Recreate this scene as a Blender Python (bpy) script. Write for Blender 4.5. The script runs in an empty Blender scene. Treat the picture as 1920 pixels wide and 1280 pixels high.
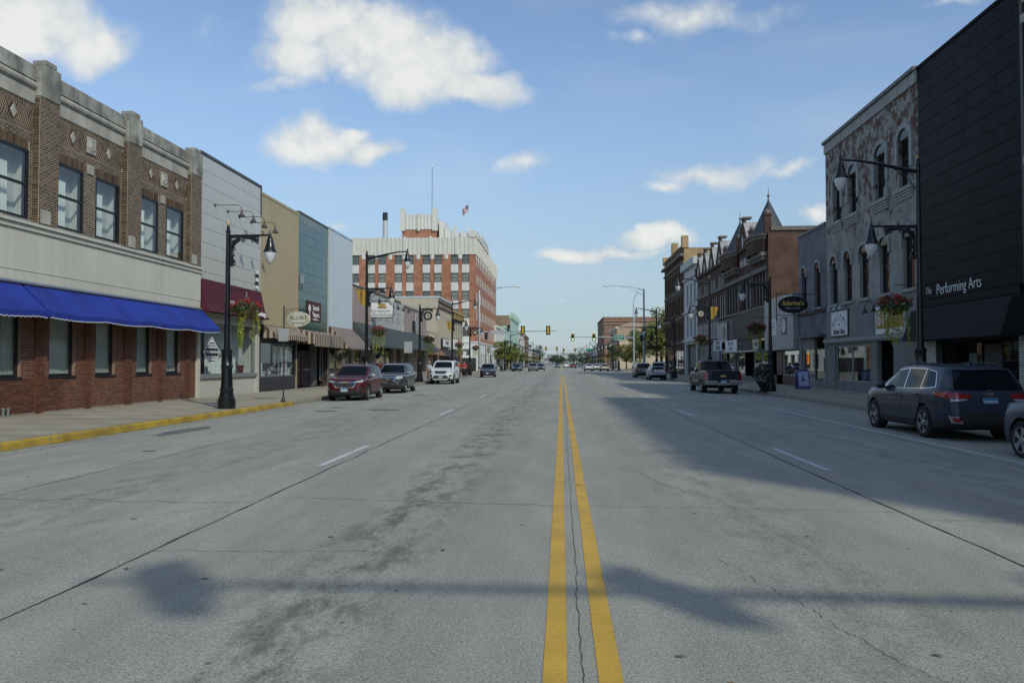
import bpy, bmesh, math, random
from mathutils import Vector, Matrix
from mathutils.bvhtree import BVHTree
S = bpy.context.scene
C = S.collection
R = math.radians
rnd = random.Random(7)

# ------------------------------------------------------------ camera
cam_d = bpy.data.cameras.new('camera')
cam = bpy.data.objects.new('camera', cam_d)
C.objects.link(cam)
cam.location = (0, 0, 1.65)
cam.rotation_euler = (R(90 + 1.577), 0, R(3.67))
cam_d.sensor_width = 36.0
cam_d.lens = 36.0 * 1450 / 1920
cam_d.clip_start = 0.1
cam_d.clip_end = 6000
S.camera = cam
S.view_settings.view_transform = 'Standard'
S.view_settings.look = 'None'
S.view_settings.exposure = 0.22
S.view_settings.gamma = 1.0
S.view_settings.use_curve_mapping = False
S.render.engine = 'CYCLES'
S.cycles.max_bounces = 5
S.cycles.diffuse_bounces = 2
S.cycles.glossy_bounces = 3
S.cycles.transparent_max_bounces = 8
S.cycles.caustics_reflective = False
S.cycles.caustics_refractive = False
S.cycles.use_denoising = True

# ------------------------------------------------------------ sun and sky
SUN_EL = 38.0
SUN_AZ = (0.604, -0.797)                      # ground direction towards the sun
ce, se = math.cos(R(SUN_EL)), math.sin(R(SUN_EL))
sund = Vector((SUN_AZ[0] * ce, SUN_AZ[1] * ce, se))
sl = bpy.data.lights.new('sun', 'SUN')
sl.energy = 1.85
sl.angle = R(1.3)
sl.color = (1.0, 0.975, 0.82)
so = bpy.data.objects.new('sun', sl)
C.objects.link(so)
so.rotation_euler = sund.to_track_quat('Z', 'Y').to_euler()
so.location = (60, -80, 90)

W = bpy.data.worlds.new('World')
S.world = W
W.use_nodes = True
nt = W.node_tree
nt.nodes.clear()


def wn(t, **k):
    n = nt.nodes.new(t)
    for a, b in k.items():
        setattr(n, a, b)
    return n


def wl(a, b):
    nt.links.new(a, b)


def wmath(op, a, b=None, c=None):
    n = wn('ShaderNodeMath', operation=op)
    for i, x in enumerate((a, b, c)):
        if x is None:
            continue
        if isinstance(x, (int, float)):
            n.inputs[i].default_value = x
        else:
            wl(x, n.inputs[i])
    return n.outputs[0]


sky = wn('ShaderNodeTexSky', sky_type='NISHITA', sun_disc=False)
sky.sun_elevation = R(SUN_EL)
sky.sun_rotation = math.atan2(SUN_AZ[0], SUN_AZ[1])
sky.altitude = 200
sky.air_density = 1.0
sky.dust_density = 0.6
sky.ozone_density = 1.6
bg_sky = wn('ShaderNodeBackground')
bg_sky.inputs['Strength'].default_value = 0.136
SKYCOL = None
tc = wn('ShaderNodeTexCoord')
sep = wn('ShaderNodeSeparateXYZ')
wl(tc.outputs['Generated'], sep.inputs[0])
dx, dy, dz = sep.outputs
# the air low over the horizon is a paler, cleaner blue than the model's
hz = wn('ShaderNodeMapRange', interpolation_type='SMOOTHSTEP')
hz.inputs['From Min'].default_value = 0.0
hz.inputs['From Max'].default_value = 0.42
hz.inputs['To Min'].default_value = 0.80
hz.inputs['To Max'].default_value = 0.0
wl(dz, hz.inputs['Value'])
hm = wn('ShaderNodeMix', data_type='RGBA')
hm.inputs['B'].default_value = (1.95, 2.58, 3.10, 1)
tint = wn('ShaderNodeVectorMath', operation='MULTIPLY')
wl(sky.outputs[0], tint.inputs[0]); tint.inputs[1].default_value = (0.99, 1.02, 1.045)
wl(hz.outputs['Result'], hm.inputs['Factor']); wl(tint.outputs[0], hm.inputs['A'])
wl(hm.outputs['Result'], bg_sky.inputs['Color'])
# clouds seen down the street: (tan azimuth, tan elevation) of each puff, its half sizes and weight
ydiv = wmath('MAXIMUM', dy, 0.05)
cu = wmath('DIVIDE', dx, ydiv)
cv = wmath('DIVIDE', dz, ydiv)
uv = wn('ShaderNodeCombineXYZ')
wl(cu, uv.inputs[0]); wl(cv, uv.inputs[1])
wn1 = wn('ShaderNodeTexNoise')
wn1.inputs['Scale'].default_value = 9.0
wn1.inputs['Detail'].default_value = 5.0
wl(uv.outputs[0], wn1.inputs['Vector'])
dsub = wn('ShaderNodeVectorMath', operation='SUBTRACT')
wl(wn1.outputs['Color'], dsub.inputs[0]); dsub.inputs[1].default_value = (.5, .5, .5)
dscl = wn('ShaderNodeVectorMath', operation='SCALE')
wl(dsub.outputs[0], dscl.inputs[0]); dscl.inputs['Scale'].default_value = 0.085
dadd = wn('ShaderNodeVectorMath', operation='ADD')
wl(uv.outputs[0], dadd.inputs[0]); wl(dscl.outputs[0], dadd.inputs[1])
puffs = [(-0.3206, 0.4582, 0.0828, 0.0446, 1.0), (-0.2555, 0.4277, 0.1069, 0.0536, 1.0), (-0.184, 0.3973, 0.0988, 0.0533, 1.0), (-0.1097, 0.3651, 0.063, 0.0254, 0.9), (-0.3492, 0.4087, 0.0614, 0.0445, 0.75), (-0.3743, 0.3662, 0.0543, 0.0172, 0.45), (-0.7213, 0.4661, 0.1133, 0.0575, 1.0), (-0.6413, 0.4345, 0.0787, 0.0425, 0.85), (-0.6755, 0.4501, 0.0902, 0.044, 0.9), (-0.3194, 0.2935, 0.0824, 0.0271, 0.85), (-0.2548, 0.2852, 0.0534, 0.0199, 0.75), (-0.28, 0.307, 0.0286, 0.0142, 0.8), (-0.0537, 0.2515, 0.0417, 0.0196, 0.5), (0.1896, 0.2462, 0.0738, 0.0206, 0.6), (0.1353, 0.2346, 0.0339, 0.011, 0.5), (0.2901, 0.2405, 0.0365, 0.0089, 0.35), (0.0154, 0.1358, 0.0494, 0.0145, 0.9), (0.1214, 0.161, 0.0508, 0.0193, 0.7), (0.0668, 0.1388, 0.0613, 0.011, 0.5), (0.1638, 0.4513, 0.1483, 0.0293, 0.42), (0.0884, 0.4164, 0.0479, 0.0126, 0.35), (0.3161, 0.1862, 0.0265, 0.0122, 0.6), (-0.4777, 0.4555, 0.0405, 0.0276, 0.26), (0.4938, 0.456, 0.052, 0.0096, 0.35), (-0.2863, 0.1688, 0.0321, 0.0092, 0.4), (-0.0019, 0.0827, 0.0753, 0.0062, 0.25), (-0.5254, 0.4241, 0.0444, 0.016, 0.12)]
acc = None
for (u0, v0, ru, rv, wgt) in puffs:
    a = wn('ShaderNodeVectorMath', operation='SUBTRACT')
    wl(dadd.outputs[0], a.inputs[0]); a.inputs[1].default_value = (u0, v0, 0)
    m = wn('ShaderNodeVectorMath', operation='MULTIPLY')
    wl(a.outputs[0], m.inputs[0]); m.inputs[1].default_value = (1 / ru, 1 / rv, 0)
    ln = wn('ShaderNodeVectorMath', operation='LENGTH')
    wl(m.outputs[0], ln.inputs[0])
    v = wmath('MULTIPLY', wmath('SUBTRACT', 1.32, ln.outputs['Value']), wgt)
    acc = v if acc is None else wmath('MAXIMUM', acc, v)
front = wmath('GREATER_THAN', dy, 0.06)
acc = wmath('MULTIPLY', wmath('MAXIMUM', acc, 0.0), front)
# the rest of the sky carries the same scattered fair weather clouds
zd = wmath('MAXIMUM', dz, 0.03)
pl = wn('ShaderNodeCombineXYZ')
wl(wmath('DIVIDE', dx, zd), pl.inputs[0]); wl(wmath('DIVIDE', dy, zd), pl.inputs[1])
pn = wn('ShaderNodeTexNoise')
pn.inputs['Scale'].default_value = 1.1
pn.inputs['Detail'].default_value = 6.0
wl(pl.outputs[0], pn.inputs['Vector'])
rest = wmath('MULTIPLY', wmath('SUBTRACT', pn.outputs['Fac'], 0.55), 5.0)
away = wmath('LESS_THAN', wmath('SUBTRACT', wmath('MULTIPLY', dy, 0.75), wmath('ABSOLUTE', dx)), 0.0)
high = wmath('GREATER_THAN', dz, wmath('MULTIPLY', dy, 0.62))
rest = wmath('MULTIPLY', rest, wmath('MAXIMUM', away, high))
acc = wmath('MAXIMUM', acc, rest)


def fluff(off):
    va = wn('ShaderNodeVectorMath', operation='ADD'); wl(tc.outputs['Generated'], va.inputs[0]); va.inputs[1].default_value = off
    o = None
    for sc, amp in ((9.0, 1.0), (24.0, .5)):
        k = wn('ShaderNodeTexNoise'); k.inputs['Scale'].default_value = sc; k.inputs['Detail'].default_value = 9.0; k.inputs['Roughness'].default_value = .58
        wl(va.outputs[0], k.inputs['Vector'])
        v = wmath('MULTIPLY', wmath('SUBTRACT', k.outputs['Fac'], .47), amp)
        o = v if o is None else wmath('ADD', o, v)
    return o


fl0 = fluff((0, 0, 0))
fl1 = fluff((.010, -.004, .016))          # the same texture a little nearer the sun: the slope that is lit
den = wmath('ADD', acc, fl0)
mr = wn('ShaderNodeMapRange', interpolation_type='SMOOTHSTEP')
mr.inputs['From Min'].default_value = 0.12
mr.inputs['From Max'].default_value = 0.74
mr.inputs['To Max'].default_value = 0.93
wl(den, mr.inputs['Value'])
hasc = wmath('GREATER_THAN', acc, 0.0)
soft = wmath('MINIMUM', wmath('MULTIPLY', acc, 4.0), 1.0)
cfac = wmath('MULTIPLY', mr.outputs['Result'], wmath('MAXIMUM', soft, 0.0))
# thin high veil
vn = wn('ShaderNodeTexNoise')
vn.inputs['Scale'].default_value = 3.0
vn.inputs['Detail'].default_value = 5.0
vm = wn('ShaderNodeMapping')
vm.inputs['Scale'].default_value = (1.0, 1.0, 4.0)
wl(tc.outputs['Generated'], vm.inputs[0]); wl(vm.outputs[0], vn.inputs['Vector'])
veil = wmath('MULTIPLY', wmath('MAXIMUM', wmath('SUBTRACT', vn.outputs['Fac'], 0.48), 0.0), 0.7)
cfac = wmath('MAXIMUM', cfac, veil)
ccol = wn('ShaderNodeMix', data_type='RGBA')
ccol.inputs['A'].default_value = (0.62, 0.71, 0.75, 1)
ccol.inputs['B'].default_value = (1.0, 1.0, 0.96, 1)
mr2 = wn('ShaderNodeMapRange', interpolation_type='SMOOTHSTEP')
mr2.inputs['From Min'].default_value = 0.25
mr2.inputs['From Max'].default_value = 1.15
wl(den, mr2.inputs['Value'])
lit = wmath('ADD', wmath('MULTIPLY', mr2.outputs['Result'], 0.62), wmath('MULTIPLY', wmath('SUBTRACT', fl0, fl1), 2.0))
ccl = wn('ShaderNodeClamp'); wl(wmath('ADD', lit, 0.36), ccl.inputs['Value'])
wl(ccl.outputs[0], ccol.inputs['Factor'])
bg_c = wn('ShaderNodeBackground')
bg_c.inputs['Strength'].default_value = 0.74
wl(ccol.outputs['Result'], bg_c.inputs['Color'])
mx = wn('ShaderNodeMixShader')
wl(cfac, mx.inputs[0]); wl(bg_sky.outputs[0], mx.inputs[1]); wl(bg_c.outputs[0], mx.inputs[2])
wo = wn('ShaderNodeOutputWorld')
wl(mx.outputs[0], wo.inputs['Surface'])


# ------------------------------------------------------------ helpers
def tag(o, label=None, cat=None, group=None, kind=None):
    if label: o['label'] = label
    if cat: o['category'] = cat
    if group: o['group'] = group
    if kind: o['kind'] = kind
    return o


def thing(name, label, cat, loc=(0, 0, 0), rz=0.0, group=None):
    o = bpy.data.objects.new(name, None)
    o.empty_display_size = 0.2
    C.objects.link(o)
    o.location = loc
    o.rotation_euler = (0, 0, rz)
    return tag(o, label, cat, group)


def par(o, p):
    """child whose mesh is already in world coordinates"""
    o.parent = p
    o.matrix_parent_inverse = Matrix.Translation(p.location).inverted()
    return o


class MB:
    def __init__(s):
        s.v, s.f, s.mi, s.m = [], [], [], 0

    def add(s, vs, fs):
        n = len(s.v)
        s.v += [tuple(p) for p in vs]
        for f in fs:
            s.f.append([i + n for i in f]); s.mi.append(s.m)
        return s

    def quad(s, a, b, c, d):
        return s.add([a, b, c, d], [(0, 1, 2, 3)])

    def box(s, x0, x1, y0, y1, z0, z1):
        v = [(x, y, z) for z in (z0, z1) for y in (y0, y1) for x in (x0, x1)]
        return s.add(v, [(0, 2, 3, 1), (4, 5, 7, 6), (0, 1, 5, 4), (2, 6, 7, 3), (0, 4, 6, 2), (1, 3, 7, 5)])

    def hexa(s, a, b):
        """solid between two quads a (4 pts) and b (4 pts)"""
        return s.add(list(a) + list(b), [(3, 2, 1, 0), (4, 5, 6, 7), (0, 1, 5, 4), (1, 2, 6, 5), (2, 3, 7, 6), (3, 0, 4, 7)])

    def prism(s, pts, d):
        """polygon pts (3d) extruded by vector d"""
        n = len(pts)
        q = [tuple(Vector(p) + Vector(d)) for p in pts]
        fs = [tuple(range(n))[::-1], tuple(range(n, 2 * n))]
        fs += [(i, (i + 1) % n, n + (i + 1) % n, n + i) for i in range(n)]
        return s.add(list(pts) + q, fs)

    def tube(s, pts, r, n=8, r1=None, caps=True):
        P = [Vector(p) for p in pts]
        vs, fs = [], []
        up = None
        for i, p in enumerate(P):
            t = (P[min(i + 1, len(P) - 1)] - P[max(i - 1, 0)]).normalized()
            if up is None:
                up = Vector((0, 0, 1)) if abs(t.z) < .9 else Vector((1, 0, 0))
            sx = t.cross(up)
            if sx.length < 1e-5:
                sx = t.cross(Vector((0, 1, 0.3)))
            sx.normalize()
            up = sx.cross(t).normalized()
            rr = r if r1 is None else r + (r1 - r) * i / (len(P) - 1)
            if isinstance(r, (list, tuple)): rr = r[i]
            for k in range(n):
                a = 2 * math.pi * k / n
                vs.append(tuple(p + sx * math.cos(a) * rr + up * math.sin(a) * rr))
        for i in range(len(P) - 1):
            for k in range(n):
                a, b = i * n + k, i * n + (k + 1) % n
                fs.append((a, b, b + n, a + n))
        if caps:
            fs.append(tuple(range(n))[::-1]); fs.append(tuple(range((len(P) - 1) * n, len(P) * n)))
        return s.add(vs, fs)

    def lathe(s, prof, n=16, c=(0, 0, 0), axis='Z', closed=False):
        vs, fs = [], []
        for (r, z) in prof:
            for k in range(n):
                a = 2 * math.pi * k / n
                p = (r * math.cos(a), r * math.sin(a), z)
                if axis == 'X': p = (p[2], p[0], p[1])
                if axis == 'Y': p = (p[1], p[2], p[0])
                vs.append((p[0] + c[0], p[1] + c[1], p[2] + c[2]))
        m = len(prof)
        for i in range(m - 1):
            for k in range(n):
                a, b = i * n + k, i * n + (k + 1) % n
                fs.append((a, b, b + n, a + n))
        if closed:
            i = m - 1
            for k in range(n):
                a, b = i * n + k, i * n + (k + 1) % n
                fs.append((a, b, (k + 1) % n, k))
        else:
            fs.append(tuple(range(n))[::-1]); fs.append(tuple(range((m - 1) * n, m * n)))
        return s.add(vs, fs)

    def mesh(s, name, mats, smooth=None, fix=False):
        me = bpy.data.meshes.new(name)
        me.from_pydata(s.v, [], s.f)
        if not isinstance(mats, (list, tuple)): mats = [mats]
        for m in mats: me.materials.append(m)
        if len(mats) > 1: me.polygons.foreach_set('material_index', s.mi)
        if fix:
            bm = bmesh.new(); bm.from_mesh(me)
            bmesh.ops.remove_doubles(bm, verts=bm.verts, dist=1e-5)
            bmesh.ops.recalc_face_normals(bm, faces=bm.faces)
            bm.to_mesh(me); bm.free()
        if smooth is not None:
            me.polygons.foreach_set('use_smooth', [True] * len(me.polygons))
            me.set_sharp_from_angle(angle=R(smooth))
        me.update()
        return me

    def obj(s, name, mats, parent=None, smooth=None, world=False, fix=False, bevel=0):
        o = bpy.data.objects.new(name, s.mesh(name, mats, smooth, fix))
        C.objects.link(o)
        if bevel:
            b = o.modifiers.new('bevel', 'BEVEL'); b.width = bevel; b.segments = 2; b.limit_method = 'ANGLE'
        if parent is not None:
            if world: par(o, parent)
            else: o.parent = parent
        return o


def copy_tree(o, parent=None):
    c = o.copy(); C.objects.link(c)
    if parent is not None:
        c.parent = parent
    for ch in list(o.children): copy_tree(ch, c)
    return c


def inst(name, me, parent, loc=(0, 0, 0), rot=(0, 0, 0), scale=(1, 1, 1), world=False):
    o = bpy.data.objects.new(name, me); C.objects.link(o)
    o.location = loc; o.rotation_euler = rot; o.scale = scale
    if parent is not None:
        o.parent = parent
        if world: o.matrix_parent_inverse = Matrix.Translation(parent.location).inverted()
    return o


# ------------------------------------------------------------ materials
_mc = {}


def mat(name, col, rough=0.7, metal=0.0, var=0.15, vs=3.0, bump=0.0, bs=40.0, spec=0.5, fine=0.0, island=0.0,
        streak=0.0, wear=None, coat=0.0, emit=None, est=1.0, objvar=0.0):
    if name in _mc: return _mc[name]
    m = bpy.data.materials.new(name); m.use_nodes = True
    n, l = m.node_tree.nodes, m.node_tree.links
    b = n['Principled BSDF']
    b.inputs['Roughness'].default_value = rough
    b.inputs['Metallic'].default_value = metal
    b.inputs['Specular IOR Level'].default_value = spec
    b.inputs['Coat Weight'].default_value = coat
    b.inputs['Coat Roughness'].default_value = 0.04
    t = n.new('ShaderNodeTexCoord')
    out = None

    def mul(prev, fac_socket, lo, hi):
        r = n.new('ShaderNodeMapRange')
        l.new(fac_socket, r.inputs['Value'])
        r.inputs['To Min'].default_value = lo; r.inputs['To Max'].default_value = hi
        if prev is None: return r.outputs['Result']
        q = n.new('ShaderNodeMath'); q.operation = 'MULTIPLY'
        l.new(prev, q.inputs[0]); l.new(r.outputs['Result'], q.inputs[1])
        return q.outputs[0]
    if var:
        a = n.new('ShaderNodeTexNoise'); a.inputs['Scale'].default_value = vs; a.inputs['Detail'].default_value = 5
        l.new(t.outputs['Object'], a.inputs['Vector'])
        r = n.new('ShaderNodeMapRange'); r.inputs['From Min'].default_value = .3; r.inputs['From Max'].default_value = .7
        l.new(a.outputs['Fac'], r.inputs['Value'])
        r.inputs['To Min'].default_value = 1 - var; r.inputs['To Max'].default_value = 1 + var
        out = r.outputs['Result']
    if fine:
        a = n.new('ShaderNodeTexNoise'); a.inputs['Scale'].default_value = vs * 14; a.inputs['Detail'].default_value = 3
        l.new(t.outputs['Object'], a.inputs['Vector'])
        out = mul(out, a.outputs['Fac'], 1 - fine, 1 + fine)
    if streak:
        mp = n.new('ShaderNodeMapping'); mp.inputs['Scale'].default_value = (2.2, 2.2, .12)
        l.new(t.outputs['Object'], mp.inputs[0])
        a = n.new('ShaderNodeTexNoise'); a.inputs['Scale'].default_value = 2.0; a.inputs['Detail'].default_value = 6
        l.new(mp.outputs[0], a.inputs['Vector'])
        out = mul(out, a.outputs['Fac'], 1 - streak, 1 + streak)
    if island:
        g = n.new('ShaderNodeNewGeometry')
        out = mul(out, g.outputs['Random Per Island'], 1 - island, 1 + island)
    if objvar:
        g = n.new('ShaderNodeObjectInfo')
        out = mul(out, g.outputs['Random'], 1 - objvar, 1 + objvar)
    if out is not None:
        v = n.new('ShaderNodeVectorMath'); v.operation = 'SCALE'
        v.inputs[0].default_value = col
        l.new(out, v.inputs['Scale']); l.new(v.outputs[0], b.inputs['Base Color'])
        if wear:
            a = n.new('ShaderNodeTexNoise'); a.inputs['Scale'].default_value = wear[1]; a.inputs['Detail'].default_value = 9; a.inputs['Roughness'].default_value = .75
            l.new(t.outputs['Object'], a.inputs['Vector'])
            r = n.new('ShaderNodeMapRange'); r.inputs['From Min'].default_value = wear[2]; r.inputs['From Max'].default_value = wear[2] + .05; l.new(a.outputs['Fac'], r.inputs['Value'])
            px = n.new('ShaderNodeMix'); px.data_type = 'RGBA'; px.inputs['B'].default_value = (*wear[0], 1)
            l.new(r.outputs['Result'], px.inputs['Factor']); l.new(v.outputs[0], px.inputs['A']); l.new(px.outputs['Result'], b.inputs['Base Color'])
    else:
        b.inputs['Base Color'].default_value = (*col, 1)
    if bump:
        a = n.new('ShaderNodeTexNoise'); a.inputs['Scale'].default_value = bs; a.inputs['Detail'].default_value = 4
        l.new(t.outputs['Object'], a.inputs['Vector'])
        bp = n.new('ShaderNodeBump'); bp.inputs['Strength'].default_value = bump; bp.inputs['Distance'].default_value = .02
        l.new(a.outputs['Fac'], bp.inputs['Height']); l.new(bp.outputs[0], b.inputs['Normal'])
    if emit:
        b.inputs['Emission Color'].default_value = (*emit, 1); b.inputs['Emission Strength'].default_value = est
    _mc[name] = m
    return m


def brick_mat(name, c1, c2, mortar, bw=.21, bh=.075, rough=.85, msize=.012, peel=None):
    """far brickwork: bricks laid along x+y and z"""
    if name in _mc: return _mc[name]
    m = bpy.data.materials.new(name); m.use_nodes = True
    n, l = m.node_tree.nodes, m.node_tree.links
    b = n['Principled BSDF']; b.inputs['Roughness'].default_value = rough
    b.inputs['Specular IOR Level'].default_value = .25
    t = n.new('ShaderNodeTexCoord'); s = n.new('ShaderNodeSeparateXYZ'); l.new(t.outputs['Object'], s.inputs[0])
    ad = n.new('ShaderNodeMath'); ad.operation = 'ADD'; l.new(s.outputs[0], ad.inputs[0]); l.new(s.outputs[1], ad.inputs[1])
    cb = n.new('ShaderNodeCombineXYZ'); l.new(ad.outputs[0], cb.inputs[0]); l.new(s.outputs[2], cb.inputs[1])
    k = n.new('ShaderNodeTexBrick'); l.new(cb.outputs[0], k.inputs['Vector'])
    k.inputs['Scale'].default_value = 1; k.inputs['Brick Width'].default_value = bw; k.inputs['Row Height'].default_value = bh
    k.inputs['Mortar Size'].default_value = msize; k.inputs['Mortar Smooth'].default_value = .3
    k.inputs['Color1'].default_value = (*c1, 1); k.inputs['Color2'].default_value = (*c2, 1); k.inputs['Mortar'].default_value = (*mortar, 1)
    a = n.new('ShaderNodeTexNoise'); a.inputs['Scale'].default_value = .9; a.inputs['Detail'].default_value = 7
    l.new(t.outputs['Object'], a.inputs['Vector'])
    r = n.new('ShaderNodeMapRange'); r.inputs['From Min'].default_value = .3; r.inputs['From Max'].default_value = .7
    r.inputs['To Min'].default_value = .72; r.inputs['To Max'].default_value = 1.25; l.new(a.outputs['Fac'], r.inputs['Value'])
    v = n.new('ShaderNodeVectorMath'); v.operation = 'SCALE'; l.new(k.outputs['Color'], v.inputs[0]); l.new(r.outputs['Result'], v.inputs['Scale'])
    last = v.outputs[0]
    if peel:
        pc, lo, hi, zlo, zhi = peel            # paint that has flaked off with height
        a2 = n.new('ShaderNodeTexNoise'); a2.inputs['Scale'].default_value = 1.9; a2.inputs['Detail'].default_value = 9; a2.inputs['Roughness'].default_value = .72
        l.new(t.outputs['Object'], a2.inputs['Vector'])
        hz = n.new('ShaderNodeMapRange'); l.new(s.outputs[2], hz.inputs['Value'])
        hz.inputs['From Min'].default_value = zlo; hz.inputs['From Max'].default_value = zhi
        hz.inputs['To Min'].default_value = -.10; hz.inputs['To Max'].default_value = .075
        sm = n.new('ShaderNodeMath'); sm.operation = 'ADD'; l.new(a2.outputs['Fac'], sm.inputs[0]); l.new(hz.outputs['Result'], sm.inputs[1])
        st = n.new('ShaderNodeMapRange'); l.new(sm.outputs[0], st.inputs['Value'])
        st.inputs['From Min'].default_value = lo; st.inputs['From Max'].default_value = hi
        px = n.new('ShaderNodeMix'); px.data_type = 'RGBA'
        l.new(st.outputs['Result'], px.inputs['Factor'])
        pv = n.new('ShaderNodeVectorMath'); pv.operation = 'SCALE'; pv.inputs[0].default_value = pc; l.new(r.outputs['Result'], pv.inputs['Scale'])
        l.new(pv.outputs[0], px.inputs['A']); l.new(last, px.inputs['B'])
        last = px.outputs['Result']
    l.new(last, b.inputs['Base Color'])
    bp = n.new('ShaderNodeBump'); bp.inputs['Strength'].default_value = .5; bp.inputs['Distance'].default_value = .01
    iv = n.new('ShaderNodeMath'); iv.operation = 'SUBTRACT'; iv.inputs[0].default_value = 1; l.new(k.outputs['Fac'], iv.inputs[1])
    l.new(iv.outputs[0], bp.inputs['Height']); l.new(bp.outputs[0], b.inputs['Normal'])
    _mc[name] = m
    return m


def glass_mat(name, tint=(.84, .89, .88), ior=1.55, extra=.05):
    if name in _mc: return _mc[name]
    m = bpy.data.materials.new(name); m.use_nodes = True
    n, l = m.node_tree.nodes, m.node_tree.links
    n.remove(n['Principled BSDF'])
    tr = n.new('ShaderNodeBsdfTransparent'); tr.inputs[0].default_value = (*tint, 1)
    gl = n.new('ShaderNodeBsdfGlossy'); gl.inputs['Roughness'].default_value = .015; gl.inputs[0].default_value = (.95, .97, 1, 1)
    lw = n.new('ShaderNodeLayerWeight'); lw.inputs['Blend'].default_value = .5
    pw = n.new('ShaderNodeMath'); pw.operation = 'POWER'; pw.inputs[1].default_value = 4.5; l.new(lw.outputs['Facing'], pw.inputs[0])
    ad = n.new('ShaderNodeMath'); ad.operation = 'MULTIPLY_ADD'; ad.inputs[1].default_value = .9; ad.inputs[2].default_value = ((ior - 1) / (ior + 1)) ** 2 + extra; ad.use_clamp = True
    l.new(pw.outputs[0], ad.inputs[0])
    mx = n.new('ShaderNodeMixShader'); l.new(ad.outputs[0], mx.inputs[0]); l.new(tr.outputs[0], mx.inputs[1]); l.new(gl.outputs[0], mx.inputs[2])
    l.new(mx.outputs[0], n['Material Output'].inputs[0])
    _mc[name] = m
    return m


GLASS = glass_mat('window_glass')
GLASS_DK = mat('dark_glass', (.012, .014, .016), rough=.04, var=0, spec=.35)
GLASS_MID = mat('office_glass', (.10, .125, .12), rough=.04, var=.25, vs=.6, spec=.8)
BLACK = mat('black_enamel', (.008, .009, .011), rough=.28, var=.2, vs=8)
BLACKM = mat('black_metal', (.012, .013, .015), rough=.45, var=.2, vs=8)
GOLD = mat('gold_paint', (.45, .28, .06), rough=.35, metal=.7, var=.1)
ALU = mat('aluminium', (.45, .47, .48), rough=.4, metal=.8, var=.1)
GALV = mat('galvanised_steel', (.36, .40, .42), rough=.5, metal=.45, var=.12)
WHITE = mat('white_paint', (.74, .74, .72), rough=.55, var=.06, streak=.06)
ROOF = mat('roof_felt', (.10, .10, .10), rough=.9)
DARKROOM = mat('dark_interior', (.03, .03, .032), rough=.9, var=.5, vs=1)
PLASTER = mat('interior_plaster', (.62, .63, .61), rough=.9, var=.1)


def text_obj(name, c):
    c.resolution_u = 3
    t = bpy.data.objects.new(name, c); C.objects.link(t)
    me = bpy.data.meshes.new_from_object(t.evaluated_get(bpy.context.evaluated_depsgraph_get()))
    bpy.data.objects.remove(t)
    o = bpy.data.objects.new(name, me); C.objects.link(o)
    return o


def text(body, size, m, parent, loc, rot, ext=.006, align='CENTER', shear=0, sx=1.0, name='lettering', bold=0, space=1):
    c = bpy.data.curves.new(name, 'FONT')
    c.body = body; c.size = size; c.extrude = ext; c.align_x = align; c.align_y = 'CENTER'
    c.shear = shear; c.offset = bold; c.space_line = space
    c.materials.append(m)
    o = text_obj(name, c)
    o.location = loc; o.rotation_euler = rot; o.scale = (sx, 1, 1)
    if parent is not None:
        par(o, parent)
    return o


FACE_CAM = (R(90), 0, 0)          # readable from the -Y side
FACE_L = (R(90), 0, R(90))        # on a left-hand facade, looking out over the street
FACE_R = (R(90), 0, R(-90))


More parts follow.
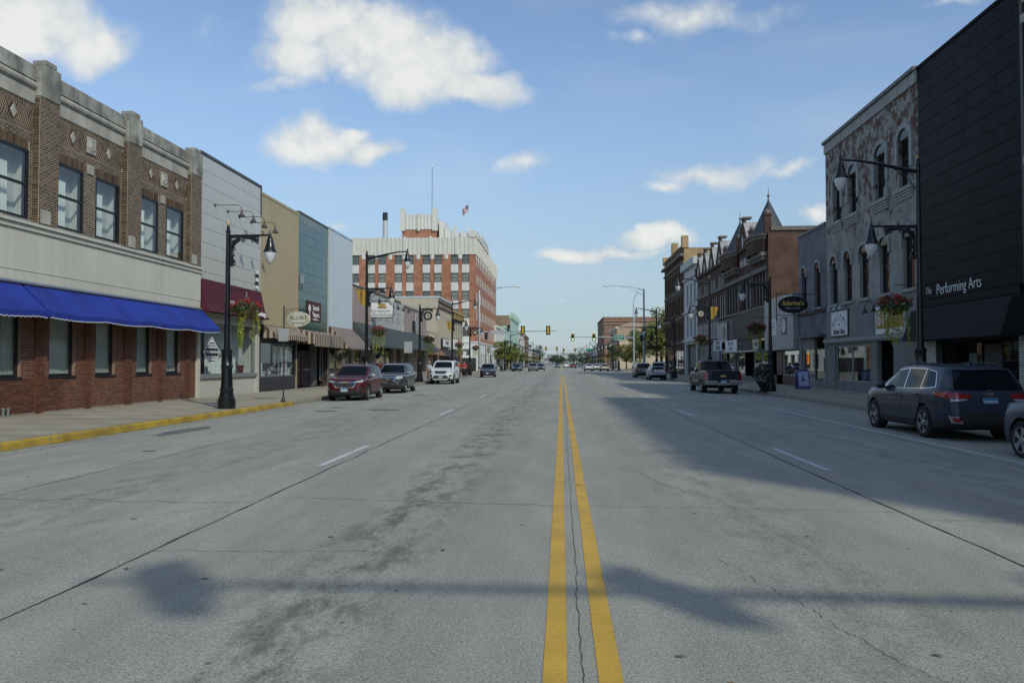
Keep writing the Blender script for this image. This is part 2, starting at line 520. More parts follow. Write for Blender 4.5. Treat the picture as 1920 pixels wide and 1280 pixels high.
class Fac:
    """a street front: s runs along the street, z up, d out over the pavement"""
    def __init__(s, side, x): s.sg, s.x = side, x

    def p(f, s, z, d=0.0): return (f.x + f.sg * d, s, z)

    def box(f, mb, s0, s1, z0, z1, d0, d1):
        a, b = sorted((f.x + f.sg * d0, f.x + f.sg * d1))
        return mb.box(a, b, s0, s1, z0, z1)

    def quad(f, mb, s0, s1, z0, z1, d=0.0):
        return mb.quad(f.p(s0, z0, d), f.p(s1, z0, d), f.p(s1, z1, d), f.p(s0, z1, d))

    def face(f, mb, s0, s1, z0, z1, holes, reveal=.2, d=0.0):
        """wall face with rectangular openings and their reveals"""
        ss = sorted({s0, s1, *[h[0] for h in holes], *[h[1] for h in holes]})
        zs = sorted({z0, z1, *[h[2] for h in holes], *[h[3] for h in holes]})
        ss = [x for x in ss if s0 <= x <= s1]; zs = [x for x in zs if z0 <= x <= z1]
        for a, b in zip(ss, ss[1:]):
            for c, e in zip(zs, zs[1:]):
                mx_, mz_ = (a + b) / 2, (c + e) / 2
                if any(h[0] < mx_ < h[1] and h[2] < mz_ < h[3] for h in holes): continue
                f.quad(mb, a, b, c, e, d)
        for a, b, c, e in holes:
            for (q0, q1) in (((a, c), (b, c)), ((b, c), (b, e)), ((b, e), (a, e)), ((a, e), (a, c))):
                mb.quad(f.p(*q0, d), f.p(*q1, d), f.p(*q1, d - reveal), f.p(*q0, d - reveal))

    def shell(f, mb, s0, s1, z0, z1, depth, d=0.0):
        """side walls, back and roof deck (no street face)"""
        mb.quad(f.p(s0, z0, d), f.p(s0, z0, d - depth), f.p(s0, z1, d - depth), f.p(s0, z1, d))
        mb.quad(f.p(s1, z0, d), f.p(s1, z0, d - depth), f.p(s1, z1, d - depth), f.p(s1, z1, d))
        mb.quad(f.p(s0, z0, d - depth), f.p(s1, z0, d - depth), f.p(s1, z1, d - depth), f.p(s0, z1, d - depth))

    def window(f, parent, s0, s1, z0, z1, fm, gm=None, d=-.12, fw=.06, bars=(), vbars=(), name='window', sub=True, t=.07):
        """frame with its pane(s)"""
        b = MB()
        f.box(b, s0, s0 + fw, z0, z1, d - t / 2, d + t / 2); f.box(b, s1 - fw, s1, z0, z1, d - t / 2, d + t / 2)
        f.box(b, s0 + fw, s1 - fw, z0, z0 + fw, d - t / 2, d + t / 2); f.box(b, s0 + fw, s1 - fw, z1 - fw, z1, d - t / 2, d + t / 2)
        for k in bars: f.box(b, s0 + fw, s1 - fw, k - fw / 2, k + fw / 2, d - t / 2 + .004, d + t / 2 - .004)
        for k in vbars: f.box(b, k - fw / 2, k + fw / 2, z0 + fw, z1 - fw, d - t / 2 + .008, d + t / 2 - .008)
        o = b.obj(name, fm, parent, world=True)
        g = MB(); f.quad(g, s0 + fw * .5, s1 - fw * .5, z0 + fw * .5, z1 - fw * .5, d)
        po = g.obj('pane', gm or GLASS, None)
        po.parent = o
        return o


LF = Fac(+1, -16.4)
RF = Fac(-1, 16.3)


def frange(a, b, st):
    n = max(1, int(round((b - a) / st)))
    return [a + (b - a) * i / n for i in range(n + 1)]

# ============================================================ ground, road, pavements
def rz(x): return -0.10 * min(1.0, abs(x) / 11.1) ** 1.4


def road_material():
    m = bpy.data.materials.new('worn_asphalt'); m.use_nodes = True
    n, l = m.node_tree.nodes, m.node_tree.links
    b = n['Principled BSDF']; b.inputs['Roughness'].default_value = .82; b.inputs['Specular IOR Level'].default_value = .35
    t = n.new('ShaderNodeTexCoord'); s = n.new('ShaderNodeSeparateXYZ'); l.new(t.outputs['Object'], s.inputs[0])

    def noise(scale, detail=4, sc=(1, 1, 1), rough=.5):
        mp = n.new('ShaderNodeMapping'); mp.inputs['Scale'].default_value = sc; l.new(t.outputs['Object'], mp.inputs[0])
        a = n.new('ShaderNodeTexNoise'); a.inputs['Scale'].default_value = scale; a.inputs['Detail'].default_value = detail
        a.inputs['Roughness'].default_value = rough
        l.new(mp.outputs[0], a.inputs['Vector']); return a.outputs['Fac']

    def mr(x, a, b_, c, d):
        r = n.new('ShaderNodeMapRange'); r.inputs['From Min'].default_value = a; r.inputs['From Max'].default_value = b_
        r.inputs['To Min'].default_value = c; r.inputs['To Max'].default_value = d; l.new(x, r.inputs['Value']); return r.outputs['Result']

    def op(o, a, b_=None):
        q = n.new('ShaderNodeMath'); q.operation = o
        for i, x in enumerate((a, b_)):
            if x is None: continue
            if isinstance(x, (int, float)): q.inputs[i].default_value = x
            else: l.new(x, q.inputs[i])
        return q.outputs[0]
    speck = noise(60, 3, rough=.8)
    v = n.new('ShaderNodeTexVoronoi'); v.inputs['Scale'].default_value = 70; l.new(t.outputs['Object'], v.inputs['Vector'])
    k = op('MULTIPLY', mr(speck, .28, .72, .52, 1.48), mr(v.outputs['Distance'], .0, .8, 1.14, .82))
    k = op('MULTIPLY', k, mr(noise(.55, 6, (1, .35, 1)), .3, .7, .88, 1.10))
    k = op('MULTIPLY', k, mr(noise(3.2, 5, (1, .25, 1)), .3, .7, .90, 1.08))
    # oil dripped along the middle of each lane
    for cx, wd, amt in ((-1.65, .62, .56), (2.0, .7, .25), (-5.9, .8, .32), (6.1, .7, .25)):
        g = op('SUBTRACT', s.outputs[0], cx); g = op('DIVIDE', g, wd); g = op('MULTIPLY', g, g)
        g = mr(g, 0, 1, 1, 0)
        blot = mr(noise(2.3, 9, (1.3, .55, 1), .76), .46, .60, 0, 1)
        k = op('MULTIPLY', k, op('SUBTRACT', 1.0, op('MULTIPLY', op('MULTIPLY', g, blot), amt)))
    for cx in (-2.75, -.95, 1.1, 2.95, -6.9, -5.0, 5.1, 6.95):      # wheel tracks
        g = op('DIVIDE', op('SUBTRACT', s.outputs[0], cx), .42); g = mr(op('MULTIPLY', g, g), 0, 1, .075, 0)
        k = op('MULTIPLY', k, op('SUBTRACT', 1.0, g))
    # old water marks towards the kerb
    cr = n.new('ShaderNodeMix'); cr.data_type = 'RGBA'
    cr.inputs['A'].default_value = (.358, .350, .296, 1); cr.inputs['B'].default_value = (.372, .357, .285, 1)
    l.new(mr(noise(.9, 5, (1, .3, 1)), .5, .72, 0, 1), cr.inputs['Factor'])
    w = n.new('ShaderNodeVectorMath'); w.operation = 'SCALE'; l.new(cr.outputs['Result'], w.inputs[0]); l.new(k, w.inputs['Scale'])
    l.new(w.outputs[0], b.inputs['Base Color'])
    bp = n.new('ShaderNodeBump'); bp.inputs['Strength'].default_value = .55; bp.inputs['Distance'].default_value = .006
    l.new(op('ADD', speck, v.outputs['Distance']), bp.inputs['Height']); l.new(bp.outputs[0], b.inputs['Normal'])
    return m


ASPH = road_material()
CONC = mat('pavement_concrete', (.33, .295, .225), rough=.9, var=.2, vs=.7, bump=.3, bs=60, fine=.12, objvar=.10)
CONC2 = mat('kerb_concrete', (.26, .24, .195), rough=.9, var=.22, vs=2, bump=.3, bs=50, fine=.15)
GROUND = mat('dry_ground', (.12, .11, .085), rough=1, var=.3, vs=.05)
YEL = mat('yellow_road_paint', (.58, .345, .035), rough=.62, var=.16, vs=2.2, fine=.18, bump=.15, bs=120, wear=((.25, .22, .14), 26, .63))
WHT = mat('white_road_paint', (.55, .57, .55), rough=.7, var=.16, vs=2, fine=.2, wear=((.3, .3, .27), 22, .58))
WORNW = mat('worn_white_paint', (.42, .43, .42), rough=.75, var=.3, vs=3, fine=.3, wear=((.3, .3, .27), 12, .52))
KYEL = mat('yellow_kerb_paint', (.40, .275, .035), rough=.7, var=.35, vs=1.6, fine=.25, wear=((.24, .22, .17), 7, .56))
TAR = mat('crack_tar', (.028, .028, .028), rough=.75, var=.3, vs=5)
CRK = mat('dark_crack', (.07, .066, .056), rough=.95, var=.3, vs=5)

g = MB(); g.quad((-3000, -400, -.6), (3000, -400, -.6), (3000, 5000, -.6), (-3000, 5000, -.6))
tag(g.obj('ground', GROUND), kind='structure')

g = MB()
xs = [-11.1, -9.5, -8, -6, -4, -2, -1, 0, 1, 2, 4, 6, 8, 9.5, 11.1]
ys = [-60, -10, 0, 5, 10, 20, 40, 80, 126, 150, 250, 500, 900]
vs = [(x, y, rz(x)) for y in ys for x in xs]
fs = [(j * len(xs) + i, j * len(xs) + i + 1, (j + 1) * len(xs) + i + 1, (j + 1) * len(xs) + i) for j in range(len(ys) - 1) for i in range(len(xs) - 1)]
g.add(vs, fs)
road = tag(g.obj('road', ASPH, smooth=60), kind='structure')
for sx in (-1, 1):
    g = MB(); a, b = sorted((sx * 11.1, sx * 140)); g.quad((a, 127, -.1), (b, 127, -.1), (b, 149, -.1), (a, 149, -.1))
    tag(g.obj('cross_street', ASPH), kind='structure')


def strip(name, pts, w, m, dz=.004, seg=None):
    """ribbon that follows the road's crown"""
    b = MB(); P = [Vector((p[0], p[1], 0)) for p in pts]
    L = []
    for i, p in enumerate(P):
        t = (P[min(i + 1, len(P) - 1)] - P[max(i - 1, 0)]).normalized(); nn = Vector((-t.y, t.x, 0))
        ww = w[i] if isinstance(w, list) else w
        a, c = p - nn * ww / 2, p + nn * ww / 2
        L.append(((a.x, a.y, rz(a.x) + dz), (c.x, c.y, rz(c.x) + dz)))
    for (a, c), (d, e) in zip(L, L[1:]): b.quad(a, d, e, c)
    return b.obj(name, m, road)


for x0 in (-.035, .25):
    strip('yellow_line', [(x0 + rnd.uniform(-.004, .004), y) for y in frange(-12, 104, 2.0)], .128, YEL)
    strip('yellow_line', [(x0, y) for y in frange(156, 420, 20)], .128, YEL)
for x0 in (-3.92, 4.14):
    for k in range(-1, 8):
        y0 = 12.4 + 12.35 * k
        strip('lane_dash', [(x0, y0), (x0, y0 + 1.6), (x0, y0 + 3.1)], .105, WHT)
    for k in range(10):
        y0 = 160 + 12.35 * k
        strip('lane_dash', [(x0, y0), (x0, y0 + 3.1)], .105, WHT)
strip('edge_line', [(-8.0, y) for y in frange(31.5, 108, 4)], .10, WORNW)
strip('edge_line', [(7.85, y) for y in frange(-6, 96, 4)], .10, WHT)
for sx in (-1, 1):
    for k in range(4):
        y = 46.6 + k * 7.0
        if sx < 0: strip('parking_line', [(-10.95, y), (-9.5, y), (-8.1, y)], .09, WORNW)
for y in (112.5, 116.0):
    strip('crosswalk_line', [(x, y) for x in frange(-10.8, 10.8, 2.4)], .22, WORNW)
for y in (151.5, 154.5):
    strip('crosswalk_line', [(x, y) for x in frange(-10.8, 10.8, 2.4)], .22, WORNW)


def crack(p0, p1, w, m, n, jit, name='crack', dz=.003):
    pts, ws = [], []
    o = 0
    for i in range(n + 1):
        t = i / n
        o = o * .8 + rnd.uniform(-jit, jit)
        dx_, dy_ = p1[0] - p0[0], p1[1] - p0[1]; L = math.hypot(dx_, dy_)
        pts.append((p0[0] + dx_ * t - dy_ / L * o, p0[1] + dy_ * t + dx_ / L * o))
        ws.append(w * rnd.uniform(.35, 1.25))
    return strip(name, pts, ws, m, dz)


crack((-3.66, 3.2), (-3.70, 62), .030, TAR, 180, .012, 'seam_crack')
crack((-3.72, 62), (-3.70, 108), .035, TAR, 60, .01, 'seam_crack')
crack((3.78, 3.2), (3.86, 70), .034, TAR, 180, .012, 'seam_crack')
crack((-7.22, 6), (-7.25, 34), .018, TAR, 120, .012, 'seam_crack')
crack((7.50, 7), (7.60, 60), .03, TAR, 110, .015, 'seam_crack')
crack((.108, 3), (.108, 18), .0065, CRK, 420, .007)
crack((.125, 18), (.112, 60), .009, CRK, 200, .012)
crack((-7.2, 9.35), (-3.7, 9.05), .013, CRK, 60, .05)
crack((-3.7, 9.45), (.1, 9.0), .012, CRK, 70, .03)
crack((.1, 9.05), (3.8, 8.95), .008, CRK, 60, .03)
crack((3.8, 8.55), (7.4, 8.5), .012, CRK, 60, .03)
crack((1.25, 6.9), (2.05, 3.9), .0045, CRK, 110, .018)
crack((1.6, 10.1), (1.1, 12.0), .008, CRK, 40, .03)
crack((-3.7, 6.7), (-1.2, 6.75), .006, CRK, 50, .02)
crack((-6.4, 6.4), (-3.9, 9.0), .006, CRK, 70, .05)
crack((-3.6, 3.62), (-.6, 3.55), .008, CRK, 50, .02)
crack((-10.5, 21), (-7.3, 21.3), .008, CRK, 40, .03)
crack((4, 17.2), (7.6, 17.3), .01, CRK, 40, .03)
crack((.3, 24.5), (3.8, 24.3), .01, CRK, 40, .03)


def blot(x, y, a, b, m, dz=.005, name='tar_patch'):
    q = MB(); n = 22
    vs = [(x, y, rz(x) + dz)]
    for k in range(n):
        t = 2 * math.pi * k / n; r = rnd.uniform(.72, 1.12)
        px, py = x + a * r * math.cos(t), y + b * r * math.sin(t)
        vs.append((px, py, rz(px) + dz))
    q.add(vs, [(0, 1 + k, 1 + (k + 1) % n) for k in range(n)])
    return q.obj(name, m, road)


STAIN = mat('oil_stain', (.085, .085, .082), rough=.7, var=.45, vs=3, fine=.3)
STAIN2 = mat('faint_stain', (.135, .137, .134), rough=.8, var=.35, vs=3, fine=.3)
blot(-6.35, 27.6, .62, .55, STAIN2); blot(-8.35, 27.0, .5, .3, STAIN); blot(-8.55, 29.2, .38, .28, STAIN2)
blot(-9.55, 19.1, .34, 1.5, STAIN2); blot(-8.0, 14.6, .16, .08, STAIN2)
SPOT = mat('gum_spot', (.13, .132, .125), rough=.8, var=.3, vs=8, fine=.3)
for x, y, a in ((-2.75, 5.85, .035), (-1.95, 4.2, .018), (.66, 4.45, .03), (1.05, 4.0, .016), (-3.3, 5.2, .02), (.62, 6.3, .014), (2.1, 6.9, .02),
                (-1.2, 5.6, .02), (-1.4, 4.9, .018), (-3.05, 4.7, .012), (-4.6, 8.1, .04), (3.1, 7.2, .02), (2.6, 5.4, .012), (-.4, 7.9, .02), (1.7, 5.9, .01), (-2.2, 7.3, .03)):
    blot(x, y, a, a * .7, SPOT, .0045, 'tar_spot')

# pavements with their slabs, kerbs
slabs = {}


def slab_mesh():
    b = MB(); b.box(-.833, .833, -.83, .83, 0, .05)
    return b.mesh('slab', CONC)


SLAB = slab_mesh()
for sx in (-1, 1):
    for (y0, y1, top) in ((-40, 10, .06), (10, 63, .02), (63, 126.5, .06), (149.5, 700, .06)):
        b = MB(); a, c = sorted((sx * 11.19, sx * 17.2)); b.box(a, c, y0, y1, -.3, top)
        o = tag(b.obj('sidewalk', CONC if top > .05 else CONC2), kind='structure')
        if top < .05:
            for j in range(32):
                for i in range(3):
                    y = 10.83 + j * 1.66
                    if y > 62.6: continue
                    inst('slab', SLAB, o, (sx * (12.18 + i * 1.683), y, .012 + rnd.uniform(-.002, .002)), (rnd.uniform(-.0015, .0015), 0, 0))
    for (y0, y1, m) in (((-40, 31.4, KYEL), (31.4, 126.5, CONC2), (149.5, 700, CONC2)) if sx < 0 else ((-40, 126.5, CONC2), (149.5, 700, CONC2))):
        b = MB()
        pr = [(11.08, -.3), (11.34 if m is not KYEL else 11.20, -.3), (11.34 if m is not KYEL else 11.20, .062), (11.13, .062), (11.105, .05), (11.095, .02)]
        b.prism([(sx * px, y0, pz) for px, pz in pr], (0, y1 - y0, 0))
        tag(b.obj('kerb', m), kind='structure')
strip('painted_gutter', [(-10.99, y) for y in frange(-12, 31.2, 1.2)], [.17 * rnd.uniform(.7, 1.3) for _ in range(37)], mat('dirty_gutter_paint', (.24, .17, .035), rough=.8, var=.4, vs=1.5, fine=.3, wear=((.27, .26, .22), 5, .50)))
strip('gutter_joint', [(-10.55, y) for y in frange(-5, 100, 3)], .02, CRK, .003)
strip('gutter_joint', [(10.45, y) for y in frange(-5, 100, 3)], .02, CRK, .003)

# fallen leaves and grit along the gutters and scattered over the lanes
lv = MB()
for k in range(420):
    if k < 300: x = rnd.choice((-1, 1)) * (10.95 - abs(rnd.gauss(0, .25))); y = rnd.uniform(8, 60)
    else: x = rnd.uniform(-10, 10); y = rnd.uniform(4, 40)
    q = rnd.uniform(.012, .04); a = rnd.uniform(0, 6.28); z = rz(x) + .008
    lv.add([(x + q * math.cos(a), y + q * math.sin(a), z), (x - q * .5 * math.sin(a), y + q * .5 * math.cos(a), z + .006), (x - q * math.cos(a), y - q * math.sin(a), z), (x + q * .5 * math.sin(a), y - q * .5 * math.cos(a), z + .004)], [(0, 1, 2, 3)])
tag(lv.obj('fallen_leaves', mat('dry_leaf', (.10, .075, .035), rough=.9, var=.4, island=.5)), 'dry leaves and grit scattered along the gutters and lanes', kind='stuff')

# ============================================================ left side of the street
BRK_UP = mat('brown_brick', (.105, .066, .040), rough=.85, var=.15, vs=1.2, island=.55, fine=.15)
MORT_UP = mat('pale_mortar', (.44, .39, .30), rough=.95, var=.18, vs=1.5)
BRK_LO = mat('red_brown_brick', (.125, .047, .026), rough=.85, var=.15, vs=1.2, island=.4, fine=.15)
MORT_LO = mat('tan_mortar', (.27, .19, .145), rough=.95, var=.15)
STONE = mat('weathered_limestone', (.40, .385, .33), rough=.9, var=.22, vs=1.6, fine=.15, streak=.35, bump=.2)
STONE_D = mat('stained_limestone', (.27, .265, .23), rough=.95, var=.5, vs=1.7, fine=.25, streak=.6, bump=.3)
CREAM = mat('cream_stucco', (.57, .56, .48), rough=.85, var=.06, vs=.6, streak=.13, fine=.05)
CURT = mat('white_curtain', (.78, .82, .80), rough=.9, var=.08, vs=2)
BLIND = mat('grey_blind', (.52, .55, .50), rough=.8, var=.1, vs=1)
BLUE = mat('blue_canvas', (.011, .033, .27), rough=.8, var=.2, vs=1.1, fine=.1, bump=.6, bs=3.5)


def brick_obj_mesh(name, l, h, t, m):
    b = MB(); b.box(0, t, -l / 2, l / 2, -h / 2, h / 2)
    return b.mesh(name, m)


def bricks(mb, f, s0, s1, z0, z1, d, holes=(), L=.215, H=.075, j=.022, t=.004, singles=None):
    """running bond of real bricks standing proud of the mortar"""
    nr = int(round((z1 - z0) / H))
    for r in range(nr):
        z = z0 + r * (z1 - z0) / nr
        zc = z + H / 2
        x = s0 - (L / 2 if r % 2 else 0)
        while x < s1:
            a, b = max(x, s0), min(x + L - j, s1)
            x += L
            if b - a < .03: continue
            segs = [(a, b)]
            for h in holes:
                if not (h[2] - .01 < zc < h[3] + .01): continue
                ns = []
                for (p, q) in segs:
                    if q <= h[0] or p >= h[1]: ns.append((p, q)); continue
                    if p < h[0] - .02: ns.append((p, h[0]))
                    if q > h[1] + .02: ns.append((h[1], q))
                segs = ns
            for (p, q) in segs:
                if singles is not None and q - p > .19 and singles(p, z): continue
                pr = t * rnd.uniform(.6, 1.25)
                A = f.p(p, z, d); 
                vs = [f.p(p, z, d), f.p(q, z, d), f.p(q, z + H - j, d), f.p(p, z + H - j, d),
                      f.p(p, z, d + pr), f.p(q, z, d + pr), f.p(q, z + H - j, d + pr), f.p(p, z + H - j, d + pr)]
                mb.add(vs, [(4, 5, 6, 7), (0, 1, 5, 4), (1, 2, 6, 5), (2, 3, 7, 6), (3, 0, 4, 7)])


def soldiers(mb, f, s0, s1, z0, z1, d, pitch=.075, j=.024, t=.008, lean=0.0):
    n = int((s1 - s0) / pitch)
    for i in range(n):
        a = s0 + i * pitch; b = a + pitch - j
        pr = t * rnd.uniform(.7, 1.2)
        lo = [f.p(a, z0, d), f.p(b, z0, d), f.p(b + lean, z1, d), f.p(a + lean, z1, d)]
        hi = [f.p(a, z0, d + pr), f.p(b, z0, d + pr), f.p(b + lean, z1, d + pr), f.p(a + lean, z1, d + pr)]
        mb.add(lo + hi, [(4, 5, 6, 7), (0, 1, 5, 4), (1, 2, 6, 5), (2, 3, 7, 6), (3, 0, 4, 7)])


def drape(f, parent, s0, s1, z0, z1, d, m, amp=.05, pitch=.16, name='curtain'):
    b = MB(); n = int((s1 - s0) / .03)
    for i in range(n):
        a, c = s0 + (s1 - s0) * i / n, s0 + (s1 - s0) * (i + 1) / n
        fa = d + amp * math.sin(a * 2 * math.pi / pitch + .6 * math.sin(a * 3)); fc = d + amp * math.sin(c * 2 * math.pi / pitch + .6 * math.sin(c * 3))
        b.quad(f.p(a, z0, fa), f.p(c, z0, fc), f.p(c, z1, fc), f.p(a, z1, fa))
    return b.obj(name, m, parent, world=True, smooth=60)


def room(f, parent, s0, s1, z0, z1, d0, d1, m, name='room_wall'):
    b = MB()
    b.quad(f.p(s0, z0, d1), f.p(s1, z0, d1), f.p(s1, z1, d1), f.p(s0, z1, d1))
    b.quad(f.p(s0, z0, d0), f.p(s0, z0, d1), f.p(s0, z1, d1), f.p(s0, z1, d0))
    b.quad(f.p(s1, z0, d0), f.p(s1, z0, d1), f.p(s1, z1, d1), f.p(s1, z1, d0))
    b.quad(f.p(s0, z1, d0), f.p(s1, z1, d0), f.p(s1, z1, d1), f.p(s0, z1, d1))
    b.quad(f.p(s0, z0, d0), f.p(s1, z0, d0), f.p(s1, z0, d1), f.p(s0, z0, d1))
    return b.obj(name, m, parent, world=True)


def roof(f, parent, s0, s1, z, depth, m=None, d=-.02):
    b = MB(); b.quad(f.p(s0, z, d), f.p(s1, z, d), f.p(s1, z, d - depth), f.p(s0, z, d - depth))
    return b.obj('roof', m or ROOF, parent, world=True)


# ---- L1: brown brick two storey corner block with blue awnings
B1 = thing('brick_building', 'two storey brown brick building with herringbone bands, stone parapet and blue awnings', 'building', (-16.4, 13, 0))
f = LF
up = [(w0, w1, 6.05, 8.2) for w0, w1 in ((14.25, 15.7), (16.4, 17.85), (19.15, 20.6), (21.25, 22.7), (23.98, 25.45), (26.13, 27.62), (28.95, 30.4), (31.0, 32.5))]
lo = [(w0, w1, 1.22, 3.75) for w0, w1 in ((14.3, 15.6), (16.5, 17.8), (19.2, 20.3), (21.1, 22.5), (23.8, 25.12), (26.28, 27.46), (28.92, 30.0), (31.18, 32.32))]
pil = [(13.2, 14.1), (18.05, 18.98), (22.9, 23.83), (27.8, 28.75), (32.78, 33.75)]
w = MB(); f.face(w, 13, 34, 5.7, 10.9, up, .10); f.shell(w, 13, 34, 0, 10.9, 22)
w.obj('wall', MORT_UP, B1, world=True)
w = MB(); f.face(w, 13, 33.74, 0, 4.2, lo, .25)
w.obj('lower_wall', MORT_LO, B1, world=True)
roof(f, B1, 13, 34, 10.6, 22)
mb = MB()
segs = [(a[1], b[0]) for a, b in zip(pil, pil[1:])]
for (a, b) in segs:
    bricks(mb, f, a, b, 6.02, 8.2, 0, up)
    bricks(mb, f, a, b, 8.5, 8.78, 0)
    bricks(mb, f, a, b, 9.62, 9.71, 0)
    bricks(mb, f, a, b, 9.62, 9.70, 0)
    soldiers(mb, f, a, b, 8.79, 8.885, 0)
    soldiers(mb, f, a, b, 9.51, 9.605, 0)
for h in up: soldiers(mb, f, h[0] - .02, h[1] + .02, 8.215, 8.485, 0, t=.028)
for a, b in segs:
    hs = sorted(h for h in up if a - .1 < h[0] < b)
    bricks(mb, f, a, hs[0][0] - .03, 8.21, 8.5, 0); bricks(mb, f, hs[0][1] + .03, hs[1][0] - .03, 8.21, 8.5, 0); bricks(mb, f, hs[1][1] + .03, b, 8.21, 8.5, 0)
# pilaster faces and returns
for (a, b) in pil:
    bricks(mb, f, a, b, 6.0, 9.95, .202)
    for k in range(52):
        z = 6.0 + k * .0759
        for sgn, s in ((-1, a), (1, b)):
            p = [f.p(s, z, .0), f.p(s, z, .19), f.p(s, z + .06, .19), f.p(s, z + .06, .0)]
            q = [(x, y + sgn * .01, zz) for x, y, zz in p]
            mb.add(q, [(0, 1, 2, 3)])
tag(mb.obj('upper_bricks', BRK_UP, B1, world=True), kind='stuff')
for (a, b) in pil:
    pm = MB(); f.box(pm, a, b, 5.98, 9.96, 0, .2); pm.obj('pilaster', MORT_UP, B1, world=True)
# herringbone panels
hb = MB(); dia = []; sq = []
for (a, b) in segs:
    mid = (a + b) / 2; q1, q3 = a + (b - a) * .24, a + (b - a) * .76
    dia += [q1, q3]; sq.append(mid)
    x = a - .2
    while x < b + .2:
        c = x + .04
        if True:
            lean = .17 if (c < q1 or mid < c < q3) else -.17
            for half in (0, 1):
                z0, z1 = (8.90, 9.19) if half == 0 else (9.205, 9.495)
                ln = lean if half == 0 else -lean
                # skip what the diamond covers
                n = 3
                for i in range(1):
                    s0_ = x + (lean if half else 0); 
                    lo_ = [f.p(s0_, z0, 0), f.p(s0_ + .062, z0, 0), f.p(s0_ + .062 + ln, z1, 0), f.p(s0_ + ln, z1, 0)]
                    lo_ = [(p[0], min(max(p[1], a), b), p[2]) for p in lo_]
                    zc = abs((z0 + z1) / 2 - 9.2); 
                    hi_ = [(p[0] + .012, p[1], p[2]) for p in lo_]
                    hb.add(lo_ + hi_, [(4, 5, 6, 7), (0, 1, 5, 4), (1, 2, 6, 5), (2, 3, 7, 6), (3, 0, 4, 7)])
        x += .105
tag(hb.obj('herringbone_bricks', BRK_UP, B1, world=True), kind='stuff')
dm = MB(); dm.prism([(0, -.13, 0), (0, 0, -.2), (0, .13, 0), (0, 0, .2)], (.05, 0, 0)); dme = dm.mesh('stone_diamond', STONE)
for s in dia: inst('stone_diamond', dme, B1, (-16.4, s, 9.2), world=True)
sm = MB(); sm.box(0, .05, -.24, .24, -.28, .28); sm.lathe([(.20, .05), (.20, .07), (.16, .085), (.12, .07), (.07, .09), (0.001, .10)], 16, axis='X'); sme = sm.mesh('stone_rosette', STONE)
for s in sq: inst('stone_rosette', sme, B1, (-16.4, s, 9.2), world=True)
# stone courses
for (a, b) in segs:
    n = 4
    for i in range(n):
        x0, x1 = a + (b - a) * i / n, a + (b - a) * (i + 1) / n
        m_ = MB(); f.box(m_, x0 + .004, x1 - .004, 9.71, 10.14, 0, .035); m_.obj('frieze_stone', STONE, B1, world=True)
        m_ = MB(); f.box(m_, x0 + .004, x1 - .004, 10.44, 10.9, -.3, .07); f.box(m_, x0 + .004, x1 - .004, 10.40, 10.445, -.2, .11); m_.obj('coping_stone', STONE_D, B1, world=True, bevel=.02)
    n = 7
    for i in range(n):
        x0, x1 = a + (b - a) * i / n, a + (b - a) * (i + 1) / n
        m_ = MB()
        pr = [(-.05, 10.15), (.06, 10.15), (.12, 10.20), (.14, 10.27), (.12, 10.34), (.06, 10.39), (-.05, 10.39)]
        m_.prism([f.p(x0 + .012, z, d) for d, z in pr], (0, x1 - x0 - .024, 0)); m_.obj('moulding_stone', STONE, B1, world=True)
for (a, b) in pil:
    m_ = MB(); f.box(m_, a + .18, b - .0, 9.96, 11.0, -.2, .24); f.box(m_, a + .18, b - .22, 11.0, 11.16, -.2, .25); f.box(m_, a - .02, a + .18, 9.96, 10.75, -.2, .22)
    m_.obj('pilaster_cap', STONE_D, B1, world=True, bevel=.015)
    m_ = MB(); f.box(m_, a + .1, a + .55, 6.0, 6.42, .1, .222); m_.obj('pilaster_block', STONE, B1, world=True)
for h0, h1 in zip(up[::2], up[1::2]):
    m_ = MB(); c = (h0[1] + h1[0]) / 2; f.box(m_, c - .17, c + .17, 8.2, 8.52, 0, .04); m_.obj('key_block', STONE, B1, world=True)
m_ = MB(); f.box(m_, 13, 34, 5.94, 6.03, -.02, .10); m_.obj('sill_course', STONE_D, B1, world=True)
# upper windows, the rooms and curtains behind them
for h in up:
    f.window(B1, h[0], h[1], 6.05, 8.2, BLACKM, d=-.035, fw=.085, bars=(7.12,))
    c = h[0] + (h[1] - h[0]) * .52
    drape(f, B1, h[0] - .05, h[0] + .42, 6.0, 7.72, -.27, CURT, .02, .14)
    drape(f, B1, h[0] + .46, c + .12, 6.0, 7.72, -.28, CURT, .02, .13)
    room(f, B1, h[0] - .05, h[1] + .05, 5.9, 8.25, -.26, -.50, PLASTER, 'window_recess')
# shop front below
mb = MB()
near = []


def single(s, z):
    if 21.1 < s < 24.4 and .06 < z < 1.2 and len(near) < 296:
        near.append((s, z)); return True
    return False


bricks(mb, f, 13, 33.74, .06, 4.1, 0, lo, L=.215, H=.078, j=.015, singles=single)
for (a, b) in ((18.3, 18.8), (23.1, 23.5), (25.6, 25.95), (28.0, 28.5), (30.4, 30.8), (32.7, 33.1)):
    bricks(mb, f, a, b, .06, 4.1, .062, L=.215, H=.078, j=.015)
pl2 = [(18.3, 18.8), (23.1, 23.5), (25.6, 25.95), (28.0, 28.5), (30.4, 30.8), (32.7, 33.1)]
for a, b in pl2:
    q_ = MB(); f.box(q_, a, b, .06, 4.1, .0, .06); q_.obj('lower_pier', BRK_LO, B1, world=True)
tag(mb.obj('lower_bricks', BRK_LO, B1, world=True), kind='stuff')
bme = brick_obj_mesh('brick', .2, .063, .012, BRK_LO)
BRK1 = mat('red_brown_brick_single', (.125, .047, .026), rough=.85, var=.15, vs=1.2, fine=.15, objvar=.4)
bme.materials[0] = BRK1
for s, z in near: inst('brick', bme, B1, (-16.4, s + .1, z + .0315), (0, 0, 0), world=True)
